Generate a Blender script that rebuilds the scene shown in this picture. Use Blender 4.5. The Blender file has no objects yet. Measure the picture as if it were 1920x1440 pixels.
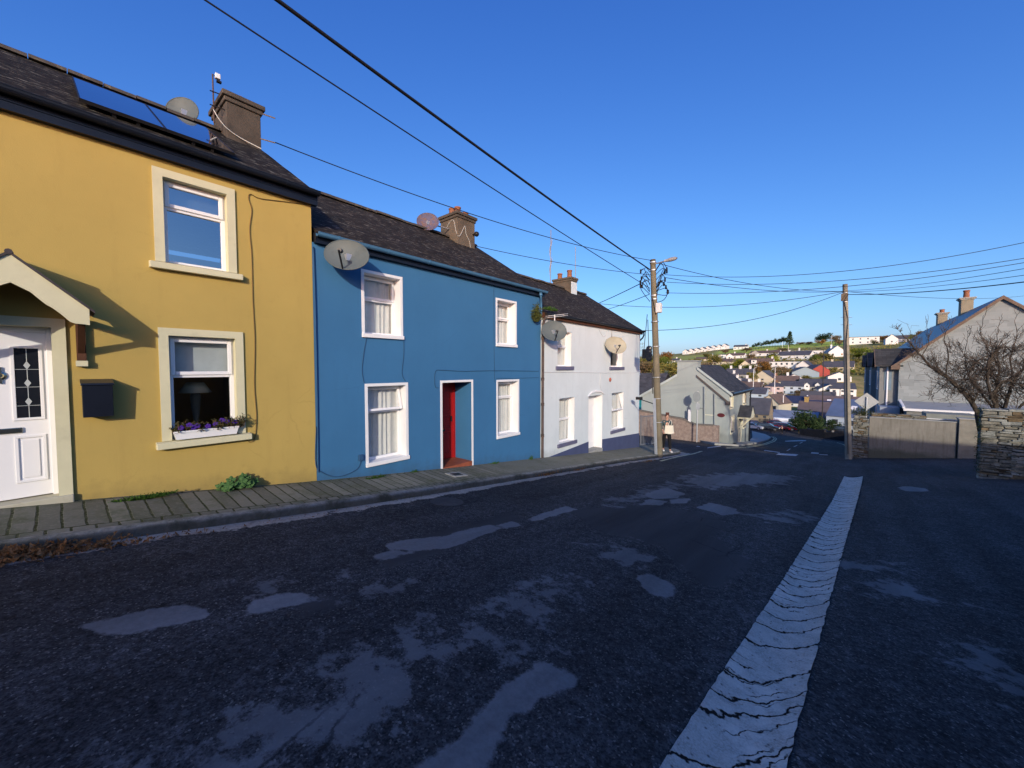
import bpy, math, random
import numpy as np
from mathutils import Vector, Matrix, noise
random.seed(7); RNG = np.random.default_rng(7)
SC = bpy.context.scene; COL = SC.collection
PI = math.pi; rad = math.radians

# ------------------------------------------------------------------ camera model and survey helpers
F = 721.0; YAW = rad(40.4); PITCH = rad(-2.4); XF = -7.2            # XF: plane of the terrace fronts
_fh = Vector((-math.sin(YAW), math.cos(YAW), 0)); _rt = Vector((math.cos(YAW), math.sin(YAW), 0))
_fw = _fh * math.cos(PITCH) + Vector((0, 0, 1)) * math.sin(PITCH)
_up = -_fh * math.sin(PITCH) + Vector((0, 0, 1)) * math.cos(PITCH)
def ray(px, py): return _fw + _rt * ((px - 960) / F) - _up * ((py - 720) / F)
def onX(px, py, X=XF): d = ray(px, py); return d * (X / d.x)
def onY(px, py, Y): d = ray(px, py); return d * (Y / d.y)
def onplane(px, py, p0, n): d = ray(px, py); return d * (Vector(p0).dot(n) / d.dot(n))
def depth(p): return Vector(p).dot(_fw)
def atd(px, py, dep): return ray(px, py) * dep

# ------------------------------------------------------------------ terrain height
_YS = np.array([-300, -60, -30, 0, 3, 10, 18, 26, 34, 60, 95, 125, 190, 225, 270, 330, 430, 590, 800, 1500, 6000.])
_ZS = np.array([6, 4.2, 1.9, -1.64, -2.06, -2.89, -3.80, -4.72, -5.75, -9.0, -13, -13.5, -12.5, -5, 1, 9, 18, 33, 22, 0, -40.])
def _pchip_slopes(x, y):
    h = np.diff(x); d = np.diff(y) / h; m = np.zeros_like(y); m[0] = d[0]; m[-1] = d[-1]
    for i in range(1, len(x) - 1):
        if d[i-1] * d[i] > 0:
            w1 = 2 * h[i] + h[i-1]; w2 = h[i] + 2 * h[i-1]; m[i] = (w1 + w2) / (w1 / d[i-1] + w2 / d[i])
    return m
_MS = _pchip_slopes(_YS, _ZS)
def _prof(Y):
    Y = np.clip(Y, _YS[0], _YS[-1]); i = np.clip(np.searchsorted(_YS, Y) - 1, 0, len(_YS) - 2)
    h = _YS[i+1] - _YS[i]; t = (Y - _YS[i]) / h
    return ((2*t**3 - 3*t**2 + 1) * _ZS[i] + (t**3 - 2*t**2 + t) * h * _MS[i] + (-2*t**3 + 3*t**2) * _ZS[i+1] + (t**3 - t**2) * h * _MS[i+1])
def _ss(a, b, x): t = np.clip((x - a) / (b - a), 0, 1); return t * t * (3 - 2 * t)
_BK = np.array([-2, -1, -.335, -.158, -.08, 0, .107, .5, 2]); _KK = np.array([.2, .4, .70, .87, .90, .97, 1.04, 1.1, 1.0])
def G(X, Y):
    X = np.asarray(X, float); Y = np.asarray(Y, float)
    z = _prof(Y) - 0.18
    k = np.interp(X / np.maximum(Y, 60), _BK, _KK)
    z = np.where(Y > 190, z + (z + 12.7) * (k - 1) * _ss(190, 300, Y), z)
    z = z + .15 * np.clip(X - .3, 0, 8) * _ss(4, 14, Y) * (1 - _ss(30, 60, Y))
    z = z + 0.9 * np.sin(X * .021 + 1.3) * np.sin(Y * .017) * _ss(180, 320, Y)
    return z
import bisect
_YL, _ZL, _ML = _YS.tolist(), _ZS.tolist(), _MS.tolist(); _BL, _KL = _BK.tolist(), _KK.tolist()
def _s1(a, b, x): t = min(1., max(0., (x - a) / (b - a))); return t * t * (3 - 2 * t)
def g(x, y):                                                          # the same height for one point, without numpy
    Y = min(max(y, _YL[0]), _YL[-1]); i = min(max(bisect.bisect_left(_YL, Y) - 1, 0), len(_YL) - 2); h = _YL[i+1] - _YL[i]; t = (Y - _YL[i]) / h
    z = (2*t**3 - 3*t**2 + 1) * _ZL[i] + (t**3 - 2*t**2 + t) * h * _ML[i] + (-2*t**3 + 3*t**2) * _ZL[i+1] + (t**3 - t**2) * h * _ML[i+1] - .18
    if y > 190:
        b_ = x / max(y, 60)
        if b_ <= _BL[0]: k = _KL[0]
        elif b_ >= _BL[-1]: k = _KL[-1]
        else: j = bisect.bisect_right(_BL, b_) - 1; k = _KL[j] + (_KL[j+1] - _KL[j]) * (b_ - _BL[j]) / (_BL[j+1] - _BL[j])
        z += (z + 12.7) * (k - 1) * _s1(190, 300, y)
    if x > .3 and 4 < y < 60: z += .15 * min(x - .3, 8) * _s1(4, 14, y) * (1 - _s1(30, 60, y))
    if y > 180: z += .9 * math.sin(x * .021 + 1.3) * math.sin(y * .017) * _s1(180, 320, y)
    return z
def onG(px, py, off=0.0):
    d = ray(px, py); t = 0.6; lo = t; dx, dy, dz = d.x, d.y, d.z
    while t < 3000:
        if dz * t < g(dx * t, dy * t) + off:
            hi = t
            for _ in range(40):
                m = (lo + hi) / 2
                if d.z * m < g(d.x * m, d.y * m) + off: hi = m
                else: lo = m
            return d * hi
        lo = t; t *= 1.015
    return d * 600

# ------------------------------------------------------------------ object helpers
ORG = {}
def props(o, label=None, cat=None, group=None, kind=None):
    if label: o['label'] = label
    if cat: o['category'] = cat
    if group: o['group'] = group
    if kind: o['kind'] = kind
    return o
def thing(name, label, cat, loc=(0, 0, 0), group=None, rz=0.0):
    o = bpy.data.objects.new(name, None); COL.objects.link(o); o.location = loc; o.rotation_euler = (0, 0, rz)
    o.empty_display_size = .2
    ORG[o.name] = Vector(loc); return props(o, label, cat, group)
def copy_tree(o, parent=None):
    c = o.copy(); COL.objects.link(c)
    if parent is not None: c.parent = parent
    for ch in list(o.children): copy_tree(ch, c)
    return c

class MB:
    def __init__(s): s.v = []; s.f = []; s.mi = []; s.cur = 0
    def add(s, verts, faces):
        b = len(s.v); s.v.extend(tuple(p) for p in verts)
        for f in faces: s.f.append(tuple(b + i for i in f)); s.mi.append(s.cur)
        return s
    def face(s, *pts): return s.add(pts, [tuple(range(len(pts)))])
    def box(s, x0, x1, y0, y1, z0, z1, M=None):
        v = [(x, y, z) for x in (x0, x1) for y in (y0, y1) for z in (z0, z1)]
        if M is not None: v = [tuple(M @ Vector(p)) for p in v]
        return s.add(v, [(0, 1, 3, 2), (4, 6, 7, 5), (0, 4, 5, 1), (2, 3, 7, 6), (0, 2, 6, 4), (1, 5, 7, 3)])
    def tube(s, pts, r, n=6, caps=True):
        pts = [Vector(p) for p in pts]; rs = r if isinstance(r, (list, tuple)) else [r] * len(pts)
        ref = None; vs = []; m = len(pts)
        for i, p in enumerate(pts):
            t = (pts[min(i + 1, m - 1)] - pts[max(i - 1, 0)])
            t = t.normalized() if t.length > 1e-9 else Vector((0, 0, 1))
            if ref is None: ref = Vector((0, 0, 1)) if abs(t.z) < .9 else Vector((1, 0, 0))
            a = t.cross(ref); a = a.normalized() if a.length > 1e-6 else t.orthogonal().normalized()
            b = a.cross(t); ref = b
            for k in range(n):
                an = 2 * PI * k / n; vs.append(p + (a * math.cos(an) + b * math.sin(an)) * rs[i])
        fs = [(i * n + k, i * n + (k + 1) % n, (i + 1) * n + (k + 1) % n, (i + 1) * n + k) for i in range(m - 1) for k in range(n)]
        if caps: fs += [tuple(range(n)), tuple(range((m - 1) * n + n - 1, (m - 1) * n - 1, -1))]
        return s.add(vs, fs)
    def prism(s, poly, off):
        n = len(poly); off = Vector(off); vs = [Vector(p) for p in poly] + [Vector(p) + off for p in poly]
        return s.add(vs, [tuple(range(n)), tuple(range(2 * n - 1, n - 1, -1))] + [(i, i + n, (i + 1) % n + n, (i + 1) % n) for i in range(n)])
    def grid(s, P):
        m = len(P); n = len(P[0])
        return s.add([p for row in P for p in row], [(i*n+j, i*n+j+1, (i+1)*n+j+1, (i+1)*n+j) for i in range(m-1) for j in range(n-1)])
    def lathe(s, prof, c, n=16, M=None):
        vs = []
        for (r, z) in prof:
            for k in range(n):
                p = Vector((r * math.cos(2*PI*k/n), r * math.sin(2*PI*k/n), z))
                vs.append((M @ p if M is not None else p) + Vector(c))
        m = len(prof)
        fs = [(i*n+k, i*n+(k+1) % n, (i+1)*n+(k+1) % n, (i+1)*n+k) for i in range(m-1) for k in range(n)]
        fs += [tuple(range(n-1, -1, -1)), tuple(range((m-1)*n, m*n))]
        return s.add(vs, fs)
    def build(s, name, mats, parent=None, smooth=False, local=False, bev=0, label=None):
        mats = mats if isinstance(mats, (list, tuple)) else [mats]
        V = np.array(s.v, float).reshape(-1, 3)
        if parent is not None:
            org = ORG.get(parent.name, Vector((0, 0, 0)))
        elif local: org = Vector((0, 0, 0))
        else:
            lo = V.min(0); hi = V.max(0); org = Vector(((lo[0]+hi[0])/2, (lo[1]+hi[1])/2, lo[2]))
        if local: org2 = Vector((0, 0, 0))
        else: org2 = org
        V = V - np.array(org2)
        me = bpy.data.meshes.new(name); me.from_pydata(V.tolist(), [], s.f)
        for m in mats: me.materials.append(m)
        if len(mats) > 1: me.polygons.foreach_set('material_index', s.mi)
        if smooth: me.polygons.foreach_set('use_smooth', [True] * len(me.polygons))
        me.update(); autouv(me)
        o = bpy.data.objects.new(name, me); COL.objects.link(o)
        if parent is not None: o.parent = parent; ORG[o.name] = org2
        else: o.location = org2; ORG[o.name] = org2
        if bev:
            b = o.modifiers.new('bevel', 'BEVEL'); b.width = bev; b.segments = 2; b.limit_method = 'ANGLE'; b.angle_limit = rad(40)
        if label: o['label'] = label
        return o

def autouv(me):
    uv = me.uv_layers.new(name='UVMap'); nl = len(me.loops)
    if nl == 0: return
    co = np.empty(len(me.vertices) * 3); me.vertices.foreach_get('co', co); co = co.reshape(-1, 3)
    vi = np.empty(nl, int); me.loops.foreach_get('vertex_index', vi)
    nf = len(me.polygons); nor = np.empty(nf * 3); me.polygons.foreach_get('normal', nor); nor = nor.reshape(-1, 3)
    tot = np.empty(nf, int); me.polygons.foreach_get('loop_total', tot)
    N = np.repeat(nor, tot, axis=0); P = co[vi]
    T = np.stack([-N[:, 1], N[:, 0], np.zeros(nl)], 1); L = np.linalg.norm(T, axis=1)
    flat = L < .05
    T[flat] = (1, 0, 0); L[flat] = 1; T /= L[:, None]
    B = np.cross(N, T); B[flat] = (0, 1, 0)
    out = np.stack([(P * T).sum(1), (P * B).sum(1)], 1)
    uv.data.foreach_set('uv', out.ravel())

# ------------------------------------------------------------------ materials
def nt(name):
    m = bpy.data.materials.new(name); m.use_nodes = True; t = m.node_tree; t.nodes.clear()
    out = t.nodes.new('ShaderNodeOutputMaterial'); return m, t, out
def N(t, typ, **kw):
    n = t.nodes.new(typ)
    for k, v in kw.items():
        if k.startswith('i_'):
            key = k[2:]; key = int(key) if key.isdigit() else key
            n.inputs[key].default_value = v
        else: setattr(n, k, v)
    return n
def L(t, a, ao, b, bi): t.links.new(a.outputs[ao], b.inputs[bi])
def c4(c): return (c[0], c[1], c[2], 1)
def mixc(t, fac, a, b, mode='MIX'):
    n = t.nodes.new('ShaderNodeMix'); n.data_type = 'RGBA'; n.blend_type = mode
    for key, v in ((0, fac), (6, a), (7, b)):
        if isinstance(v, tuple) and len(v) == 2 and hasattr(v[0], 'outputs'): t.links.new(v[0].outputs[v[1]], n.inputs[key])
        elif key == 0: n.inputs[0].default_value = v
        else: n.inputs[key].default_value = c4(v)
    return n, 2
def ramp(t, src, a, b, lo=0.0, hi=1.0):
    r = t.nodes.new('ShaderNodeMapRange'); r.clamp = True
    for k, v in ((1, a), (2, b), (3, lo), (4, hi)): r.inputs[k].default_value = v
    t.links.new(src[0].outputs[src[1]], r.inputs[0]); return r, 0
def coords(t, kind='Object', scale=(1, 1, 1)):
    tc = t.nodes.new('ShaderNodeTexCoord'); mp = t.nodes.new('ShaderNodeMapping'); mp.inputs['Scale'].default_value = scale
    t.links.new(tc.outputs[kind], mp.inputs[0]); return mp, 0
def ntex(t, co, scale, detail=4, rough=.6, dist=0):
    n = N(t, 'ShaderNodeTexNoise', i_Scale=scale, i_Detail=detail, i_Roughness=rough, i_Distortion=dist)
    t.links.new(co[0].outputs[co[1]], n.inputs['Vector']); return n, 0
def principled(t, out, col, rough, spec=.3, metal=0, bump=None, bstr=.3, bdist=.01):
    p = N(t, 'ShaderNodeBsdfPrincipled', i_Roughness=rough, i_Metallic=metal)
    p.inputs['Specular IOR Level'].default_value = spec
    if isinstance(col, tuple) and hasattr(col[0], 'outputs'): t.links.new(col[0].outputs[col[1]], p.inputs['Base Color'])
    else: p.inputs['Base Color'].default_value = c4(col)
    if bump is not None:
        b = N(t, 'ShaderNodeBump', i_Strength=bstr, i_Distance=bdist); t.links.new(bump[0].outputs[bump[1]], b.inputs['Height'])
        t.links.new(b.outputs[0], p.inputs['Normal'])
    t.links.new(p.outputs[0], out.inputs[0]); return p
MC = {}
def mat(name, col, rough=.7, var=.12, scale=3.0, bump=.15, bscale=60., spec=.25, metal=0, col2=None, stain=None, sscale=1.5, slo=.55, shi=.75, bdist=.006):
    if name in MC: return MC[name]
    m, t, out = nt(name); co = coords(t)
    n1 = ntex(t, co, scale, 5)
    hi = col2 if col2 else tuple(min(1, c * (1 + var)) for c in col); lo = tuple(c * (1 - var) for c in col) if not col2 else col
    c = mixc(t, ramp(t, n1, .3, .7), lo, hi)
    if stain:
        n2 = ntex(t, co, sscale, 7, .65); c = mixc(t, ramp(t, n2, slo, shi), c, stain)
    bm = ntex(t, co, bscale, 3) if bump else None
    principled(t, out, c, rough, spec, metal, bm, bump, bdist)
    MC[name] = m; return m

def render_wall(name, col, stain, damp=None):                        # painted render: subtle roller/hand float texture and dirt
    m, t, out = nt(name); co = coords(t)
    big = ntex(t, co, .7, 4); mid = ntex(t, co, 5, 6, .7); fine = ntex(t, co, 90, 3)
    c = mixc(t, ramp(t, big, .3, .7), tuple(x * .93 for x in col), tuple(min(1, x * 1.05) for x in col))
    c = mixc(t, ramp(t, mid, .58, .78, 0, .55), c, stain)
    st = coords(t, 'Object', (1.2, 1.2, .18)); sn = ntex(t, st, 4, 5, .7)
    c = mixc(t, ramp(t, sn, .55, .85, 0, .6), c, stain)
    sp = N(t, 'ShaderNodeSeparateXYZ'); t.links.new(co[0].outputs[0], sp.inputs[0])                 # splash dirt along the sloping foot of the wall
    w1 = N(t, 'ShaderNodeMath', operation='MULTIPLY_ADD', i_1=.13); L(t, sp, 1, w1, 0); L(t, sp, 2, w1, 2); w2 = N(t, 'ShaderNodeMath', operation='MULTIPLY_ADD', i_1=-.55); t.links.new(mid[0].outputs[0], w2.inputs[0]); L(t, w1, 0, w2, 2)
    c = mixc(t, ramp(t, (w2, 0), -.30, .02, .55, 0), c, tuple(x * .45 + .02 for x in col))
    wv = mixc(t, .10, (co[0], 0), (mid[0], 1)); ck = N(t, 'ShaderNodeTexVoronoi', feature='DISTANCE_TO_EDGE', i_Scale=.55); t.links.new(wv[0].outputs[2], ck.inputs['Vector'])
    k1 = ramp(t, (ck, 0), .0015, .004, .16, 0); gt = ramp(t, big, .52, .6); km = N(t, 'ShaderNodeMath', operation='MULTIPLY'); t.links.new(k1[0].outputs[0], km.inputs[0]); t.links.new(gt[0].outputs[0], km.inputs[1]); c = mixc(t, (km, 0), c, tuple(x * .4 for x in col))
    h = mixc(t, .35, (mid[0], 0), (fine[0], 0))
    principled(t, out, c, .75, .2, 0, h, .35, .012); return m
def slate(name, base, lich, bw=.3, bh=.22, streak=.62, moss=None, rough=.85, spec=.10):
    m, t, out = nt(name); uv = coords(t, 'UV')
    br = N(t, 'ShaderNodeTexBrick', offset=.5, i_Scale=1.0)
    for k, v in (('Mortar Size', .008), ('Brick Width', bw), ('Row Height', bh), ('Bias', 0.0), ('Mortar Smooth', .2)): br.inputs[k].default_value = v
    br.inputs['Color1'].default_value = c4(tuple(x * .75 for x in base)); br.inputs['Color2'].default_value = c4(tuple(x * 1.3 for x in base)); br.inputs['Mortar'].default_value = c4(tuple(x * .55 for x in base))
    t.links.new(uv[0].outputs[0], br.inputs['Vector'])
    s1 = coords(t, 'UV', (2.6, 7, 1)); n = ntex(t, s1, 1.6, 7, .75)
    c = mixc(t, ramp(t, n, streak, streak + .12, 0, .8), (br, 0), lich)
    co = coords(t); n2 = ntex(t, co, 1.1, 5)
    c = mixc(t, ramp(t, n2, .35, .75, 0, .5), c, tuple(x * .5 for x in base))
    if moss:
        n3 = ntex(t, co, 2.6, 6, .75); c = mixc(t, ramp(t, n3, .6, .72, 0, .8), c, moss)
    sv = N(t, 'ShaderNodeSeparateXYZ'); t.links.new(uv[0].outputs[0], sv.inputs[0])
    md = N(t, 'ShaderNodeMath', operation='FRACT'); dv = N(t, 'ShaderNodeMath', operation='DIVIDE', i_1=bh)
    t.links.new(sv.outputs[1], dv.inputs[0]); t.links.new(dv.outputs[0], md.inputs[0])
    inv = N(t, 'ShaderNodeMath', operation='SUBTRACT', i_0=1.0); t.links.new(md.outputs[0], inv.inputs[1])
    ad = N(t, 'ShaderNodeMath', operation='MULTIPLY_ADD', i_1=.5); t.links.new(br.outputs['Color'], ad.inputs[0]); t.links.new(inv.outputs[0], ad.inputs[2])
    principled(t, out, c, rough, spec, 0, (ad, 0), .5, .015); return m
def glass(name, refl=.12, tint=(.75, .8, .8), rough=.01):
    m, t, out = nt(name)
    lw = N(t, 'ShaderNodeLayerWeight', i_Blend=.5); pw = N(t, 'ShaderNodeMath', operation='POWER', i_1=4.); L(t, lw, 1, pw, 0); ad = N(t, 'ShaderNodeMath', operation='MULTIPLY_ADD', use_clamp=True, i_1=.8, i_2=refl + .035); L(t, pw, 0, ad, 0)
    tr = N(t, 'ShaderNodeBsdfTransparent', i_Color=c4(tint)); gl = N(t, 'ShaderNodeBsdfGlossy', i_Roughness=rough)
    co = coords(t); nz = ntex(t, co, 1.3, 2); b = N(t, 'ShaderNodeBump', i_Strength=.05, i_Distance=.02); t.links.new(nz[0].outputs[0], b.inputs['Height']); L(t, b, 0, gl, 'Normal')
    mx = N(t, 'ShaderNodeMixShader'); L(t, ad, 0, mx, 0); L(t, tr, 0, mx, 1); L(t, gl, 0, mx, 2); L(t, mx, 0, out, 0); return m
def cloth(name, col, trans=.35):
    m, t, out = nt(name); co = coords(t); n1 = ntex(t, co, 6, 4); c = mixc(t, ramp(t, n1, .3, .7), tuple(x * .88 for x in col), col)
    d = N(t, 'ShaderNodeBsdfDiffuse'); tr = N(t, 'ShaderNodeBsdfTranslucent'); mx = N(t, 'ShaderNodeMixShader', i_0=trans)
    t.links.new(c[0].outputs[2], d.inputs[0]); t.links.new(c[0].outputs[2], tr.inputs[0]); L(t, d, 0, mx, 1); L(t, tr, 0, mx, 2); L(t, mx, 0, out, 0); return m
def leaf_mat(name, a, b, scale=1.0):
    m, t, out = nt(name); co = coords(t, 'Object'); n1 = ntex(t, co, scale, 3, .7); rnd = N(t, 'ShaderNodeObjectInfo')
    c = mixc(t, ramp(t, n1, .32, .68), a, b)
    rr = ramp(t, (rnd, 5), 0, 1, .75, 1.3); hv = N(t, 'ShaderNodeHueSaturation'); t.links.new(rr[0].outputs[0], hv.inputs['Value']); t.links.new(c[0].outputs[2], hv.inputs['Color'])
    d = N(t, 'ShaderNodeBsdfDiffuse'); tr = N(t, 'ShaderNodeBsdfTranslucent'); mx = N(t, 'ShaderNodeMixShader', i_0=.25)
    L(t, hv, 0, d, 0); L(t, hv, 0, tr, 0); L(t, d, 0, mx, 1); L(t, tr, 0, mx, 2); L(t, mx, 0, out, 0); return m
def stone_mat(name, a, b, c_, sx=1., sy=1.):
    m, t, out = nt(name); co = coords(t); n1 = ntex(t, co, 4.5, 4); n2 = ntex(t, co, 22, 5, .7); n3 = ntex(t, co, 70, 3)
    c = mixc(t, ramp(t, n1, .38, .62), a, b); c = mixc(t, ramp(t, n2, .5, .72), c, c_)
    principled(t, out, c, .9, .15, 0, n3, .6, .01); return m

YELLOW = render_wall('yellow_render', (.43, .31, .09), (.355, .25, .075))
BLUE = render_wall('blue_render', (.042, .148, .30), (.037, .128, .25))
WHITE = render_wall('white_render', (.60, .655, .665), (.46, .50, .51))
GREYG = render_wall('grey_green_render', (.33, .37, .355), (.27, .305, .29))
PLINTH = mat('navy_plinth', (.06, .075, .15), .6, .1)
CREAM = mat('cream_paint', (.58, .55, .37), .6, .06, stain=(.45, .42, .28), bump=.1)
WPAINT = mat('white_paint', (.74, .74, .745), .5, .04, bump=.08, stain=(.62, .62, .60), slo=.62, shi=.85)
PVC = mat('white_pvc', (.76, .76, .77), .3, .02, bump=0)
BLACKP = mat('black_plastic', (.010, .013, .022), .3, .15, bump=.05)
BLUEP = mat('blue_gutter', (.06, .16, .28), .35, .1, bump=.05)
NAVYSILL = mat('slate_blue_sill', (.12, .12, .19), .5, .1)
SLATE1 = slate('dark_slate', (.019, .0165, .014), (.30, .28, .23), streak=.54, moss=(.04, .045, .02))
SLATE2 = slate('brown_slate', (.028, .0235, .0195), (.33, .30, .25), streak=.545, moss=(.075, .062, .036))
SLATE3 = slate('grey_slate', (.055, .058, .066), (.12, .12, .12), streak=.7)
RIDGE = mat('ridge_tile', (.07, .06, .05), .8, .3, 6, stain=(.22, .18, .11), sscale=5)
CHIM = mat('chimney_render', (.075, .062, .05), .9, .3, 2.5, bump=.5, bscale=25, stain=(.05, .045, .04), sscale=3, bdist=.015)
CHIM2 = mat('brown_chimney_render', (.115, .09, .066), .9, .25, 2.5, bump=.5, bscale=25, stain=(.11, .09, .07), sscale=2, bdist=.015)
TERRA = mat('terracotta', (.24, .10, .055), .8, .2, 8)
GLASSB = glass('window_glass', .02, (.93, .95, .95)); GLASSY = glass('reflective_window_glass', .46, (.5, .55, .6)); GLASSD = glass('clear_window_glass', .02, (.8, .82, .82))
NET = cloth('net_curtain', (.66, .66, .64), .1); BLIND = cloth('roller_blind', (.66, .72, .74), .2)
DRED = mat('red_door_paint', (.33, .012, .014), .35, .1, bump=.05)
TILE = mat('red_step_tile', (.26, .075, .04), .6, .25, 5)
GALV = mat('galvanised_steel', (.42, .44, .47), .45, .12, metal=.6)
DISHG = mat('grey_dish', (.092, .112, .116), .55, .08, 2, bump=.03, stain=(.07, .085, .088), sscale=4)
DISHC = mat('cream_dish', (.36, .335, .255), .55, .1, 3, bump=.03, stain=(.26, .24, .18), sscale=4)
DISHR = mat('mottled_dish', (.095, .085, .14), .7, .2, 6, stain=(.15, .09, .075), sscale=7, slo=.45, shi=.6)
BLACKM = mat('black_metal', (.015, .015, .017), .45, .1)
WIRE = mat('cable_black', (.012, .012, .015), .6, .1, bump=0)
WOOD = mat('weathered_wood', (.16, .125, .085), .9, .25, 3, bump=.5, bscale=30, stain=(.09, .075, .055), sscale=4)
POLEW = mat('pole_wood', (.155, .135, .095), .9, .25, 2, bump=.5, bscale=24, stain=(.11, .10, .075), sscale=1.2, bdist=.012)
BROWNW = mat('brown_timber', (.085, .035, .018), .7, .2, 6)
CONC = mat('concrete', (.30, .30, .28), .9, .18, 3, bump=.4, bscale=45, stain=(.15, .15, .12), sscale=2)
PAINT = mat('road_marking', (.48, .48, .47), .8, .1, 8, stain=(.16, .16, .17), sscale=6, slo=.48, shi=.62, bump=.2)
YLINE = mat('yellow_line', (.55, .50, .30), .8, .1, 8, stain=(.18, .17, .14), sscale=5, slo=.5, shi=.65)
# ------------------------------------------------------------------ world, sun, camera
SUN = Vector((1, -1.25, .46)).normalized()                           # towards the sun
w = bpy.data.worlds.new('World'); SC.world = w; w.use_nodes = True; t = w.node_tree; t.nodes.clear()
sky = t.nodes.new('ShaderNodeTexSky'); sky.sky_type = 'NISHITA'; sky.sun_disc = False
sky.sun_elevation = math.asin(SUN.z); sky.sun_rotation = math.atan2(SUN.x, SUN.y); sky.altitude = 50; sky.air_density = 1.0; sky.dust_density = 1.5; sky.ozone_density = 3.5
bg = t.nodes.new('ShaderNodeBackground'); bg.inputs[1].default_value = .15; wo = t.nodes.new('ShaderNodeOutputWorld')
sp_ = t.nodes.new('ShaderNodeSeparateColor'); cb_ = t.nodes.new('ShaderNodeCombineColor'); t.links.new(sky.outputs[0], sp_.inputs[0])
for k, (pw, am) in enumerate(((1.42, .335), (1.14, .50), (.763, 1.14))):   # the camera's rendering of a deep clear blue sky
    p_ = t.nodes.new('ShaderNodeMath'); p_.operation = 'POWER'; p_.inputs[1].default_value = pw; t.links.new(sp_.outputs[k], p_.inputs[0])
    q_ = t.nodes.new('ShaderNodeMath'); q_.operation = 'MULTIPLY'; q_.inputs[1].default_value = am; t.links.new(p_.outputs[0], q_.inputs[0]); t.links.new(q_.outputs[0], cb_.inputs[k])
t.links.new(cb_.outputs[0], bg.inputs[0]); t.links.new(bg.outputs[0], wo.inputs[0])
sl = bpy.data.lights.new('sun', 'SUN'); sl.energy = 2.0; sl.angle = rad(.5); sl.color = (1, .91, .76)
so = bpy.data.objects.new('sun', sl); COL.objects.link(so); so.rotation_euler = (-SUN).to_track_quat('-Z', 'Y').to_euler(); so.location = SUN * 60
cam = bpy.data.cameras.new('camera'); cam.sensor_width = 36; cam.lens = F / 1920 * 36; cam.clip_end = 20000; cam.clip_start = .05
co_ = bpy.data.objects.new('camera', cam); COL.objects.link(co_); co_.rotation_euler = (PI / 2 + PITCH, 0, YAW); SC.camera = co_
SC.view_settings.view_transform = 'Standard'; SC.view_settings.look = 'None'; SC.view_settings.exposure = .9; SC.view_settings.gamma = 1

# ------------------------------------------------------------------ ground sheet
def lines(*segs):
    out = []
    for a, b, st in segs: out += list(np.arange(a, b, st))
    return np.array(out + [segs[-1][1]])
def sheet(name, xs, ys, off, material, attrs=None, label=None):
    Xg, Yg = np.meshgrid(xs, ys); Z = G(Xg, Yg) + (off(Xg, Yg) if callable(off) else off)
    m, n = Xg.shape; V = np.stack([Xg, Yg, Z], -1).reshape(-1, 3)
    idx = np.arange(m * n).reshape(m, n)
    Fc = np.stack([idx[:-1, :-1], idx[:-1, 1:], idx[1:, 1:], idx[1:, :-1]], -1).reshape(-1, 4)
    me = bpy.data.meshes.new(name); me.from_pydata(V.tolist(), [], Fc.tolist()); me.materials.append(material)
    me.polygons.foreach_set('use_smooth', [True] * len(me.polygons)); me.update(); autouv(me)
    for an, fn in (attrs or {}).items():
        a = me.attributes.new(an, 'FLOAT', 'POINT'); a.data.foreach_set('value', fn(V[:, 0], V[:, 1]).astype(np.float32))
    o = bpy.data.objects.new(name, me); COL.objects.link(o); o['kind'] = 'structure'
    if label: o['label'] = label
    return o
def sdf(poly, X, Y):                                                 # >0 inside
    P = np.array(poly, float); d = np.full(X.shape, 1e9); ins = np.zeros(X.shape, bool)
    for i in range(len(P)):
        a = P[i]; b = P[(i + 1) % len(P)]; e = b - a; wx = X - a[0]; wy = Y - a[1]
        tt = np.clip((wx * e[0] + wy * e[1]) / (e @ e), 0, 1); dx = wx - e[0] * tt; dy = wy - e[1] * tt
        d = np.minimum(d, dx * dx + dy * dy)
        c = (a[1] > Y) != (b[1] > Y)
        with np.errstate(divide='ignore', invalid='ignore'): xi = (b[0] - a[0]) * (Y - a[1]) / (b[1] - a[1]) + a[0]
        ins ^= c & (X < xi)
    return np.where(ins, 1, -1) * np.sqrt(d)
def gpoly(pts): return [tuple(onG(x, y))[:2] for x, y in pts]

def terrain_mat():
    m, t, out = nt('hillside_ground'); co = coords(t); n1 = ntex(t, co, .035, 6, .65); n2 = ntex(t, co, .3, 5, .7)
    a = N(t, 'ShaderNodeAttribute', attribute_name='field')
    scrub = mixc(t, ramp(t, n1, .38, .62), (.27, .26, .075), (.31, .24, .11)); scrub = mixc(t, ramp(t, n2, .45, .7), scrub, (.13, .15, .045))
    field = mixc(t, ramp(t, n2, .3, .7), (.38, .46, .07), (.45, .52, .10))
    c = mixc(t, (a, 2), scrub, field); principled(t, out, c, .95, .1, 0, n2, .3, .3); return m
FIELD = gpoly([(1345, 668), (1400, 663), (1470, 653), (1600, 648), (1600, 640), (1585, 634), (1500, 643), (1440, 647), (1400, 652), (1345, 659)])
FIELD2 = gpoly([(1220, 672), (1330, 664), (1330, 672), (1220, 680)])
def fieldattr(X, Y): return np.maximum(_ss(-4, 2, sdf(FIELD, X, Y)), .5 * _ss(-4, 2, sdf(FIELD2, X, Y)))
ys = lines((-300, -60, 20), (-60, 130, 2), (130, 300, 5), (300, 640, 8), (640, 1500, 60), (1500, 6000, 500))
xs = lines((-5000, -400, 400), (-400, -200, 20), (-200, 160, 4), (160, 400, 20), (400, 5000, 400))
sheet('ground', xs, ys, lambda X, Y: np.where((Y < 112) & (np.abs(X) < 60), -.12, 0.), terrain_mat(), {'field': fieldattr})

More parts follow.
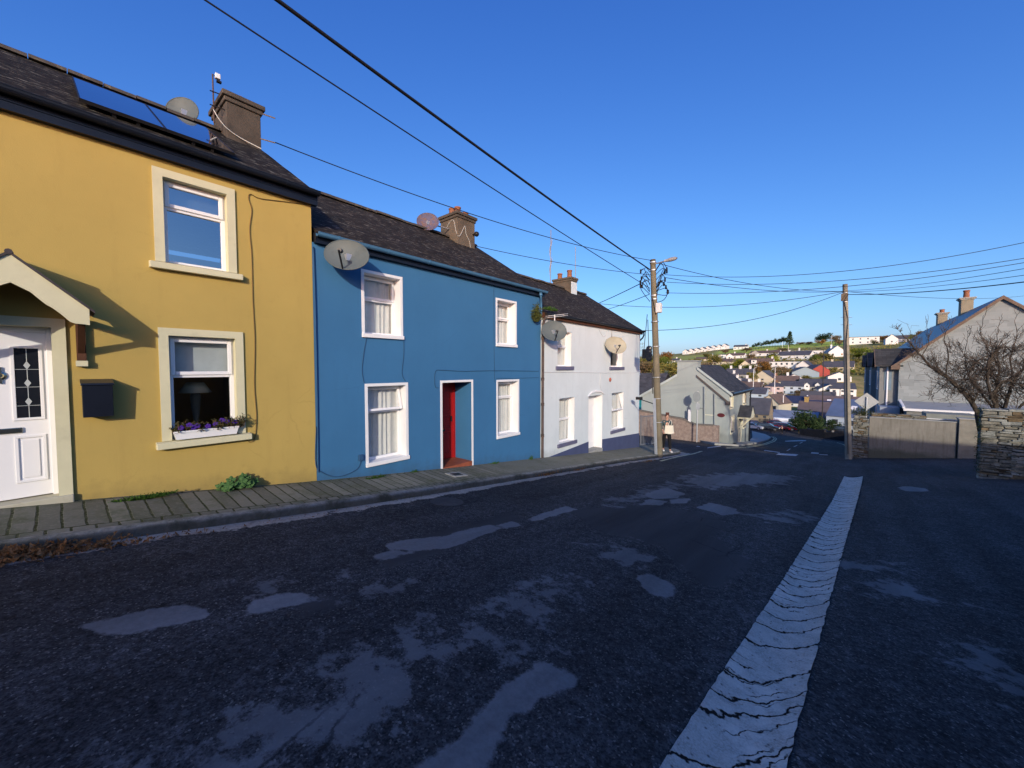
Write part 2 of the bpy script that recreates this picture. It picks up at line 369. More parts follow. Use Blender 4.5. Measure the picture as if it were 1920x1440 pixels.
# ------------------------------------------------------------------ asphalt with worn and patched areas
HARD = [[(155, 1174), (250, 1150), (345, 1131), (385, 1142), (391, 1156), (340, 1170), (235, 1189), (170, 1188)],
 [(460, 1142), (475, 1125), (540, 1109), (577, 1115), (570, 1128), (510, 1148), (468, 1152)],
 [(722, 1022), (745, 1014), (830, 1005), (920, 982), (940, 990), (900, 1006), (840, 1029), (790, 1033), (728, 1031)],
 [(698, 1043), (735, 1031), (778, 1035), (720, 1051)], [(988, 973), (1060, 949), (1087, 955), (1050, 964), (1000, 979)],
 [(1208, 926), (1250, 914), (1284, 925), (1270, 934), (1225, 936)], [(1306, 952), (1330, 942), (1382, 954), (1386, 963), (1355, 966)],
 [(1193, 1080), (1215, 1075), (1258, 1093), (1271, 1112), (1257, 1121), (1225, 1116), (1203, 1100)],
 [(930, 985), (960, 976), (975, 985), (950, 992)], [(1680, 914), (1700, 911), (1742, 917), (1740, 922), (1700, 921)],
 [(770, 1450), (850, 1380), (900, 1330), (945, 1285), (1010, 1235), (1082, 1265), (1082, 1290), (1010, 1315), (960, 1345), (930, 1405), (905, 1450)],
 [(1215, 935), (1250, 940), (1240, 948), (1200, 946)], [(1255, 937), (1295, 934), (1290, 943), (1260, 944)]]
SOFT = [[(310, 1430), (360, 1380), (420, 1325), (500, 1290), (570, 1285), (640, 1240), (740, 1200), (860, 1165), (905, 1180), (850, 1250), (760, 1310), (690, 1350), (720, 1400), (640, 1450), (320, 1450)],
 [(390, 1134), (440, 1112), (525, 1086), (600, 1068), (610, 1078), (540, 1098), (430, 1130)],
 [(940, 1130), (985, 1095), (1060, 1075), (1100, 1090), (1060, 1130), (1020, 1160), (950, 1150)],
 [(1115, 1030), (1180, 1018), (1235, 1045), (1190, 1066), (1140, 1055)], [(1270, 893), (1390, 886), (1500, 893), (1490, 905), (1330, 918), (1290, 908)],
 [(1120, 945), (1180, 925), (1250, 905), (1300, 905), (1230, 930), (1150, 950)], [(1580, 1065), (1640, 1053), (1700, 1060), (1660, 1072)],
 [(1600, 1100), (1690, 1092), (1760, 1115), (1690, 1130)], [(1750, 1230), (1840, 1210), (1900, 1250), (1920, 1330), (1850, 1280)], [(960, 1200), (1010, 1180), (1030, 1220), (970, 1240)],
 [(1400, 965), (1500, 958), (1540, 972), (1450, 985)], [(650, 1120), (760, 1090), (780, 1105), (690, 1135)]]
DARKP = [[(1060, 955), (1215, 945), (1330, 965), (1370, 985), (1280, 1035), (1130, 1000)], [(800, 1000), (960, 960), (980, 975), (840, 1035), (700, 1075), (720, 1050)],
 [(1240, 1030), (1330, 1000), (1420, 1060), (1330, 1110)], [(560, 1130), (640, 1110), (640, 1140), (560, 1160)]]
HARD = [gpoly(p) for p in HARD]; SOFT = [gpoly(p) for p in SOFT]; DARKP = [gpoly(p) for p in DARKP]
def many(polys, s):
    def fn(X, Y):
        v = np.full(X.shape, -1.0)
        for p in polys:
            P = np.array(p); lo = P.min(0) - 1; hi = P.max(0) + 1; k = (X > lo[0]) & (X < hi[0]) & (Y > lo[1]) & (Y < hi[1])
            if k.any(): v[k] = np.maximum(v[k], np.clip(sdf(p, X[k], Y[k]) / s, -1, 1))
        return v
    return fn
def kerbline(Y): return -5.93 + .30 * _ss(12, 18.5, Y)
def edge_fn(X, Y): return np.clip(((kerbline(Y) + .27) - X) / .12, -1, 1) + np.where(Y < 20, 0, -3)
def asphalt():
    m, t, out = nt('worn_asphalt'); co = coords(t)
    def attr(n): return (N(t, 'ShaderNodeAttribute', attribute_name=n), 2)
    n_big = ntex(t, co, .45, 5); n_mid = ntex(t, co, 3.2, 8, .72); n_fine = ntex(t, co, 20, 5, .82); chip = N(t, 'ShaderNodeTexVoronoi', i_Scale=85.); t.links.new(co[0].outputs[0], chip.inputs['Vector'])
    base = mixc(t, ramp(t, n_big, .35, .65), (.058, .056, .055), (.082, .080, .078))
    base = mixc(t, ramp(t, n_mid, .5, .75, 0, .8), base, (.112, .109, .106))
    bs = mixc(t, ramp(t, n_fine, .35, .7), (0.28, .28, .28), (1.5, 1.5, 1.5)); base = mixc(t, 1.0, base, bs, 'MULTIPLY'); n_lump = ntex(t, co, 8.5, 5, .75); bl = mixc(t, ramp(t, n_lump, .36, .66), (.68, .68, .68), (1.25, 1.25, 1.25)); base = mixc(t, 1.0, base, bl, 'MULTIPLY')
    cs = ramp(t, (chip, 1), 0, 1); sp = N(t, 'ShaderNodeSeparateColor'); t.links.new(chip.outputs['Color'], sp.inputs[0])
    stones = ramp(t, (sp, 0), .90, 1.0, 0, .75); base = mixc(t, stones, base, (.22, .205, .18))
    stonesd = ramp(t, (sp, 1), .6, .8, 0, .6); base = mixc(t, stonesd, base, (.012, .012, .013))
    fl2 = N(t, 'ShaderNodeTexVoronoi', i_Scale=9.); t.links.new(co[0].outputs[0], fl2.inputs['Vector'])
    fl = ramp(t, (fl2, 0), .0, .055, 1, 0); base = mixc(t, fl, base, (.3, .3, .29))
    def noisy(a, amp, lo, hi):
        s1 = N(t, 'ShaderNodeMath', operation='SUBTRACT', i_1=.5); t.links.new(n_mid[0].outputs[0], s1.inputs[0])
        s2 = N(t, 'ShaderNodeMath', operation='MULTIPLY_ADD', i_1=amp); t.links.new(s1.outputs[0], s2.inputs[0]); t.links.new(a[0].outputs[a[1]], s2.inputs[2])
        return ramp(t, (s2, 0), lo, hi)
    base = mixc(t, noisy(attr('dark'), 1.6, -.1, .25), base, (.055, .053, .052))
    soft = noisy(attr('soft'), 5.5, .0, .35); fs = ramp(t, soft, 0, 1, 0, .75); base = mixc(t, fs, base, (.165, .16, .155))
    hard = ramp(t, noisy(attr('hard'), 1.8, -.08, .12), 0, 1, 0, .92); hc = mixc(t, ramp(t, n_fine, .3, .7), (.155, .15, .145), (.22, .213, .205)); base = mixc(t, hard, base, hc)
    edge = noisy(attr('edge'), 5.0, .25, .55); ec = mixc(t, ramp(t, n_fine, .4, .6), (.32, .28, .235), (.46, .41, .34)); base = mixc(t, edge, base, ec)
    tr = coords(t, 'Object', (1.5, .10, 1)); n_tr = ntex(t, tr, 1.0, 4, .6); wb = mixc(t, ramp(t, n_tr, .38, .62), (.78, .78, .78), (1.22, 1.22, 1.22)); base = mixc(t, 1.0, base, wb, 'MULTIPLY')
    # cracks
    cw = mixc(t, .12, (co[0], 0), (n_mid[0], 1)); ck = N(t, 'ShaderNodeTexVoronoi', feature='DISTANCE_TO_EDGE', i_Scale=1.1); t.links.new(cw[0].outputs[2], ck.inputs['Vector'])
    cmask = ramp(t, (ck, 0), .004, .012, 1, 0); cm2 = N(t, 'ShaderNodeMath', operation='MULTIPLY'); gate = ramp(t, n_big, .56, .64, 0, .7); t.links.new(cmask[0].outputs[0], cm2.inputs[0]); t.links.new(gate[0].outputs[0], cm2.inputs[1])
    base = mixc(t, (cm2, 0), base, (.010, .010, .011))
    hb = mixc(t, .4, (n_fine[0], 0), (n_lump[0], 0)); sm = mixc(t, hard, hb, (.6, .6, .6)); sm = mixc(t, ramp(t, soft, 0, 1, 0, .6), sm, (.5, .5, .5))
    principled(t, out, base, .92, .10, 0, sm, .9, .012); return m
ASPH = asphalt()
AT = {'hard': many(HARD, .14), 'soft': many(SOFT, .5), 'dark': many(DARKP, .3), 'edge': edge_fn}
DL = [onG(x, y) for x, y in [(1150, 1560), (1235, 1440), (1340, 1280), (1440, 1130), (1510, 1020), (1560, 940), (1577, 905), (1583, 893)]]
DR = [onG(x, y) for x, y in [(1440, 1560), (1475, 1440), (1523, 1250), (1560, 1110), (1590, 1000), (1610, 930), (1616, 905), (1618, 893)]]
_DP = [(p.x, p.y) for p in DL] + [(p.x, p.y) for p in reversed(DR)]
def under(X, Y): return -.10 * _ss(0, .1, sdf(_DP, X, Y))
sheet('road', lines((-5.98, 5.5, .05)), lines((-3, 10, .05)), under, ASPH, AT)
sheet('road', lines((-5.98, 14, .14)), lines((10, 34, .14)), under, ASPH, AT)
NO = {k: (lambda X, Y: np.full(X.shape, -1.0)) for k in AT}
sheet('road', lines((5.5, 30, .5)), lines((-40, 10, .5)), 0.0, ASPH, NO)
sheet('road', lines((-5.98, 5.5, .5)), lines((-40, -3, .5)), 0.0, ASPH, NO)
sheet('road', lines((-60, -5.98, .5)), lines((19, 34, .5)), -.02, ASPH, NO)
sheet('road', lines((-34, 14, 1.)), lines((34, 112, 1.)), -.02, ASPH, NO)

# ------------------------------------------------------------------ cracked concrete drain channel
def drainmat():
    m, t, out = nt('cracked_concrete'); co = coords(t); a = N(t, 'ShaderNodeAttribute', attribute_name='along')
    n1 = ntex(t, co, 1.6, 5); n2 = ntex(t, co, 9, 7, .75); n3 = ntex(t, co, 80, 3); n4 = ntex(t, co, 3.4, 4, .6)
    c = mixc(t, ramp(t, n1, .35, .65), (.37, .34, .285), (.62, .575, .49)); c = mixc(t, ramp(t, n2, .44, .62, 0, .8), c, (.28, .26, .22)); c = mixc(t, ramp(t, n3, .35, .7, 0, .5), c, (.72, .67, .58))
    s = N(t, 'ShaderNodeMath', operation='MULTIPLY_ADD', i_1=.42); t.links.new(n4[0].outputs[0], s.inputs[0]); t.links.new(a.outputs[2], s.inputs[2])
    s2 = N(t, 'ShaderNodeMath', operation='MULTIPLY_ADD', i_1=.07); t.links.new(n2[0].outputs[0], s2.inputs[0]); t.links.new(s.outputs[0], s2.inputs[2])
    def cr(scale, wd, rnd):
        v = N(t, 'ShaderNodeTexVoronoi', voronoi_dimensions='1D', feature='DISTANCE_TO_EDGE', i_Scale=scale, i_Randomness=rnd); t.links.new(s2.outputs[0], v.inputs['W']); return ramp(t, (v, 0), wd * .45, wd, 1, 0)
    k = cr(2.6, .05, 1.0); k2 = cr(5.6, .055, 1.0)
    g2 = ramp(t, n1, .5, .56); mm = N(t, 'ShaderNodeMath', operation='MULTIPLY'); t.links.new(k2[0].outputs[0], mm.inputs[0]); t.links.new(g2[0].outputs[0], mm.inputs[1])
    mx = N(t, 'ShaderNodeMath', operation='MAXIMUM'); t.links.new(k[0].outputs[0], mx.inputs[0]); t.links.new(mm.outputs[0], mx.inputs[1])
    pit = N(t, 'ShaderNodeTexVoronoi', i_Scale=14.); t.links.new(co[0].outputs[0], pit.inputs['Vector']); pr = ramp(t, (pit, 0), .06, .16, .85, 0)
    c = mixc(t, pr, c, (.10, .09, .08)); c = mixc(t, (mx, 0), c, (.018, .016, .015))
    iv = N(t, 'ShaderNodeMath', operation='SUBTRACT'); t.links.new(n2[0].outputs[0], iv.inputs[0]); t.links.new(mx.outputs[0], iv.inputs[1])
    principled(t, out, c, .95, .08, 0, (iv, 0), .7, .012); return m
def resample(P, n):
    d = [0]; 
    for a, b in zip(P, P[1:]): d.append(d[-1] + (b - a).length)
    s = np.linspace(0, d[-1], n); A = np.array([tuple(p) for p in P]); return np.stack([np.interp(s, d, A[:, k]) for k in range(3)], 1)
n = 220; A = resample(DL, n); B = resample(DR, n); b = MB(); rows = []; al = []
rr = random.Random(3)
for i in range(n):
    ja = rr.uniform(-.006, .006); jb = rr.uniform(-.006, .006); row = []
    for k in range(9):
        u = k / 8; p = A[i] * (1 - u) + B[i] * u; dx = (ja if k == 0 else jb if k == 8 else 0)
        row.append((p[0] + dx, p[1], g(p[0], p[1]))); al.append(float(np.linalg.norm(A[i] - A[0])) - .10 * (2 * u - 1) ** 2)
    rows.append(row)
b.grid(rows); dr = b.build('drain_channel', drainmat(), smooth=True); dr['kind'] = 'structure'
at = dr.data.attributes.new('along', 'FLOAT', 'POINT'); at.data.foreach_set('value', al)
# dish the channel: the middle sits lower, the edges flush
for i, v in enumerate(dr.data.vertices):
    u = (i % 9) / 8; v.co.z += .006 - .045 * (1 - (2 * u - 1) ** 2)

# ------------------------------------------------------------------ pavement and kerb in front of the terrace
def pavemat():
    m, t, out = nt('pavement_flags'); uv = coords(t, 'Object'); co = coords(t)
    sp = N(t, 'ShaderNodeSeparateXYZ'); t.links.new(uv[0].outputs[0], sp.inputs[0]); cb = N(t, 'ShaderNodeCombineXYZ'); L(t, sp, 1, cb, 0); L(t, sp, 0, cb, 1)
    n0 = ntex(t, co, 6, 4); wob = mixc(t, .03, (cb, 0), (n0[0], 1))
    br = N(t, 'ShaderNodeTexBrick', offset=.37, i_Scale=1.0)
    for k, v in (('Mortar Size', .013), ('Brick Width', .172), ('Row Height', .93), ('Bias', 0.0), ('Mortar Smooth', .35)): br.inputs[k].default_value = v
    br.inputs['Color1'].default_value = (.105, .104, .08, 1); br.inputs['Color2'].default_value = (.215, .21, .17, 1); br.inputs['Mortar'].default_value = (.028, .034, .012, 1)
    t.links.new(wob[0].outputs[2], br.inputs['Vector'])
    n1 = ntex(t, co, 2.2, 6, .7); n2 = ntex(t, co, 24, 5, .7)
    c = mixc(t, ramp(t, n1, .46, .64, 0, .7), (br, 0), (.075, .085, .042)); c = mixc(t, ramp(t, n2, .5, .75, 0, .55), c, (.26, .25, .21))
    far = N(t, 'ShaderNodeAttribute', attribute_name='plain'); pl = mixc(t, ramp(t, n2, .35, .7), (.15, .15, .115), (.21, .205, .165)); pl = mixc(t, ramp(t, n1, .5, .7, 0, .6), pl, (.10, .105, .06)); c = mixc(t, (far, 2), c, pl)
    h = mixc(t, .4, (br, 1), (n2[0], 0)); iv = N(t, 'ShaderNodeInvert'); t.links.new(h[0].outputs[2], iv.inputs['Color'])
    principled(t, out, c, .92, .15, 0, (iv, 0), .6, .012); return m
def kx(Y): return float(kerbline(np.array(Y)))
outer = [(kx(y), y) for y in np.arange(-12, 18.4, .25)] + [(-5.66, 18.9), (-5.8, 19.5), (-6.15, 20.0), (-6.8, 20.35), (-7.6, 20.6), (-9, 20.9), (-12, 21.4), (-20, 22.5)]
inner = [(-7.25, y) for y in np.arange(-12, 17.6, .25)]
inner += [(-7.25, 17.75)] * 3 + [(-7.5, 17.8), (-8, 17.85), (-8.5, 17.9), (-9.2, 18), (-10, 18.0), (-12, 18.1), (-20, 18.3)]
npv = min(len(outer), len(inner)); outer = outer[:0] + outer[-npv:] if len(outer) > npv else outer; inner = inner[-npv:] if len(inner) > npv else inner
KW = .13
def inset(P, dlt):
    out = []
    for i, p in enumerate(P):
        a = Vector(P[max(i - 1, 0)]); c = Vector(P[min(i + 1, len(P) - 1)]); tn = (c - a).normalized(); nn = Vector((-tn.y, tn.x)); out.append((p[0] + nn.x * dlt, p[1] + nn.y * dlt))
    return out
kin = inset(outer, KW)
def pz(x, y, e): return g(min(x, .5), y) + e
b = MB(); rows = []; pa = []
for (ox, oy), (ix, iy) in zip(kin, inner):
    row = []
    for k in range(7):
        u = k / 6; x = ox * (1 - u) + ix * u; y = oy * (1 - u) + iy * u
        row.append((x, y, pz(x, y, .118 + .065 * u))); pa.append(float(_ss(5.5, 8.5, np.array(y))))
    rows.append(row)
b.grid(rows); pv = b.build('pavement', pavemat(), smooth=True); pv['kind'] = 'structure'
a_ = pv.data.attributes.new('plain', 'FLOAT', 'POINT'); a_.data.foreach_set('value', pa)
pv.data.flip_normals() if pv.data.polygons[5].normal.z < 0 else None
def kerbmat():
    m, t, out = nt('mossy_kerb'); co = coords(t); n1 = ntex(t, co, 2.5, 6, .7); n2 = ntex(t, co, 16, 6, .75); n3 = ntex(t, co, 50, 3)
    c = mixc(t, ramp(t, n2, .3, .7), (.17, .165, .14), (.34, .33, .29)); c = mixc(t, ramp(t, n1, .46, .64, 0, .85), c, (.045, .052, .03))
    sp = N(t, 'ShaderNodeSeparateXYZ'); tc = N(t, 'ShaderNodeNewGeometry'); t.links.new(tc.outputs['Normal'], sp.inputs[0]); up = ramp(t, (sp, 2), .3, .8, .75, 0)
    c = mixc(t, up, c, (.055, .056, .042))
    principled(t, out, c, .95, .15, 0, n2, .8, .025); return m
b = MB(); rows = []; rr = random.Random(5)
def fine(P, k):
    out = []
    for i in range(len(P) - 1):
        for q in range(k): u = q / k; out.append((P[i][0] * (1-u) + P[i+1][0] * u, P[i][1] * (1-u) + P[i+1][1] * u))
    return out + [P[-1]]
oo = fine(outer, 3); ii = fine(kin, 3)
for (ox, oy), (ix, iy) in zip(oo, ii):
    j = noise.noise(Vector((ox * 3, oy * 2.2, 0))) * .018; j2 = noise.noise(Vector((oy * 4.1, 3, 1))) * .012
    gz_ = g(ox, oy); t1 = .118 + j2
    rows.append([(ox + .01 + j, oy, gz_ - .06), (ox + j, oy, gz_ + t1 * .55), (ox - .012 + j, oy, gz_ + t1 - .02), (ox - .03, oy, gz_ + t1 + .003), (ix, iy, pz(ix, iy, .12))])
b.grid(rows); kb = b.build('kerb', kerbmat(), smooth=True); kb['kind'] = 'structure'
# ------------------------------------------------------------------ terrace houses
def wall_cells(b, y0, y1, z0, z1, holes, X=XF):
    ycut = sorted({y0, y1, *[h[0] for h in holes], *[h[1] for h in holes]}); zcut = sorted({z0, z1, *[h[2] for h in holes], *[h[3] for h in holes]})
    for a, c in zip(ycut, ycut[1:]):
        for d, e in zip(zcut, zcut[1:]):
            ym, zm = (a + c) / 2, (d + e) / 2
            if any(h[0] < ym < h[1] and h[2] < zm < h[3] for h in holes): continue
            b.face((X, a, d), (X, c, d), (X, c, e), (X, a, e))
def shell(house, wm, y0, y1, zb, eave, ridge, a, holes, side=True, roofmat=None, roof_y=None, over=.16, roofz=.09):
    b = MB(); wall_cells(b, y0, y1, zb, eave, holes)
    xb = XF - 2 * a
    for y in (y0, y1): b.face((XF, y, zb), (XF, y, eave), (XF - a, y, ridge - .1), (xb, y, eave), (xb, y, zb))
    b.face((xb, y0, zb), (xb, y1, zb), (xb, y1, eave), (xb, y0, eave))
    wl = b.build('wall', wm, house)
    ry0, ry1 = roof_y or (y0 - .02, y1 + .03)
    b = MB(); s = (ridge - eave - roofz) / (a + over)
    e1 = Vector((XF + over, 0, eave + roofz)); rg = Vector((XF - a, 0, ridge)); e2 = Vector((xb - over, 0, eave + roofz)); nseg = max(6, int((ry1 - ry0) / .35))
    th = Vector((0, 0, .05)); rows = []
    for i in range(nseg + 1):
        y = ry0 + (ry1 - ry0) * i / nseg; sag = noise.noise(Vector((y * .8, 3.3, ridge))) * .022
        row = []
        for k in range(9): u = k / 8; p = e1.lerp(rg, u); row.append((p.x, y, p.z + sag * math.sin(PI * min(u * 1.2, 1) * .8) + noise.noise(Vector((y * 2.2, u * 5, ridge))) * .010))
        rows.append(row)
    b.grid(rows)
    b.face((e1.x, ry0, e1.z - .05), (e1.x, ry1, e1.z - .05), (rg.x, ry1, rg.z - .05), (rg.x, ry0, rg.z - .05))
    b.face((e2.x, ry0, e2.z), (e2.x, ry1, e2.z), (rg.x, ry1, rg.z), (rg.x, ry0, rg.z))
    for y in (ry0, ry1): b.face((e1.x, y, e1.z - .05), (e1.x, y, e1.z), (rg.x, y, rg.z), (e2.x, y, e2.z), (e2.x, y, e2.z - .05), (rg.x, y, rg.z - .05))
    b.face((e1.x, ry0, e1.z - .05), (e1.x, ry1, e1.z - .05), (e1.x, ry1, e1.z), (e1.x, ry0, e1.z))
    rf = b.build('roof', roofmat, house)
    b = MB(); yy = ry0 + .0; rr = random.Random(int(ry0 * 10) + 77)
    while yy < ry1 - .05:
        ln = min(.42, ry1 - yy); dz = rr.uniform(-.01, .01)
        pts = [(rg.x + .13 * math.cos(t_), yy, rg.z - .035 + dz + .10 * math.sin(t_)) for t_ in np.linspace(0, PI, 7)]
        b.prism(pts, (0, ln - .012, 0)); yy += ln
    b.build('ridge_tiles', RIDGE, rf)
    return wl, rf
def gutter(house, m, y0, y1, z, x0=XF + .10, r=.065, brackets=True, fascia=None, fz=None):
    b = MB()
    out = [(x0 + r + r * math.cos(t_), z + r * math.sin(t_)) for t_ in np.linspace(-PI, 0, 9)]; inn = [(x0 + r + (r - .008) * math.cos(t_), z + .002 + (r - .008) * math.sin(t_)) for t_ in np.linspace(0, -PI, 9)]
    poly = out + [(x0 + 2 * r + .006, z + .004), (x0 + 2 * r + .006, z + .012)] + inn
    b.prism([(x, y0, zz) for x, zz in poly], (0, y1 - y0, 0))
    gt = b.build('gutter', m, house)
    if brackets:
        y = y0 + .35
        while y < y1:
            b = MB(); b.prism([(x + (.004 if x > x0 + r else -.004), y, zz - .004) for x, zz in out] + [(x0 + 2 * r + .01, y, z + .018), (x0 - .005, y, z + .018)], (0, .035, 0)); b.build('gutter_bracket', m, gt); y += 1.02
    if fascia:
        b = MB(); f0, f1 = fz; b.box(XF + .003, XF + .085, y0, y1, f0, f1 - .02); b.box(XF + .003, x0 - .004, y0 + .001, y1 - .001, f1 - .018, z + .03); b.build('fascia', fascia, house)
    return gt
def window(house, y0, y1, z0, z1, set_=.1, tr=None, ajar=0, gm=None, fm=None, ft=.055, curtain=None, surround=None, sill=None, reveal=None, blind=None, hung=None, sash=True):
    gm = gm or GLASSB; fm = fm or PVC; xf = XF - set_; b = MB(); d = .065
    b.box(xf - d, xf, y0, y0 + ft, z0, z1); b.box(xf - d, xf, y1 - ft, y1, z0, z1)
    b.box(xf - d, xf, y0 + ft, y1 - ft, z0, z0 + ft); b.box(xf - d, xf, y0 + ft, y1 - ft, z1 - ft, z1)
    pane = MB()
    if tr:
        b.box(xf - d, xf, y0 + ft, y1 - ft, tr - ft / 2, tr + ft / 2)
        ca, sa = math.cos(ajar), math.sin(ajar); zt = z1 - ft * .6
        M = Matrix.Translation((xf, 0, zt)) @ Matrix(((ca, 0, -sa, 0), (0, 1, 0, 0), (sa, 0, ca, 0), (0, 0, 0, 1)))
        hgt = zt - (tr + ft * .2); ya, yb = y0 + ft * .5, y1 - ft * .5; q = .05; x1 = .022
        for bx in ((ya, ya + q, -hgt, 0), (yb - q, yb, -hgt, 0), (ya + q, yb - q, -hgt, -hgt + q), (ya + q, yb - q, -q, 0)):
            b.box(-.03, x1, bx[0], bx[1], bx[2], bx[3], M)
        pane.add([tuple(M @ Vector(p)) for p in ((-.005, ya + q, -hgt + q), (-.005, yb - q, -hgt + q), (-.005, yb - q, -q), (-.005, ya + q, -q))], [(0, 1, 2, 3)])
        pane.face((xf - .03, y0 + ft, z0 + ft), (xf - .03, y1 - ft, z0 + ft), (xf - .03, y1 - ft, tr - ft / 2), (xf - .03, y0 + ft, tr - ft / 2))
    else: pane.face((xf - .03, y0 + ft, z0 + ft), (xf - .03, y1 - ft, z0 + ft), (xf - .03, y1 - ft, z1 - ft), (xf - .03, y0 + ft, z1 - ft))
    wn = b.build('window', fm, house, bev=.006); pane.build('pane', gm, wn)
    if curtain:
        ca_, cb_, cm, amp = curtain; m = 110; rows = [[], []]; cw = y1 - y0; sd = y0 * 7.3
        P = []
        for zi in range(6):
            zz = z0 + .03 + (z1 - z0 - .06) * zi / 5; row = []
            for i in range(m):
                u = ca_ + (cb_ - ca_) * i / (m - 1); ph = u * cw * 44 + 6.5 * noise.noise(Vector((u * 3.1, sd, zz * .25)))
                row.append((xf - .092 + amp * .8 * math.sin(ph) * (1 - .25 * zi / 5) + .5 * amp * noise.noise(Vector((u * 12, sd, zz))), y0 + u * cw + .006 * math.cos(ph), zz))
            P.append(row)
        cb2 = MB(); cb2.grid(P); cb2.build('curtain', cm, wn, smooth=True)
    if blind:
        bb = MB(); bb.box(xf - .13, xf - .122, y0 + .02, y1 - .02, blind[0], z1 - .02); bb.box(xf - .135, xf - .117, y0 + .02, y1 - .02, blind[0] - .02, blind[0]); bb.build('blind', BLIND, wn)
    rb = MB(); e = .0; xo = XF + (surround[1] if surround else .002)
    if surround:
        wv, p, sm = surround
        z_0 = z0 if sill else z0 - wv
        rb.box(XF + .001, XF + p, y0 - wv, y0, z_0, z1 + wv); rb.box(XF + .001, XF + p, y1, y1 + wv, z_0, z1 + wv); rb.box(XF + .001, XF + p, y0, y1, z1, z1 + wv)
    xi = xf - d - .03
    rb.face((xo - .003, y0 + .0005, z0), (xi, y0 + .0005, z0), (xi, y0 + .0005, z1), (xo - .003, y0 + .0005, z1)); rb.face((xo - .003, y1 - .0005, z0), (xi, y1 - .0005, z0), (xi, y1 - .0005, z1), (xo - .003, y1 - .0005, z1))
    rb.face((xo - .003, y0, z1 - .0005), (xi, y0, z1 - .0005), (xi, y1, z1 - .0005), (xo - .003, y1, z1 - .0005)); rb.face((xo - .003, y0, z0 + .0005), (xi, y0, z0 + .0005), (xi, y1, z0 + .0005), (xo - .003, y1, z0 + .0005))
    rb.build('surround' if surround else 'reveal', (surround[2] if surround else reveal), wn)
    if sill:
        ov, hh, pr, sm = sill; sb = MB(); sb.prism([(xf + .004, y0 - ov, z0 - hh), (XF + pr, y0 - ov, z0 - hh), (XF + pr, y0 - ov, z0 - .018), (xf + .004, y0 - ov, z0 + .006)], (0, y1 - y0 + 2 * ov, 0)) if set_ < .12 else sb.box(XF + .001, XF + pr, y0 - ov, y1 + ov, z0 - hh, z0 + .004)
        sb.build('sill', sm, wn, bev=.008)
    return wn
def chimney(house, x0, x1, y0, y1, z0, z1, m, pots, capm=None, ph=.22, pr=.085, cap=.07, flare=True):
    b = MB(); b.box(x0, x1, y0, y1, z0, z1 - .19)
    ch = b.build('chimney', m, house, bev=.012)
    b = MB(); b.box(x0 - cap * .45, x1 + cap * .45, y0 - cap * .45, y1 + cap * .45, z1 - .188, z1 - .10); b.box(x0 - cap, x1 + cap, y0 - cap, y1 + cap, z1 - .098, z1); b.build('chimney_cap', capm or m, ch, bev=.015)
    for (u, v, s) in pots:
        b = MB(); c = (x0 + (x1 - x0) * u, y0 + (y1 - y0) * v, z1); h = ph * s; r = pr
        b.lathe([(r * 1.15, 0), (r * 1.05, .03), (r * .95, h * .7), (r * 1.0, h * .85), (r * 1.14, h * .88), (r * 1.14, h), (r * .8, h), (r * .75, h * .6)], c, 16); b.build('chimney_pot', TERRA, ch, smooth=True)
    return ch
def cable(parent, pts, r=.007, m=None, name='cable', smooth=True):
    P = [Vector(p) for p in pts]; Q = []
    for i in range(len(P) - 1):                                       # Catmull-Rom
        p0, p1, p2, p3 = P[max(i-1, 0)], P[i], P[i+1], P[min(i+2, len(P)-1)]
        for k in range(6):
            u = k / 6; Q.append(.5 * ((2*p1) + (p2-p0)*u + (2*p0-5*p1+4*p2-p3)*u*u + (3*p1-p0-3*p2+p3)*u*u*u))
    Q.append(P[-1]); b = MB(); b.tube(Q if smooth else P, r, 5); return b.build(name, m or WIRE, parent, smooth=True)
def fx(px, py, off=.01): p = onX(px, py, XF + off); return p
HB = -7.5
# ---- yellow house
EY = 2.92
yh = thing('yellow_house', 'yellow rendered terraced house with cream trim, white panelled door and solar panels', 'house', (XF, 1.2, g(-6.5, 1.2) + .15))
yd = (-.84, -.055)
hol = [(1.0, 1.73, 1.47, 2.64), (1.0, 1.785, -1.03, .455), (yd[0], yd[1], -1.56, .485), (-3.6, -2.8, -1.0, .45), (-3.6, -2.8, 1.47, 2.64)]
shell(yh, YELLOW, -6.0, 2.97, -3.5, EY, 5.03, 3.0, hol, roofmat=SLATE1, roof_y=(-6.05, 3.03), over=.13, roofz=.14)
gutter(yh, BLACKP, -6.0, 3.05, EY + .145, XF + .10, .062, True, BLACKP, (EY - .055, EY + .055))
cs = (.105, .025, CREAM)
window(yh, 1.0, 1.73, 1.47, 2.64, .10, 2.26, 0, GLASSY, surround=cs, sill=(.17, .105, .085, CREAM), blind=(2.36,))
wlo = window(yh, 1.0, 1.785, -1.03, .455, .10, -.115, 0, GLASSD, surround=cs, sill=(.17, .105, .10, CREAM), blind=(-.10,))
window(yh, -3.6, -2.8, -1.03, .455, .10, -.115, 0, GLASSD, surround=cs, sill=(.17, .105, .10, CREAM), blind=(-.10,))
window(yh, -3.6, -2.8, 1.47, 2.64, .10, 2.26, 0, GLASSY, surround=cs, sill=(.17, .105, .085, CREAM))
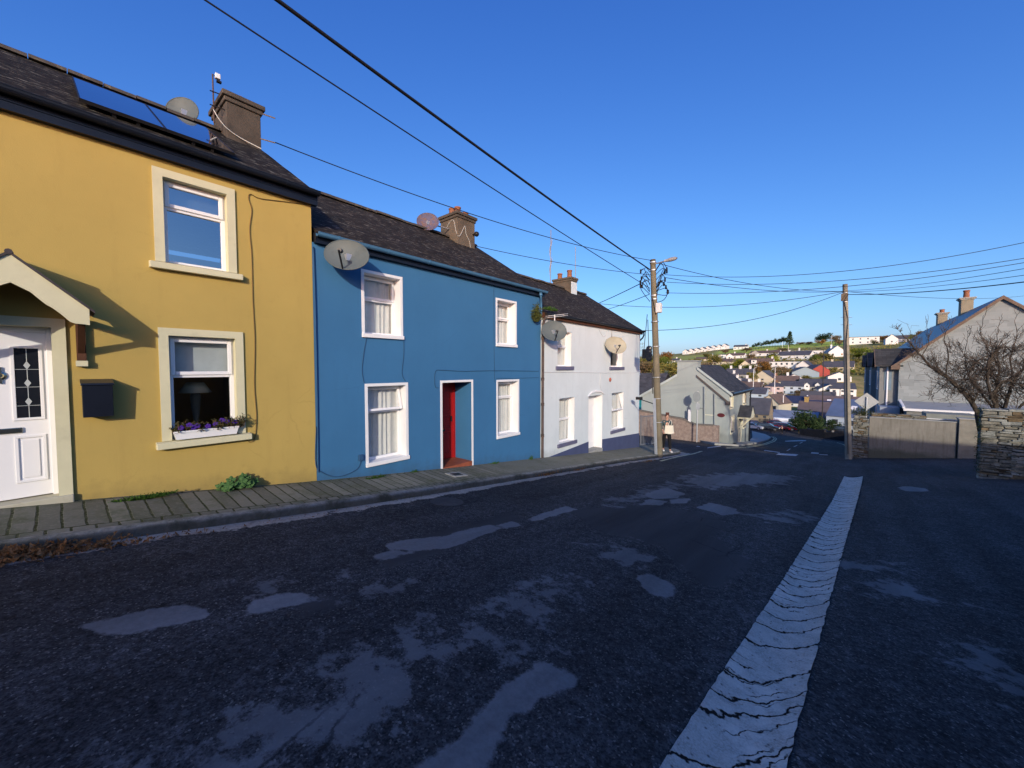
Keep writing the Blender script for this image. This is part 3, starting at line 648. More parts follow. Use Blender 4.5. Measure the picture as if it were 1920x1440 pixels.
# door
b = MB(); y0, y1 = yd; xd = XF - .14
b.box(XF + .001, XF + .028, y1, y1 + .115, g(-6.5, 0) + .05, .485 + .105); b.box(XF + .001, XF + .028, y0 - .115, y0, g(-6.5, 0) + .05, .485 + .105); b.box(XF + .001, XF + .028, y0, y1, .485, .59)
for yy in (y0 + .0005, y1 - .0005): b.face((XF + .025, yy, -1.6), (xd - .1, yy, -1.6), (xd - .1, yy, .485), (XF + .025, yy, .485))
b.face((XF + .025, y0, .4845), (xd - .1, y0, .4845), (xd - .1, y1, .4845), (XF + .025, y1, .4845))
b.build('door_surround', CREAM, yh)
b = MB(); b.box(xd - .1, XF + .06, y0 - .115, y1 + .12, -2.2, -1.555); b.build('doorstep', mat('stone_step', (.42, .40, .31), .8, .1, stain=(.26, .25, .18), sscale=3), yh, bev=.012)
b = MB(); b.box(xd - .05, xd, y0 + .03, y1 - .03, -1.54, .42); b.box(xd - .06, xd + .012, y0, y0 + .045, -1.555, .485); b.box(xd - .06, xd + .012, y1 - .045, y1, -1.555, .485); b.box(xd - .06, xd + .012, y0 + .045, y1 - .045, .42, .485)
yc = (y0 + y1) / 2
def mould(b, a, c, d, e, w=.03, p=.014, x=xd):
    b.box(x, x + p, a, c, d, d + w); b.box(x, x + p, a, c, e - w, e); b.box(x, x + p, a, a + w, d + w, e - w); b.box(x, x + p, c - w, c, d + w, e - w)
for (a, c) in ((yc + .075, yc + .315), (yc - .315, yc - .075)):
    mould(b, a, c, -.62, .26); mould(b, a, c, -1.36, -.80); b.box(xd, xd + .010, a + .055, c - .055, -1.305, -.855)
door = b.build('door', WPAINT if False else PVC, yh, bev=.004)
for (a, c) in ((yc + .105, yc + .285), (yc - .285, yc - .105)):
    b = MB(); b.box(xd + .001, xd + .006, a, c, -.59, .23); b.build('pane', mat('dark_leaded_glass', (.012, .014, .02), .12, .2, bump=0, spec=.5), door)
    b = MB(); m_ = (a + c) / 2; b.box(xd + .006, xd + .009, m_ - .003, m_ + .003, -.59, .23)
    for zz in (-.40, -.18, .03): b.prism([(xd + .0065, m_, zz + .05), (xd + .0065, m_ + .026, zz), (xd + .0065, m_, zz - .05), (xd + .0065, m_ - .026, zz)], (.006, 0, 0)); b.box(xd + .006, xd + .008, a, c, zz - .05, zz - .045)
    b.build('diamond_leading', mat('leading', (.42, .45, .46), .3, .1, bump=0), door)
b = MB(); b.box(xd + .001, xd + .022, yc - .2, yc + .14, -.765, -.70); b.build('letter_plate', mat('chrome', (.5, .47, .36), .25, .05, bump=0, metal=1), door, bev=.008)
b = MB(); b.lathe([(.045, 0), (.05, .012), (.03, .02), (.02, .03)], (0, 0, 0), 14, Matrix.Translation((xd, yc, -.09)) @ Matrix.Rotation(PI / 2, 4, 'Y')); b.box(xd, xd + .02, yc - .012, yc + .012, -.18, .01); b.build('door_knocker', mat('chrome', (.5, .47, .36)), door)
# canopy
ca = -.31; XC = XF + .5
def boardh(u): return float(np.interp(u, (0, .15, .236, .33, .42, .5, .6, .73, .8, .9, 1), (.30, .275, .26, .275, .285, .275, .28, .30, .28, .23, .185)))
apexz = 1.205; tipz = .685; lo_ = []
for i in range(-40, 41): u = abs(i) / 40; lo_.append((XC, ca + .555 * i / 40, apexz - (apexz - tipz) * u - boardh(u)))
b = MB(); n_ = len(lo_)
for i in range(n_ - 1):
    ya, yb = lo_[i][1], lo_[i + 1][1]; ta = apexz - abs(ya - ca) / .555 * (apexz - tipz); tb = apexz - abs(yb - ca) / .555 * (apexz - tipz)
    b.prism([(XC - .03, ya, lo_[i][2]), (XC - .03, yb, lo_[i + 1][2]), (XC - .03, yb, tb), (XC - .03, ya, ta)], (.03, 0, 0))
cn = b.build('canopy', CREAM, yh)
b = MB()
for s in (-1, 1):
    b.prism([(XF + .002, ca, apexz), (XF + .002, ca + s * .60, tipz - .045), (XF + .002, ca + s * .60, tipz - .015), (XF + .002, ca, apexz + .032)], (.5 + .015, 0, 0))
b.tube([(XF, ca, apexz + .02), (XC + .02, ca, apexz + .02)], .03, 8); b.build('canopy_roof', mat('dark_tile', (.05, .042, .045), .7, .3, 8), cn)
for s in (-1, 1):
    b = MB(); yb = ca + s * .49; b.box(XF + .004, XF + .06, yb - .04, yb + .04, .09, .60); b.box(XF + .062, XC - .032, yb - .038, yb + .038, .55, .62)
    b.prism([(XF + .05, yb - .03, .17), (XF + .05, yb - .03, .26), (XC - .06, yb - .03, .56), (XC - .0, yb - .03, .545)], (0, .06, 0))
    b.build('bracket', BROWNW, cn)
for s in (-1, 1): b = MB(); yb = ca + s * .49; b.box(XF + .003, XF + .07, yb - .05, yb + .05, .02, .088); b.build('bracket_block', CREAM, cn)
# wall cable
cable(yh, [fx(585, 385), fx(535, 378), fx(488, 372), fx(470, 364), fx(466, 372), fx(472, 395), fx(468, 430), fx(472, 480), fx(474, 560), fx(478, 640), fx(477, 720), fx(481, 780), fx(478, 820), fx(470, 829), fx(462, 824)], .007, mat('yellowed_cable', (.19, .12, .04)))
# chimney
chimney(yh, -10.72, -9.72, 2.38, 3.0, 4.3, 5.66, CHIM, [(.28, .5, .55), (.72, .5, .55)], None, .24, .11, .075)
# ---- blue house
EB = 2.24
bh = thing('blue_house', 'bright blue terraced house with white window trims and a deep recessed red door', 'house', (XF, 6.4, g(-6.5, 6.4) + .15))
bw = {'ul': (3.945, 4.765, .68, 1.885), 'll': (3.985, 4.875, -1.925, -.375), 'ur': (7.83, 8.60, .665, 1.86), 'lr': (7.85, 8.72, -1.90, -.39)}
bdr = (5.885, 6.845)
hol = list(bw.values()) + [(bdr[0], bdr[1], -6, -.355)]
shell(bh, BLUE, 2.975, 9.86, -6, EB, 4.42, 3.0, hol, roofmat=SLATE2, roof_y=(3.035, 9.93), over=.15, roofz=.13)
gutter(bh, BLUEP, 3.0, 9.95, EB + .13, XF + .10, .058, True, BLACKP, (EB - .02, EB + .06))
wt = (.058, .012, WPAINT); sl_ = (.065, .075, .05, WPAINT)
window(bh, *bw['ul'], .22, 1.40, 0, surround=wt, sill=sl_, curtain=(.0, 1, NET, .02)); window(bh, *bw['ll'], .22, -.92, rad(14), surround=wt, sill=sl_, curtain=(.0, 1, NET, .022))
window(bh, *bw['ur'], .22, 1.38, 0, surround=wt, sill=sl_, curtain=(.0, 1, NET, .018)); window(bh, *bw['lr'], .22, -.86, 0, surround=wt, sill=sl_, curtain=(0, 1, NET, .018))
zf = -2.44; y0, y1 = bdr; xd = XF - .65
b = MB(); b.box(XF + .001, XF + .014, y0 - .055, y0, g(-6.6, y0) + .1, -.355 + .055); b.box(XF + .001, XF + .014, y1, y1 + .055, g(-6.6, y1) + .1, -.355 + .055); b.box(XF + .001, XF + .014, y0, y1, -.355, -.30); b.build('door_surround', WPAINT, bh)
b = MB(); b.face((XF, y0 + .0005, -3), (xd - .1, y0 + .0005, -3), (xd - .1, y0 + .0005, -.355), (XF, y0 + .0005, -.355)); b.face((XF, y1 - .0005, -3), (xd - .1, y1 - .0005, -3), (xd - .1, y1 - .0005, -.355), (XF, y1 - .0005, -.355)); b.face((XF, y0, -.3555), (xd - .1, y0, -.3555), (xd - .1, y1, -.3555), (XF, y1, -.3555)); b.build('porch_reveal', BLUE, bh)
b = MB(); b.box(xd - .1, XF + .02, y0 + .001, y1 - .001, -3.0, zf + .035); 
b.build('doorstep', TILE, bh)
b = MB(); b.box(xd - .05, xd, y0 + .02, y1 - .02, zf + .04, -.38); b.box(xd, xd + .03, y0 + .002, y0 + .07, zf + .036, -.36); b.box(xd, xd + .03, y1 - .07, y1 - .002, zf + .036, -.36); b.box(xd, xd + .03, y0 + .07, y1 - .07, -.44, -.36)
for (a, c) in ((y0 + .13, (y0 + y1) / 2 - .03), ((y0 + y1) / 2 + .03, y1 - .13)):
    for (d, e) in ((zf + .2, zf + .75), (zf + .85, zf + 1.2), (zf + 1.3, -.55)): mould(b, a, c, d, e, .035, .016, xd); b.box(xd, xd + .008, a + .06, c - .06, d + .06, e - .06)
dr2 = b.build('door', DRED, bh, bev=.004)
b = MB(); b.box(xd, xd + .03, y1 - .16, y1 - .12, zf + 1.02, zf + 1.16); b.build('handle', BLACKM, dr2); b = MB(); b.box(xd + .001, xd + .012, (y0+y1)/2 - .14, (y0+y1)/2 + .14, zf + .78, zf + .83); b.build('letter_plate', BLACKM, dr2)
CB = mat('blue_cable', (.025, .075, .16))
cable(bh, [fx(690, 625), fx(684, 650), fx(679, 690), fx(681, 710), fx(683, 718)], .006, CB); cable(bh, [fx(757, 640), fx(757, 665), fx(754, 700), fx(760, 714)], .006, CB)
cable(bh, [fx(822, 727), fx(817, 726), fx(815, 715), fx(817, 696), fx(830, 694), fx(870, 696), fx(930, 695), fx(1010, 696)], .007, CB); cable(bh, [fx(926, 540), fx(926, 600), fx(927, 690), fx(928, 718)], .006, CB)
cable(bh, [fx(593, 800), fx(592, 870), fx(605, 886), fx(630, 894), fx(655, 888), fx(672, 877), fx(677, 862)], .008, CB); cable(bh, [fx(930, 709), fx(970, 709), fx(1010, 708)], .005, CB)
b = MB(); p = fx(676, 858); b.box(XF + .002, XF + .05, p.y - .05, p.y + .05, p.z - .06, p.z + .06); b.build('socket_box', CB, bh, bev=.008)
b = MB(); p = fx(580, 460)
cable(bh, [(XF + .02, 2.99, 2.15), (XF + .025, 3.0, 1.0), (XF + .02, 3.0, -1.0), (XF + .02, 2.99, -1.9)], .012, CB)
pd = [(XF + .16, 9.62, EB + .08), (XF + .16, 9.64, EB - .02), (XF + .10, 9.72, EB - .12), (XF + .055, 9.8, EB - .2), (XF + .055, 9.8, EB - .62)]
b = MB(); b.tube(pd, .035, 8); b.tube([pd[0], pd[1]], .05, 8); b.build('downpipe', BLUEP, bh, smooth=True)
chimney(bh, -10.55, -9.7, 8.62, 9.42, 3.3, 5.15, CHIM2, [(.5, .18, .9), (.5, .5, 1.45), (.6, .84, .9)], CHIM, .24, .10, .07)
cable(bh, [(-10.2, 8.61, 4.75), (-10.0, 8.61, 4.9), (-9.85, 8.61, 4.85), (-9.75, 8.61, 4.5), (-9.68, 8.7, 4.35), (-9.69, 8.95, 4.75), (-9.69, 9.0, 4.5), (-9.69, 9.15, 4.3), (-9.69, 9.2, 4.1)], .008, mat('white_cable', (.5, .5, .47)))
# ---- white house
EW = 1.60
wh = thing('white_house', 'white rendered terraced house with navy plinth, slate blue sills and a white door', 'house', (XF, 13.8, g(-6.5, 13.8) + .15))
def rect(px0, px1, pyt, pyb):
    pm = (px0 + px1) / 2; a = onX(px0, (pyt + pyb) / 2); c = onX(px1, (pyt + pyb) / 2); return (a.y, c.y, onX(pm, pyb).z, onX(pm, pyt).z)
ww = [rect(1045.5, 1071, 622, 687), rect(1048.5, 1077, 746, 829), rect(1145, 1167, 632, 688), rect(1147, 1168.5, 736, 805)]
wd = (onX(1103, 800).y, onX(1129, 800).y); wdt = onX(1103, 743).z
WE = 17.78
hol = ww + [(wd[0], wd[1], -7, wdt)]
shell(wh, WHITE, 9.865, WE, -7, EW, 3.82, 3.0, hol, roofmat=SLATE2, roof_y=(9.935, WE + .08), over=.15, roofz=.12)
gutter(wh, BLACKP, 9.93, WE + .1, EW + .12, XF + .10, .058, True, BROWNW, (EW - .03, EW + .05))
for i, r_ in enumerate(ww):
    window(wh, *r_, .20, r_[2] + (r_[3] - r_[2]) * (.5 if i == 1 else .56 if i != 3 else .50), rad(16) if i == 3 else 0, curtain=(.45, 1, NET, .02) if i != 2 else (0, .3, NET, .02), reveal=WPAINT, sill=(.12, .12, .06, NAVYSILL), gm=GLASSB)
y0, y1 = wd; xd = XF - .32; zf = g(-6.6, (y0 + y1) / 2) + .26
b = MB(); b.face((XF, y0 + .0005, -7), (xd - .1, y0 + .0005, -7), (xd - .1, y0 + .0005, wdt), (XF, y0 + .0005, wdt)); b.face((XF, y1 - .0005, -7), (xd - .1, y1 - .0005, -7), (xd - .1, y1 - .0005, wdt), (XF, y1 - .0005, wdt)); b.face((XF, y0, wdt - .0005), (xd - .1, y0, wdt - .0005), (xd - .1, y1, wdt - .0005), (XF, y1, wdt - .0005)); b.build('porch_reveal', WPAINT, wh)
b = MB(); b.box(xd - .1, XF + .03, y0 + .002, y1 - .002, -6, zf); b.build('doorstep', CONC, wh)
b = MB(); b.box(xd - .05, xd, y0 + .02, y1 - .02, zf + .01, wdt - .02); b.box(xd, xd + .02, y0 + .002, y0 + .06, zf, wdt - .002); b.box(xd, xd + .02, y1 - .06, y1 - .002, zf, wdt - .002)
for (d, e) in ((zf + .2, zf + .85), (zf + .98, zf + 1.75)): mould(b, y0 + .14, y1 - .14, d, e, .03, .01, xd)
d3 = b.build('door', WPAINT, wh); b = MB(); b.box(xd, xd + .03, y0 + .12, y0 + .17, zf + 1.2, zf + 1.36); b.box(xd, xd + .012, y0 + .22, y0 + .42, zf + 1.32, zf + 1.36); b.build('handle', BLACKM, d3)
b = MB(); pts = [(XF + .002, y0 - .07, wdt + .02), (XF + .002, (y0 + y1) / 2, wdt + .2), (XF + .002, y1 + .1, wdt + .02)]
b.prism([(XF + .002, y0 - .08, wdt + .0), (XF + .002, y0 + .2, wdt + .16), (XF + .002, (y0 + y1) / 2, wdt + .21), (XF + .002, y1 - .2, wdt + .17), (XF + .002, y1 + .1, wdt + .0), (XF + .002, y1 - .15, wdt + .10), (XF + .002, (y0 + y1) / 2, wdt + .14), (XF + .002, y0 + .15, wdt + .10)], (.05, 0, 0)); b.build('door_hood', WPAINT, wh)
b = MB()                                                              # navy plinth, its top follows the photo line
def plz(y): return float(np.interp(y, [9.9, wd[0], WE], [-2.95, onX(1103, 828).z, onX(1198, 812).z]))
for a, c in ((9.9, wd[0]), (wd[1], WE)):
    b.prism([(XF + .002, a, -7), (XF + .002, c, -7), (XF + .002, c, plz(c)), (XF + .002, a, plz(a))], (.018, 0, 0))
b.box(XF - 6, XF + .02, WE + .002, WE + .02, -7, plz(WE)); b.build('plinth', PLINTH, wh)
CW_ = mat('white_painted_cable', (.55, .55, .58))
cable(wh, [fx(1018, 698), fx(1060, 698), fx(1126, 699), fx(1180, 699), fx(1195, 698)], .008, CW_); cable(wh, [fx(1126, 699), fx(1125, 720), fx(1127, 730), fx(1131, 738)], .008, CW_)
cable(wh, [fx(1123, 617), fx(1130, 630), fx(1136, 628), fx(1137, 618)], .008, CW_); cable(wh, [fx(1147, 620), fx(1147, 632)], .012, mat('grey_bracket', (.2, .2, .21)))
cable(wh, [fx(1018, 670), fx(1022, 680), fx(1021, 692), fx(1019, 698)], .007, CW_)
b = MB(); p = fx(1144, 712); b.lathe([(.085, 0), (.09, .02), (.05, .05)], (0, 0, 0), 14, Matrix.Translation((XF, p.y, p.z)) @ Matrix.Rotation(PI / 2, 4, 'Y')); b.build('plaque', mat('red_plaque', (.38, .12, .08), .5, .3, 20, stain=(.5, .4, .3), sscale=20), wh)
chimney(wh, -10.75, -9.75, 15.75, 16.28, 2.8, 4.30, CHIM2, [(.2, .5, 1.0), (.75, .5, 1.25)], None, .30, .115, .06)
b = MB(); b.box(-9.748, -9.74, 15.76, 16.27, 3.2, 4.08); b.build('render_patch', WHITE, wh)
b = MB(); b.tube([(XF + .16, WE + .02, EW + .10), (XF + .16, WE + .06, EW - .06), (XF + .1, WE + .07, EW - .18), (XF - .05, WE + .07, EW - .32)], .035, 8); b.build('downpipe', BLACKP, wh, smooth=True)
b = MB(); b.box(XF - .12, XF - .02, WE + .021, WE + .14, -.35, -.1); b.build('meter_box', mat('pale_box', (.6, .6, .6)), wh)
RUSTP = mat('rusty_pipe', (.075, .055, .05), .8, .3, 6, stain=(.13, .07, .04), sscale=8)
dp = MB(); dp.tube([(XF + .12, 9.99, EW + .08), (XF + .07, 9.93, EW - .12), (XF + .06, 9.90, EW - .3), (XF + .06, 9.89, -1.2), (XF + .06, 9.89, -2.86)], .042, 10)
for z_ in (.9, -.4, -1.2, -2.2): dp.tube([(XF + .06, 9.89, z_), (XF + .06, 9.89, z_ + .09)], .055, 10)
o = dp.build('downpipe', RUSTP, wh, smooth=True)
# ------------------------------------------------------------------ fittings on the terrace
def dish(name, label, c, wpx, hpx, nrm, m, mount, lnb=True, tilt=0.0):
    c = Vector(c); dep = depth(c); W = wpx * dep / F / 2; H = hpx * dep / F / 2; n_ = Vector(nrm).normalized()
    h = Vector((0, 0, 1)).cross(n_).normalized(); v = n_.cross(h); h, v = h * math.cos(tilt) + v * math.sin(tilt), v * math.cos(tilt) - h * math.sin(tilt)
    th = thing(name, label, 'satellite dish', mount)
    b = MB(); R_ = 8; K = 40
    def P(r, k, off): a = 2 * PI * k / K; return c + h * (W * r * math.cos(a)) + v * (H * r * math.sin(a)) + n_ * (W * .22 * (r * r - 1) + off)
    for off in (0, -.012):
        rows = [[P(r / R_, k, off) for k in range(K + 1)] for r in range(R_ + 1)]; b.grid(rows)
    b.tube([P(1, k, -.006) for k in range(K + 1)], .011, 6, False)
    b.build('reflector', m, th, smooth=True)
    b = MB(); back = c - n_ * (W * .22 + .03); b.tube([back, back.lerp(Vector(mount), .5) , Vector(mount)], .022, 8); b.box(*[q for k in range(3) for q in (back[k] - .06, back[k] + .06)]); b.build('mounting_arm', GALV, th)
    if lnb:
        b = MB(); low = c - v * H * .98 ; foc = c + n_ * W * .95 - v * H * .55; b.tube([low, foc], .016, 6); b.build('feed_arm', BLACKM, th)
        b = MB(); b.tube([foc - n_ * .02 + v * .02, foc - n_ * .10 + v * .05], [.035, .04], 10); b.build('receiver', mat('receiver_grey', (.05, .055, .06), .4), th)
    return th
SE = (.72, -.62, .30)
p = onX(650, 477, -6.78); dish('satellite_dish', 'large grey satellite dish under the eaves of the blue house', p, 80, 62, SE, DISHG, (XF + .02, p.y + .12, p.z - .1), tilt=rad(-10))
p = onX(1039, 620, -6.82); dish('satellite_dish', 'grey satellite dish beside the downpipe on the white house, over its upper window', p, 48, 40, SE, DISHG, (XF + .02, p.y + .15, p.z))
p = onX(1155, 647, -6.82); dish('satellite_dish', 'cream satellite dish in front of the far upper window of the white house', p, 41, 33, SE, DISHC, (XF + .02, p.y - .1, p.z + .25), tilt=rad(-8))
p = onX(341, 207, -10.45); dish('satellite_dish', 'pale grey satellite dish peeping over the ridge behind the solar panels', p, 53, 54, (.72, -.55, .15), DISHG, (-10.7, 2.36, p.z), lnb=False)
p = onX(802, 415, -10.1); dish('satellite_dish', 'round mottled rusty satellite dish beside the chimney of the blue house', p, 40, 36, (.7, -.6, .25), DISHR, (-10.1, 8.61, p.z), lnb=False)
b = MB(); p = onX(896, 441, -9.6); b.lathe([(.03, 0), (.07, .01), (.09, .06), (.06, .13), (.02, .14)], p, 12, Matrix.Rotation(rad(70), 4, 'X')); b.tube([p, Vector((-9.69, 9.3, p.z))], .02, 6)
props(b.build('security_lamp', BLACKM, smooth=True), 'small black lamp bracketed to the side of the blue house chimney', 'lamp')
# solar panels on the yellow roof
e1 = Vector((XF + .13, 0, EY + .14)); rg = Vector((XF - 3.0, 0, 5.03)); sl = (rg - e1).normalized(); rn = Vector((-sl.z, 0, sl.x)); rn = rn if rn.z > 0 else -rn
def solmat():
    m, t, out = nt('solar_cells'); uv = coords(t, 'UV'); br = N(t, 'ShaderNodeTexBrick', offset=0, i_Scale=1.0)
    for k, v in (('Mortar Size', .0025), ('Brick Width', .158), ('Row Height', .158)): br.inputs[k].default_value = v
    br.inputs['Color1'].default_value = (.008, .010, .022, 1); br.inputs['Color2'].default_value = (.009, .011, .025, 1); br.inputs['Mortar'].default_value = (.02, .022, .03, 1)
    t.links.new(uv[0].outputs[0], br.inputs[0]); p = principled(t, out, (br, 0), .06, .5); gl = N(t, 'ShaderNodeBsdfGlossy', i_Roughness=.03, i_Color=(.9, .93, 1, 1)); mx = N(t, 'ShaderNodeMixShader', i_0=.48); L(t, p, 0, mx, 1); L(t, gl, 0, mx, 2); L(t, mx, 0, out, 0); return m
SOL = solmat(); pts = [onplane(x, y, e1 + rn * .10, rn) for x, y in ((130, 141), (155, 189), (262, 184), (310, 238), (460, 299))]
yL = (pts[0].y + pts[1].y) / 2; yM = (pts[2].y + pts[3].y) / 2
def slope(p): return (Vector(p) - e1 - rn * .10).dot(sl)
sT = slope(pts[0]); sB = (slope(pts[1]) + slope(pts[3])) / 2; yR = yM + (yM - yL)
print('panel', yL, yM, yR, sB, sT)
for i, (a, c) in enumerate(((yL, yM - .002), (yM + .002, yR))):
    th = thing('solar_panel', ('solar panel on the yellow roof, nearer the open slates' if i == 0 else 'solar panel on the yellow roof, next to the chimney'), 'solar panel', e1 + sl * sB + Vector((0, (a + c) / 2, 0)) + rn * .05, 'solar panels on the yellow roof')
    def Q(y, s, h): return e1 + sl * s + rn * h + Vector((0, y, 0))
    b = MB()
    for (ya, yc_, sa, sc) in ((a, a + .014, sB, sT), (c - .014, c, sB, sT), (a + .014, c - .014, sB, sB + .014), (a + .014, c - .014, sT - .014, sT)):
        b.add([Q(y, s, h) for y in (ya, yc_) for s in (sa, sc) for h in (.06, .103)], [(0, 1, 3, 2), (4, 6, 7, 5), (0, 4, 5, 1), (2, 3, 7, 6), (0, 2, 6, 4), (1, 5, 7, 3)])
    b.build('frame', BLACKM, th); b = MB(); b.face(Q(a + .014, sB + .014, .1), Q(c - .014, sB + .014, .1), Q(c - .014, sT - .014, .1), Q(a + .014, sT - .014, .1)); b.build('cell_sheet', SOL, th)
    b = MB()
    for yy in (a + .3, c - .3): b.add([Q(y, s, h) for y in (yy, yy + .04) for s in (sB + .02, sT) for h in (.0, .06)], [(0, 1, 3, 2), (4, 6, 7, 5), (0, 4, 5, 1), (2, 3, 7, 6), (0, 2, 6, 4), (1, 5, 7, 3)])
    b.build('rail', BLACKM, th)
# weather station mast on the yellow chimney
mp = onX(401, 216, -9.9); mt_ = onX(401, 140, -9.9)
th = thing('weather_station', 'thin mast with a small white sensor box on the yellow house chimney', 'weather station', (mp.x, mp.y, mp.z - .1))
b = MB(); b.tube([(mp.x, mp.y, mp.z - .15), (mp.x, mp.y, mt_.z)], .014, 6); b.build('mast', mat('brown_mast', (.09, .06, .05)), th)
b = MB(); q = onX(408, 144, -9.9); b.box(q.x - .04, q.x + .04, q.y - .045, q.y + .045, q.z - .05, q.z + .055); b.build('sensor_box', WPAINT, th, bev=.012); b = MB(); b.box(q.x - .03, q.x + .03, q.y - .02, q.y + .06, q.z - .11, q.z - .075); b.tube([(mp.x, mp.y, q.z), q], .008, 5); b.build('sensor_bracket', BLACKM, th)
b = MB()
for yy in (172, 198): a_ = onX(399, yy, -9.9); b.tube([(a_.x, a_.y - .05, a_.z), (-9.75, 2.6, a_.z - .05)], .012, 5)
b.build('chimney_bracket', BLACKM, th)
cable(yh, [onX(400, 205, -9.75), onX(410, 222, -9.70), onX(425, 240, -9.69), onX(450, 258, -9.68), onX(490, 279, -9.5)], .009, mat('white_cable', (.5, .5, .47)))
b = MB()
for (a_, c_) in (((488, 212), (516, 222)), ((488, 260), (516, 268))): b.tube([onX(*a_, -9.72), onX(*c_, -9.6)], .014, 5)
b.build('wire_bracket', WOOD, yh)
# aerials on the white house
def yagi(name, label, cat, base, top, boomz, m, els=7, L_=.9, d=(.3, .95, 0), vert=False):
    base = Vector(base); top = Vector(top); th = thing(name, label, cat, base); b = MB(); b.tube([base, top], .018, 6); b.build('mast', m, th)
    for z in boomz:
        c = Vector((base.x + (top.x - base.x) * .5, base.y, z)); dd = Vector(d).normalized(); b = MB(); a0 = c - dd * L_ * .4; b.tube([a0, a0 + dd * L_], .010, 5); sd = Vector((0, 0, 1)) if vert else Vector((-dd.y, dd.x, 0))
        for k in range(els): q = a0 + dd * (L_ * k / (els - 1)); w_ = .22 - .012 * k; b.tube([q - sd * w_, q + sd * w_], .006, 4)
        b.build('aerial', m, th)
    return th
AM = mat('aerial_metal', (.18, .19, .22), .5, .1, metal=.3)
bz = onX(1032, 527, -10.15); tp = onX(1033, 431, -10.15); yagi('tv_aerial', 'tall television mast with vertical rods beside the white house chimney', 'aerial', (bz.x, bz.y, bz.z - .3), (tp.x, tp.y, tp.z), [onX(1033, 465, -10.15).z, onX(1033, 500, -10.15).z], AM, 9, .55, (.2, 0.1, .97), True)
bz = onX(1079, 548, -9.95); tp = onX(1079, 463, -9.95); th = thing('radio_mast', 'bare thin mast standing on the white house chimney', 'aerial', (bz.x, bz.y, bz.z - .3)); b = MB(); b.tube([(bz.x, bz.y, bz.z - .3), tp], .016, 6); b.build('mast', AM, th); b = MB(); b.box(bz.x - .15, bz.x + .02, bz.y - .03, bz.y + .03, 3.9, 3.94); b.box(bz.x - .15, bz.x + .02, bz.y - .03, bz.y + .03, 4.1, 4.14); b.build('mast_clamp', GALV, th)
p = onX(1040, 593, -6.9); yagi('tv_aerial', 'small white roof aerial on the gutter of the white house', 'aerial', (p.x, p.y, p.z - .25), (p.x, p.y, p.z + .05), [p.z + .03, p.z - .02], WPAINT, 5, .7, (.2, .9, .15))
# letterbox
a_ = onX(153, 716, XF + .19); c_ = onX(214, 780, XF + .19); th = thing('letterbox', 'black metal letterbox on the yellow wall beside the white door', 'letterbox', (XF, (a_.y + c_.y) / 2, c_.z))
b = MB(); b.prism([(XF + .002, a_.y, c_.z + .02), (XF + .17, a_.y, c_.z), (XF + .19, a_.y, a_.z - .05), (XF + .19, a_.y, a_.z - .045), (XF + .002, a_.y, a_.z - .02)], (0, c_.y - a_.y, 0)); b.build('body', BLACKP, th, bev=.006)
b = MB(); b.prism([(XF + .003, a_.y - .012, a_.z + .03), (XF + .003, a_.y - .012, a_.z + .012), (XF + .20, a_.y - .012, a_.z - .048), (XF + .205, a_.y - .012, a_.z - .04), (XF + .2, a_.y - .012, a_.z - .02)], (0, c_.y - a_.y + .024, 0)); b.build('lid', BLACKP, th, bev=.004)
# leaves helper
def leaves(b, pts, size, rnd, droop=.5, n=1):
    for p in pts:
        for _ in range(n):
            a = rnd.uniform(0, 2 * PI); el = rnd.uniform(-.6, 1.2); d = Vector((math.cos(a) * math.cos(el), math.sin(a) * math.cos(el), math.sin(el))); s = size * rnd.uniform(.6, 1.3)
            q = d.orthogonal().normalized(); q = (Matrix.Rotation(rnd.uniform(0, 6.28), 3, d) @ q); p = Vector(p)
            b.face(p - q * s * .32, p + d * s * .5 - q * s * .02 + q.cross(d) * s * .1, p + d * s, p + q * s * .36 + d * s * .45)
LEAF_OL = leaf_mat('olive_leaves', (.055, .075, .02), (.10, .10, .04)); LEAF_G = leaf_mat('green_leaves', (.035, .085, .018), (.075, .14, .03)); LEAF_DRY = leaf_mat('dead_leaves', (.13, .055, .02), (.42, .25, .12), 22)
PETAL = mat('purple_petal', (.06, .02, .22), .6, .2)
rnd = random.Random(11)
# flower box on the lower sill
a_ = onX(326, 822, XF + .085); c_ = onX(448, 812, XF + .085); zb = -1.022
th = thing('flower_box', 'white plastic flower box of purple pansies on the yellow house window sill', 'flower box', (XF + .06, (a_.y + c_.y) / 2, zb)); y0, y1 = a_.y - .0, c_.y - .0
b = MB(); b.add([(XF - .06 + .02 * 1, y0 + .03, zb), (XF + .085, y0 + .03, zb), (XF + .085, y1 - .03, zb), (XF - .04, y1 - .03, zb), (XF - .055, y0, zb + .115), (XF + .1, y0, zb + .115), (XF + .1, y1, zb + .115), (XF - .055, y1, zb + .115)], [(0, 3, 2, 1), (0, 1, 5, 4), (1, 2, 6, 5), (2, 3, 7, 6), (3, 0, 4, 7)])
b.box(XF + .098, XF + .107, y0 - .005, y1 + .005, zb + .10, zb + .122); b.box(XF - .05, XF + .098, y0 + .005, y1 - .005, zb + .09, zb + .10); b.build('trough', PVC, th)
b = MB(); fl = MB(); st = MB()
for k in range(120):
    x = rnd.uniform(XF - .045, XF + .11); y = rnd.uniform(y0 - .03, y1 + .08); h = rnd.uniform(.02, .15) * (1 + .6 * max(0, (y - y0) / (y1 - y0) - .6)); base = Vector((x, y, zb + .10)); tip = base + Vector((rnd.uniform(-.02, .05), rnd.uniform(-.03, .03), h)); st.tube([base, tip], .0025, 4, False)
    leaves(b, [base.lerp(tip, u) for u in (.3, .6, .8, 1)], .05, rnd, n=2)
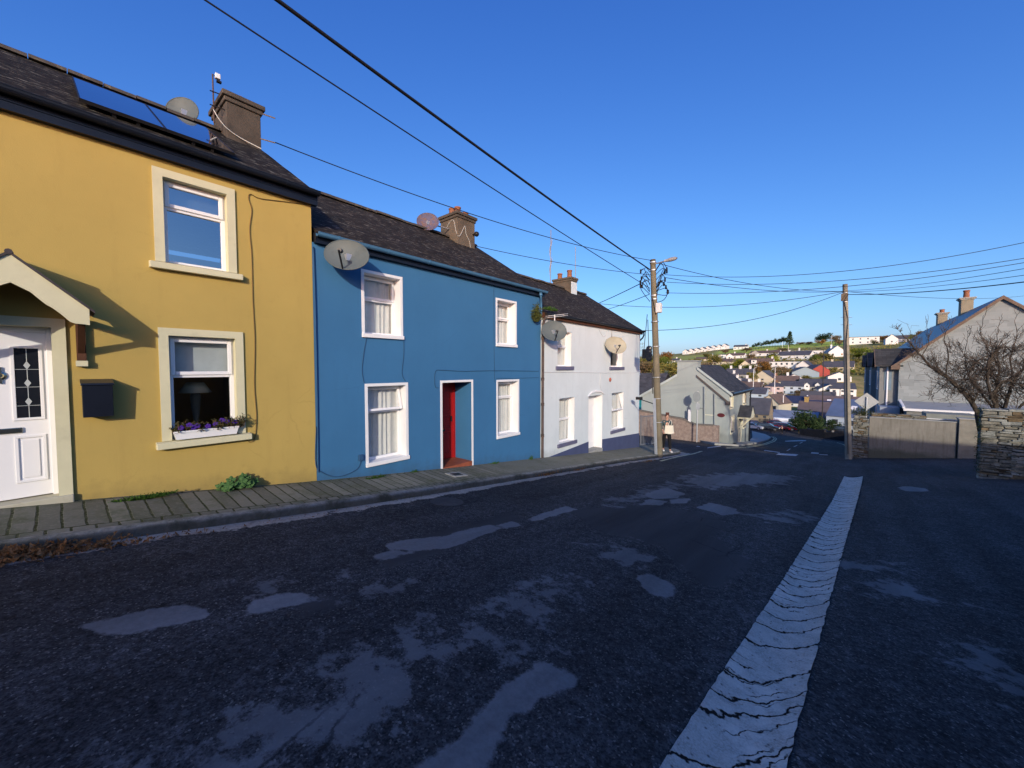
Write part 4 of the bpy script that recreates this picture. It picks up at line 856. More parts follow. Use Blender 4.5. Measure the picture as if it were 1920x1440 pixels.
for (u, h) in ((.10, .11), (.22, .14), (.28, .10), (.34, .12), (.62, .12), (.72, .17), (.80, .15), (.5, .1), (.93, .13)):
    c = Vector((XF + .09, y0 + (y1 - y0) * u, zb + .06 + h))
    for k in range(5): a = 2 * PI * k / 5 + u; q = Vector((.012, math.cos(a) * .022, math.sin(a) * .022)); fl.lathe([(.001, 0), (.018, .003), (.001, .006)], c + q, 7, Matrix.Rotation(PI / 2, 4, 'Y'))
b.build('foliage', leaf_mat('dull_leaves', (.045, .055, .025), (.12, .10, .05), 14), th); fl.build('flower', PETAL, th); st.build('stem', LEAF_DRY, th)
# table lamp seen through the lower window
p = onX(366, 730, XF - .55); th = thing('table_lamp', 'table lamp with a pale pleated shade inside the yellow house lower window', 'table lamp', (p.x, p.y, -1.0))
b = MB(); b.lathe([(.21, -.05), (.11, .11), (.105, .11), (.2, -.05)], p, 24); b.build('lamp_shade', cloth('lamp_shade_cloth', (.6, .57, .45)), th, smooth=True); b = MB(); b.lathe([(.08, -1.0 - p.z), (.08, -.97 - p.z), (.025, -.9 - p.z), (.06, -.6 - p.z), (.07, -.45 - p.z), (.02, -.25 - p.z), (.015, .02)], p, 16); b.build('lamp_base', mat('brass_base', (.10, .09, .07), .4), th, smooth=True)
b = MB(); b.box(XF - .9, XF - .22, .8, 2.0, -1.06, -1.0); b.box(XF - .88, XF - .84, .85, .9, -1.9, -1.06); b.box(XF - .88, XF - .84, 1.9, 1.95, -1.9, -1.06); b.box(XF - .28, XF - .24, .85, .9, -1.9, -1.06); b.box(XF - .28, XF - .24, 1.9, 1.95, -1.9, -1.06)
props(b.build('side_table', WOOD), 'plain wooden table under the lamp inside the yellow house window', 'table')
# plants at the foot of the walls
def clump(name, label, cat, c, rx, ry, h, n, size, m, group=None, stems=True):
    th = thing(name, label, cat, c, group); b = MB(); s = MB(); c = Vector(c)
    for k in range(n):
        a = rnd.uniform(0, 6.28); r = math.sqrt(rnd.random()); tip = c + Vector((rx * r * math.cos(a), ry * r * math.sin(a), h * rnd.uniform(.25, 1) * (1.1 - .6 * r * r)))
        s.tube([c + Vector((rx * .3 * r * math.cos(a), ry * .4 * r * math.sin(a), 0)), tip], .003, 4, False); leaves(b, [tip], size, rnd, n=1)
    b.build('foliage', m, th); s.build('stem', m, th); return th
def pav(px, py): p = onG(px, py, .16); return p
def mallow(label, px, py, sc):
    c = pav(px, py); c.x = max(c.x, XF + .1); th = thing('mallow_plant', label, 'plant', c); b = MB(); s = MB()
    for k in range(26):
        a = rnd.uniform(0, 6.28); r = rnd.uniform(.1, 1) ** .6; tip = c + Vector((abs(.14 * r * math.cos(a)) * sc, .24 * r * math.sin(a) * sc, .24 * sc * rnd.uniform(.35, 1) * (1.15 - .55 * r)))
        s.tube([c, c.lerp(tip, .5) + Vector((0, 0, .03)), tip], .004, 4, False)
        nn = (Vector((.8, -.5, 1)) + Vector((rnd.uniform(-.5, .5), rnd.uniform(-.5, .5), 0))).normalized(); u_ = nn.orthogonal().normalized(); v_ = nn.cross(u_); R_ = rnd.uniform(.045, .075) * sc; ro = rnd.uniform(0, 6)
        rim = [tip + (u_ * math.cos(q + ro) + v_ * math.sin(q + ro)) * R_ * (1 + .16 * math.cos(5 * q)) + nn * .012 * math.cos(5 * q) for q in np.linspace(.25, 6.03, 20)]
        for i_ in range(len(rim) - 1): b.face(tip, rim[i_], rim[i_ + 1])
    b.build('foliage', leaf_mat('mallow_leaves', (.06, .13, .045), (.10, .19, .07), 9), th); s.build('stem', LEAF_G, th)
mallow('round-leaved green mallow plant growing at the foot of the yellow wall', 440, 916, 1.0)
for i, (px, py, rx, ry, h, n_, lab) in enumerate([(262, 938, .05, .40, .07, 260, 'strip of low green weeds along the foot of the yellow wall'), (700, 898, .04, .28, .05, 120, 'thin strip of grass at the foot of the blue wall below its window'), (775, 886, .04, .12, .05, 60, 'small grass tuft at the blue wall just before the red door'), (905, 866, .05, .25, .05, 90, 'grass tuft on the pavement edge right of the red door'), (982, 860, .04, .12, .13, 50, 'small leafy weed at the far foot of the blue wall')]):
    c = pav(px, py); c.x = max(c.x, XF + .06); clump('weeds', lab, 'weeds', c, rx, ry, h, n_, .035, LEAF_G)
p = onX(1006, 585, XF + .12); clump('wall_plant', 'olive plant sprouting from the gutter between blue and white houses', 'plant', (p.x, p.y, p.z - .3), .14, .18, .55, 200, .09, LEAF_OL)
p = onX(1033, 580, XF + .2); clump('wall_plant', 'patch of green moss growing in the gutter of the white house', 'plant', (p.x, p.y, p.z - .04), .08, .4, .12, 150, .05, LEAF_G)
# fallen leaves by the kerb (uncountable)
b = MB()
def litter(px, py, rx, ry, n, s, hmax):
    c = onG(px, py)
    for k in range(n):
        x = c.x + rnd.gauss(0, rx); y = c.y + rnd.gauss(0, ry); x = max(x, kx(y) + .03); z = g(x, y) + rnd.uniform(.005, hmax); leaves(b, [(x, y, z)], s, rnd)
litter(30, 1046, .09, .2, 620, .07, .07); litter(150, 1032, .07, .22, 320, .06, .04); litter(300, 1010, .04, .3, 70, .05, .02); litter(-60, 1060, .09, .3, 300, .055, .05); litter(1025, 890, .05, .22, 170, .05, .06); litter(1085, 882, .04, .2, 90, .05, .04); litter(1215, 866, .05, .3, 120, .05, .05); litter(600, 965, .04, .6, 60, .03, .012)
o = b.build('fallen_leaves', LEAF_DRY); o['kind'] = 'stuff'
b = MB()
for i in range(500):
    y = rnd.uniform(1.4, 15); x = kx(y) + rnd.uniform(.0, .09)
    if noise.noise(Vector((y * 1.1, 5, 0))) > .02: leaves(b, [(x, y, g(x, y) + rnd.uniform(0, .03))], .03, rnd)
o = b.build('kerb_moss', LEAF_OL); o['kind'] = 'stuff'
# drain cover in the pavement, in front of the red door
c = pav(856, 889); th = thing('drain_cover', 'small dark square drain cover in the pavement before the red door', 'drain cover', c)
b = MB(); zz = c.z
def pq(x, y, e): return (x, y, pz(x, y, .118 + .065 * min(1, max(0, (kin[0][0] - x) / (kin[0][0] + 7.25)))) + e)
b.add([pq(c.x + dx, c.y + dy, e) for e in (.0, .012) for dx, dy in ((-.17, -.2), (.17, -.2), (.17, .2), (-.17, .2))], [(4, 5, 6, 7), (0, 1, 5, 4), (1, 2, 6, 5), (2, 3, 7, 6), (3, 0, 4, 7)]); b.build('frame', CONC, th)
b = MB(); b.add([pq(c.x + dx, c.y + dy, e) for e in (.012, .018) for dx, dy in ((-.09, -.12), (.09, -.12), (.09, .12), (-.09, .12))], [(4, 5, 6, 7), (0, 1, 5, 4), (1, 2, 6, 5), (2, 3, 7, 6), (3, 0, 4, 7)]); b.build('lid', BLACKM, th)
# manhole ring in the road
c = onG(838, 941); b = MB(); b.lathe([(.30, .0), (.30, .006), (.27, .008), (.001, .008)], (0, 0, 0), 28)
P_ = MB(); P_.add([(x + c.x, y + c.y, z + g(x + c.x, y + c.y)) for x, y, z in b.v], b.f); props(P_.build('manhole_cover', mat('cast_iron', (.045, .045, .048), .7, .2, 10, stain=(.09, .09, .09), sscale=8)), 'round iron manhole cover in the road near the red door', 'manhole cover')
# ------------------------------------------------------------------ wooden pole with street lamp
pb = onG(1236, 853, .1); ptop = onY(1224, 487, pb.y)
def P1(px, py, dx=0): q = onY(px, py, pb.y); return q
def axis(z): u = (z - pb.z) / (ptop.z - pb.z); return pb.lerp(ptop, u)
pole = thing('utility_pole', 'tall wooden pole with street lamp and cable coils beside the white house', 'utility pole', pb)
b = MB(); zs = np.linspace(pb.z - .5, ptop.z, 14); b.tube([axis(z) for z in zs], [.148 - .035 * i / 13 for i in range(14)], 14); b.build('shaft', POLEW, pole, smooth=True)
b = MB()
for z in (ptop.z - .12, ptop.z - .45, axis(0).z + 2.9, 3.05): b.tube([axis(z - .025), axis(z + .025)], .135, 14)
for z in (1.95, .9, -.4, -1.3, -2.3): b.tube([axis(z - .012), axis(z + .012)], .165, 14)
b.build('steel_band', GALV, pole)
la = axis(ptop.z - .2); lb = P1(1248, 489); lc = P1(1270, 483.5)
b = MB(); b.tube([la, lb], .028, 8); b.build('lamp_arm', GALV, pole)
b = MB(); d = (lc - lb).normalized(); n_ = d.cross(Vector((0, 1, 0))).normalized(); n_ = n_ if n_.z > 0 else -n_
b.tube([lb - d * .05, lb + d * .12, lb + d * .2, lc - d * .08, lc], [.05, .07, .085, .075, .03], 10); b.build('lamp_head', mat('lamp_grey', (.27, .27, .28), .5), pole, smooth=True)
b = MB()
cc = axis(P1(1222, 530).z)
for k in range(13):
    s = 1 if k % 3 else -1; a0 = axis(cc.z + rnd.uniform(-.45, .5)) + Vector((s * .13, -.05, 0)); w_ = rnd.uniform(.28, .5) * s; h_ = rnd.uniform(-.75, .35)
    pts = [a0, a0 + Vector((w_ * .6, rnd.uniform(-.15, .1), .18 + .1 * rnd.random())), a0 + Vector((w_, rnd.uniform(-.2, .1), h_ * .4)), a0 + Vector((w_ * .7, rnd.uniform(-.1, .1), h_)), axis(cc.z + h_ - .35) + Vector((s * .12, -.06, 0))]
    q = []
    for i in range(4):
        for u in np.linspace(0, 1, 6, endpoint=False):
            p0, p1, p2, p3 = pts[max(i-1, 0)], pts[i], pts[i+1], pts[min(i+2, 4)]; q.append(.5 * ((2*p1) + (p2-p0)*u + (2*p0-5*p1+4*p2-p3)*u*u + (3*p1-p0-3*p2+p3)*u**3))
    b.tube(q, .014, 5); m_ = q[len(q) // 2]; b.tube([m_ - Vector((0, 0, .08)), m_ + Vector((0, 0, .08))], .035, 6)
for s, e in (((1226, 560), (1232, 590)), ((1217, 600), (1219, 660)), ((1216, 590), (1209, 665))): b.tube([P1(*s) + Vector((0, -.14, 0)), P1(*e) + Vector((0, -.14, 0))], .014, 5)
b.build('cable_coil', WIRE, pole, smooth=True)
b = MB(); q0 = P1(1231, 569); q1 = P1(1240, 586); b.box(q0.x, q1.x, pb.y - .12, pb.y + .1, q1.z, q0.z); b.build('cable_box', mat('pale_box', (.6, .6, .6)), pole, bev=.015)
b = MB(); q0 = P1(1206, 655); q1 = P1(1212, 672); b.box(q0.x, q1.x, pb.y - .12, pb.y + .05, q1.z, q0.z)
for zz in (654, 660, 666, 672): e = P1(1219, zz); b.lathe([(.03, -.1), (.11, -.08), (.13, 0), (.1, .08), (.03, .1)], (e.x, e.y - .12, e.z), 10, Matrix.Rotation(PI / 2, 4, 'X') @ Matrix.Rotation(rnd.uniform(-.4, .4), 4, 'Y'))
b.build('splice_closure', BLACKP, pole, smooth=False)
b = MB(); b.tube([axis(0.0) + Vector((-.17, -.03, 0)), axis(-1.1) + Vector((-.17, -.04, 0))], .02, 6); b.tube([P1(1200, 748) + Vector((0, -.05, 0)), axis(P1(1222, 757).z) + Vector((-.1, -.1, 0))], .02, 6); e = P1(1202, 747); b.box(e.x - .2, e.x + .05, e.y - .1, e.y + .04, e.z - .06, e.z + .06); b.build('side_bracket', BLACKM, pole)
b = MB(); s0 = axis(-1.0) + Vector((-.035, -.17, 0)); b.prism([axis(pb.z + .05) + Vector((-.12, -.165, 0)), axis(pb.z + .05) + Vector((.0, -.19, 0)), axis(P1(1228, 746).z) + Vector((.0, -.18, 0)), axis(P1(1228, 746).z) + Vector((-.12, -.155, 0))], (0, -.05, 0)); b.build('conduit_cover', mat('galvanised_conduit', (.40, .44, .50), .5, .1, metal=.3), pole, bev=.01)
# second pole
p2 = onG(1591, 861); p2t = onY(1584.5, 533, p2.y)
def axis2(z): u = (z - p2.z) / (p2t.z - p2.z); return p2.lerp(p2t, u)
pole2 = thing('utility_pole', 'weathered wooden pole by the stone pillar across the road', 'utility pole', p2)
b = MB(); b.tube([axis2(z) for z in np.linspace(p2.z - .5, p2t.z, 14)], [.17 - .05 * i / 13 for i in range(14)], 14); b.build('shaft', mat('grey_pole_wood', (.25, .225, .18), .9, .2, 2, bump=.5, bscale=24, stain=(.12, .115, .08), sscale=1.3), pole2, smooth=True)
def P2(px, py): return onY(px, py, p2.y)
b = MB(); q0 = P2(1577, 552); q1 = P2(1590, 564); b.box(q0.x, q1.x, p2.y - .22, p2.y - .1, q1.z, q0.z); b.build('junction_box', WOOD, pole2)
b = MB()
for yy in (595, 609): a = P2(1576, yy); c = P2(1598, yy); b.tube([a, c], .012, 5); 
b.build('step_bolt', GALV, pole2); b = MB(); z = P2(1588, 565).z; b.tube([axis2(z - .03), axis2(z + .03)], .135, 12); z2 = P2(1588, 549).z; b.tube([axis2(z2 - .02), axis2(z2 + .02)], .13, 12); b.build('steel_band', GALV, pole2)
b = MB(); b.tube([P2(1584, 566) + Vector((-.02, -.14, 0)), P2(1586, 600) + Vector((.1, -.16, 0)), P2(1586, 640) + Vector((.02, -.17, 0)), P2(1590, 850) + Vector((.0, -.2, 0))], .015, 5); b.build('cable', WIRE, pole2)
# ------------------------------------------------------------------ overhead cables
def wire(label, A, B, r, sag, group=None, n=28, k=1.0):              # k > 1 carries the same curve on past B, out of sight
    A = Vector(A); B = Vector(B); pts = [A + (B - A) * (k * i / n) - Vector((0, 0, 4 * sag * (k * i / n) * (1 - k * i / n))) for i in range(n + 1)]; b = MB(); b.tube(pts, r, 6)
    return props(b.build('overhead_cable', WIRE, smooth=True), label, 'cable', group)
def beyond(A, P, k): return Vector(A) + (Vector(P) - Vector(A)) * k
A = axis(P1(1222, 506).z) + Vector((-.1, -.1, 0)); wire('thick black cable running overhead from the lamp pole and out over the yellow house', A, beyond(A, atd(543, 0, 4.6), 1.5), .024, .12)
A = axis(P1(1222, 541).z) + Vector((-.12, -.1, 0)); wire('thin cable crossing the sky from the lamp pole just below the thick black cable', A, beyond(A, atd(402, 0, 5.2), 1.4), .012, .10)
A = axis(P1(1222, 489).z); wire('cable from the yellow house chimney bracket to the top of the lamp pole', A, onX(516, 267, -9.6), .011, .32)
A = axis(P1(1222, 516).z); wire('cable from the blue house chimney to the lamp pole', A, Vector((-9.69, 9.42, onX(890, 461, -9.7).z)), .010, .12)
A = P1(1212, 526); wire('dark cable rising from behind the white roof to the coil on the lamp pole', A, beyond(A, atd(1118, 569.5, 24), 1.25), .018, .05)
A = P1(1217, 552); wire('cable rising from behind the white roof to the middle band of the lamp pole', A, beyond(A, atd(1136, 580, 24), 1.2), .014, .05)
T2 = axis2(P2(1586, 546).z); A = atd(1120, 569, 27); wire('sagging cable from behind the white roof to the pole across the road', A, T2, .016, .55)
A = onX(1200, 620, XF + .1); wire('sagging cable from the eave corner of the white house to the pole across the road', A, T2, .014, .55)
A = axis(P1(1224, 491).z); wire('cable from the top of the lamp pole to the pole across the road', A, T2, .012, .35)
A = P1(1245, 520); wire('cable from the coil of the lamp pole to the pole across the road', A, T2, .012, .25)
for (s, e, sg, lab) in (((1246, 515), (1975, 443), .50, 'uppermost of the cables leaving the lamp pole for the upper right sky'), ((1250, 529), (1975, 475), .40, 'middle cable leaving the lamp pole for the upper right sky'), ((1248, 549), (1975, 483), .35, 'lowest cable leaving the lamp pole for the upper right sky')):
    A = P1(*s); wire(lab, A, atd(*e, 11.5), .010, sg, k=1.9, n=50)
for (s, e, r, lab) in (((1592, 545), (1975, 494), .010, 'upper thin cable leaving the pole across the road above the grey gable'), ((1592, 547), (1975, 508), .010, 'lower thin cable leaving the pole across the road above the grey gable'), ((1600, 552), (1975, 522), .020, 'thick black cable leaving the pole across the road above the grey gable')):
    A = axis2(P2(1586, s[1]).z); wire(lab, A, atd(*e, 12), r, .15, k=2.2, n=50)
A = axis2(P2(1588, 546).z); wire('faint cable passing behind the chimneys of the grey gabled house', A, beyond(A, atd(1925, 553, 40), 1.05), .014, .4)
# ------------------------------------------------------------------ railing gate beside the white house
ra = onG(1200, 838); rb_ = onG(1229, 832); ra = Vector((XF - .12, WE + .75, g(-7.5, WE + .75) + .1)); rb_ = Vector((XF + .05, 0, 0))
ra = onY(1201, 836, 19.5); rc = onY(1232, 832, 20.6)
gt = thing('railing_gate', 'grey steel bar gate between the white house and the wooden pole', 'gate', (ra + rc) / 2)
zt = onY(1201, 780, 19.5).z - ra.z; b = MB(); mR = mat('railing_grey', (.14, .15, .17), .5, .1)
for z in (.06, zt - .04): b.tube([ra + Vector((0, 0, z)), rc + Vector((0, 0, z))], .025, 6)
b.build('rail', mR, gt); nb = 13
for k in range(nb): q = ra.lerp(rc, k / (nb - 1)); b = MB(); b.tube([q, q + Vector((0, 0, zt))], .014, 6); b.build('bar', mR, gt)
for q in (ra, rc): b = MB(); b.tube([q - Vector((0, 0, .3)), q + Vector((0, 0, zt + .05))], .035, 8); b.build('post', mR, gt)
# ------------------------------------------------------------------ grey house at the junction
cr = onG(1366, 831, .12); YC = cr.y; XC2 = cr.x
print('grey house corner', cr, 'depth', depth(cr))
def gy(px, py): return onY(px, py, YC)
far = onX(1403, 826, XC2); YF = far.y; zeave = gy(1366, 735).z; xch0 = gy(1270, 680).x; xch1 = gy(1308, 680).x; xr = gy(1301, 684).x; zr = gy(1301, 684).z; zch = gy(1290, 675.5).z; s_ = (zr - zeave) / (XC2 - xr); xl = gy(1203, 740).x; zel = gy(1203, 740).z; sl2 = (zr - zel) / (xr - xl)
print('grey dims', YC, YF, zeave, zr, xr, xl, s_)
gh = thing('grey_green_house', 'grey green rendered house with chimney gable and cream porch at the junction', 'house', (xr, (YC + YF) / 2, cr.z))
wins = [(onX(1369, 750, XC2).y, onX(1374.5, 750, XC2).y, 764, 737), (onX(1393, 745, XC2).y, onX(1398, 745, XC2).y, 757, 733), (onX(1370, 795, XC2).y, onX(1376, 795, XC2).y, 810, 781), (onX(1393, 787, XC2).y, onX(1398, 787, XC2).y, 800, 777)]
hol = []
for (a, c, pb_, pt_) in wins: q = ray(0, 0); zz = lambda yy, py: (lambda d: 0)(0); hol.append((a, c, pb_, pt_))
def zat(y, py):                                                       # height on the front plane at distance y seen in row py
    P0 = Vector((XC2, y, 0)); lo, hi = -12., 8.
    for _ in range(40):
        m_ = (lo + hi) / 2; q = Vector((XC2, y, m_)); row = 720 - F * q.dot(_up) / q.dot(_fw)
        if row > py: lo = m_
        else: hi = m_
    return lo
holes = [(a, c, zat((a + c) / 2, pb_), zat((a + c) / 2, pt_)) for a, c, pb_, pt_ in wins]
b = MB(); wall_cells(b, YC, YF, cr.z - 2, zeave, holes, XC2)
for y in (YC, YF): b.face((XC2, y, cr.z - 2), (XC2, y, zeave), (xr, y, zr - .05), (xl, y, zel), (xl, y, cr.z - 2))
b.face((xl, YC, cr.z - 2), (xl, YF, cr.z - 2), (xl, YF, zel), (xl, YC, zel)); b.build('wall', GREYG, gh)
b = MB(); b.face((XC2 + .2, YC + .002, zeave - s_ * .2 + .02), (XC2 + .2, YF + .1, zeave - s_ * .2 + .02), (xr, YF + .1, zr + .02), (xr, YC + .002, zr + .02)); b.face((xl - .2, YC + .002, zel - sl2 * .2), (xl - .2, YF + .1, zel - sl2 * .2), (xr, YF + .1, zr + .02), (xr, YC + .002, zr + .02))
b.box(XC2 + .02, XC2 + .22, YC + .001, YF + .08, zeave - s_ * .2 - .12, zeave - s_ * .2 + .0); rf = b.build('roof', SLATE3, gh)
b = MB(); e = .11
for (xa, za, xb_, zb_) in ((XC2 + .2, zeave - s_ * .2, xch1 + .002, zr - s_ * (xch1 - xr)), (xl - .2, zel - sl2 * .2, xch0 - .002, zr - sl2 * (xr - xch0))): b.prism([(xa, YC - .10, za + .03), (xb_, YC - .10, zb_ + .03), (xb_, YC - .10, zb_ - .16), (xa, YC - .10, za - .16)], (0, .09, 0))
b.build('verge', mat('pale_verge', (.42, .47, .45), .7, .1), rf)
b = MB(); b.tube([(XC2 + .24, YC - .05, zeave - .12), (XC2 + .24, YF + .15, zeave - .12)], .07, 8); b.build('gutter', BLACKP, gh); b = MB(); b.tube([(XC2 + .2, YF + .05, zeave - .15), (XC2 + .07, YF + .06, zeave - .4), (XC2 + .07, YF + .06, far.z - .2)], .055, 8); b.build('downpipe', BLACKP, gh)
b = MB(); b.box(xch0, xch1, YC - .003, YC + .9, zr - 1.5, zch - .1); ch = b.build('chimney', GREYG, gh); b = MB(); b.box(xch0 - .06, xch1 + .06, YC - .06, YC + .95, zch - .1, zch); b.build('chimney_cap', mat('grey_cap', (.25, .27, .27)), ch)
SURG = mat('pale_cream_trim', (.62, .60, .46), .6, .08)
for (a, c, z0, z1) in holes:
    b = MB(); b.box(XC2 - .18, XC2 - .12, a, a + .06, z0, z1); b.box(XC2 - .18, XC2 - .12, c - .06, c, z0, z1); b.box(XC2 - .18, XC2 - .12, a + .06, c - .06, z0, z0 + .06); b.box(XC2 - .18, XC2 - .12, a + .06, c - .06, z1 - .06, z1); b.box(XC2 - .18, XC2 - .12, a + .06, c - .06, (z0 + z1) / 2 - .03, (z0 + z1) / 2 + .03); wn = b.build('window', WPAINT, gh)
    b = MB(); b.face((XC2 - .15, a, z0), (XC2 - .15, c, z0), (XC2 - .15, c, z1), (XC2 - .15, a, z1)); b.build('pane', GLASSB, wn); b = MB(); b.box(XC2 + .001, XC2 + .03, a - .12, a, z0 - .1, z1 + .12); b.box(XC2 + .001, XC2 + .03, c, c + .12, z0 - .1, z1 + .12); b.box(XC2 + .001, XC2 + .03, a, c, z1, z1 + .12); b.box(XC2 + .001, XC2 + .08, a, c, z0 - .1, z0)
    for yy in (a + .0005, c - .0005): b.face((XC2, yy, z0), (XC2 - .2, yy, z0), (XC2 - .2, yy, z1), (XC2, yy, z1))
    b.build('surround', SURG, wn)
da = onX(1384, 800, XC2).y; dc = onX(1389.5, 800, XC2).y; dz1 = zat((da + dc) / 2, 785); dz0 = g(XC2, (da + dc) / 2) + .12
b = MB(); b.box(XC2 + .002, XC2 + .04, da, dc, dz0, dz1); mould(b, da + .1, dc - .1, dz0 + .2, dz0 + .9, .04, .02, XC2 + .04); mould(b, da + .1, dc - .1, dz0 + 1.0, dz1 - .12, .04, .02, XC2 + .04); b.build('door', SURG, gh)
b = MB(); pa, pc = da - .35, dc + .35; zp = dz1 + .1; b.box(XC2 + .75, XC2 + .83, pa, pc, zp, zp + .16)
for yy in (pa, pc - .08): b.box(XC2 + .002, XC2 + .75, yy, yy + .08, zp, zp + .12); b.prism([(XC2 + .06, yy, zp - .75), (XC2 + .14, yy, zp - .75), (XC2 + .75, yy, zp - .02), (XC2 + .64, yy, zp - .02)], (0, .08, 0)); b.box(XC2 + .003, XC2 + .08, yy, yy + .08, zp - .85, zp - .01)
pch = b.build('porch', SURG, gh); b = MB(); b.face((XC2 + .9, pa - .1, zp + .16), (XC2 + .9, (pa + pc) / 2, zp + 1.0), (XC2 + .01, (pa + pc) / 2, zp + 1.0), (XC2 + .01, pa - .1, zp + .16)); b.face((XC2 + .9, pc + .1, zp + .16), (XC2 + .9, (pa + pc) / 2, zp + 1.0), (XC2 + .01, (pa + pc) / 2, zp + 1.0), (XC2 + .01, pc + .1, zp + .16)); b.build('porch_roof', SLATE3, pch); b = MB(); b.prism([(XC2 + .84, pa - .05, zp + .17), (XC2 + .84, pc + .05, zp + .17), (XC2 + .84, (pa + pc) / 2, zp + .95)], (.03, 0, 0)); b.build('porch_gable', SURG, pch)
b = MB(); b.tube([gy(1321, 725) + Vector((0, -.06, 0)), gy(1321, 797) + Vector((0, -.06, 0))], .06, 8); b.tube([gy(1310, 765) + Vector((0, -.05, 0)), gy(1321, 765) + Vector((0, -.05, 0))], .035, 6); b.build('downpipe', mat('grey_pipe', (.24, .27, .28)), gh); b = MB(); b.tube([gy(1340, 738) + Vector((0, -.06, 0)), gy(1340, 829) + Vector((0, -.06, 0))], .05, 8); b.build('downpipe', mat('grey_pipe', (.24, .27, .28)), gh)
b = MB(); b.prism([gy(1306, 703), gy(1366, 753), gy(1366, 757.5), gy(1306, 707)], (0, -.07, 0)); q = gy(1366, 755); b.box(q.x - .18, q.x + .12, YC - .1, YC - .001, q.z - .16, q.z + .1); b.build('sloping_strip', mat('brown_strip', (.10, .085, .08)), gh)  # raised dark brown strip sloping across the gable, block at its lower end
b = MB(); q = gy(1352, 778.5); b.lathe([(.20, 0), (.2, .02), (.15, .03)], (0, 0, 0), 20, Matrix.Translation(q) @ Matrix.Diagonal((1.25, 1, .75, 1)) @ Matrix.Rotation(PI / 2, 4, 'X')); b.build('plaque', mat('dark_red_plaque', (.10, .02, .025), .5), gh); b = MB(); q = gy(1330, 778); b.box(q.x - .35, q.x + .3, YC - .02, YC - .001, q.z - .03, q.z + .03); b.build('vent', SURG, gh)
b = MB(); q0 = gy(1294, 767); q1 = gy(1298.5, 793); b.box(q0.x, q1.x, YC - .5, YC - .42, q1.z, q0.z); props(b.build('marker_post', WPAINT), 'short white post behind the pinkish wall of the grey green house', 'post')
# its pinkish boundary wall with sloping top
YB = YC - .55
def by(px, py): return onY(px, py, YB)
PINKW = stone_mat('pinkish_stone', (.24, .18, .15), (.33, .26, .22), (.16, .12, .10)); CAP = mat('wall_coping', (.16, .14, .12), .9, .2)
bt = [by(1196, 770), by(1255, 782), by(1278, 786), by(1302, 797), by(1337, 799)]
th = thing('boundary_wall', 'pinkish stone boundary wall with stepped top before the grey green house', 'wall', (by(1290, 815).x, YB, by(1290, 815).z)); b = MB(); cp = MB()
for a, c in zip(bt, bt[1:]):
    b.prism([(a.x, YB, a.z), (c.x, YB, c.z), (c.x, YB, -8), (a.x, YB, -8)], (0, .3, 0)); cp.prism([(a.x, YB - .04, a.z), (c.x, YB - .04, c.z), (c.x, YB - .04, c.z + .09), (a.x, YB - .04, a.z + .09)], (0, .38, 0))
q = bt[-1]; b.box(q.x, q.x + .35, YB - .02, YB + .34, -8, q.z + .05); b.build('stonework', PINKW, th); cp.build('coping', CAP, th)
# traffic sign seen from behind, on its pole
sb = onY(1307, 800, YB - .6); sb.z = g(sb.x, sb.y); th = thing('road_sign', 'round road sign seen from behind on a grey pole by the boundary wall', 'road sign', sb); st = onY(1306, 738, sb.y)
b = MB(); b.tube([sb - Vector((0, 0, .3)), (sb.x, sb.y, onY(1306, 733, sb.y).z)], .045, 8); b.build('pole', GALV, th); q = onY(1306.5, 744, sb.y); Rm = Matrix.Translation((q.x, q.y - .05, q.z)) @ Matrix.Rotation(rad(15), 4, 'Z') @ Matrix.Rotation(PI / 2, 4, 'X')
R_ = 6.6 * depth(q) / F; b = MB(); b.lathe([(.001, 0), (R_ * 1.0, 0), (R_, .012), (.001, .012)], (0, 0, 0), 28, Matrix.Translation((q.x, q.y - .05, q.z)) @ Matrix.Rotation(rad(15), 4, 'Z') @ Matrix.Diagonal((1, 1, 1.5, 1)) @ Matrix.Rotation(PI / 2, 4, 'X')); b.build('sign_back', mat('sign_grey', (.20, .23, .24), .5), th); b = MB(); q = onY(1309, 762, sb.y); b.box(q.x - .13, q.x + .13, q.y - .07, q.y - .05, q.z - .22, q.z + .22); b.build('plate', mat('plate_grey', (.35, .38, .40)), th)
# pavements round the grey house
def pavestrip(outer_px, back, lab=None):
    O = [onG(x, y) for x, y in outer_px]; b = MB(); rows = []; k = MB(); kr = []
    for i, o_ in enumerate(O):
        bk = back(o_, i); rows.append([(o_.x * (1 - u) + bk[0] * u, o_.y * (1 - u) + bk[1] * u, g(o_.x * (1 - u) + bk[0] * u, o_.y * (1 - u) + bk[1] * u) + .12) for u in np.linspace(0.04, 1, 6)]); r0 = rows[-1][0]; kr.append([(o_.x, o_.y, o_.z - .1), (o_.x, o_.y, o_.z + .11), (r0[0], r0[1], r0[2] + .002)])
    b.grid(rows); o = b.build('pavement', CONC, smooth=False); o['kind'] = 'structure'; k.grid(kr); o = k.build('kerb', CONC); o['kind'] = 'structure'
pavestrip([(1200, 811), (1262, 818), (1300, 826), (1340, 834), (1385, 837), (1420, 832), (1440, 826), (1446, 821), (1435, 815), (1410, 809)], lambda o_, i: (min(o_.x - .6, XC2 + .3) if i > 4 else o_.x, YB + .1) if i <= 4 else (XC2 - .1, YC + (i - 4) * 2.2))
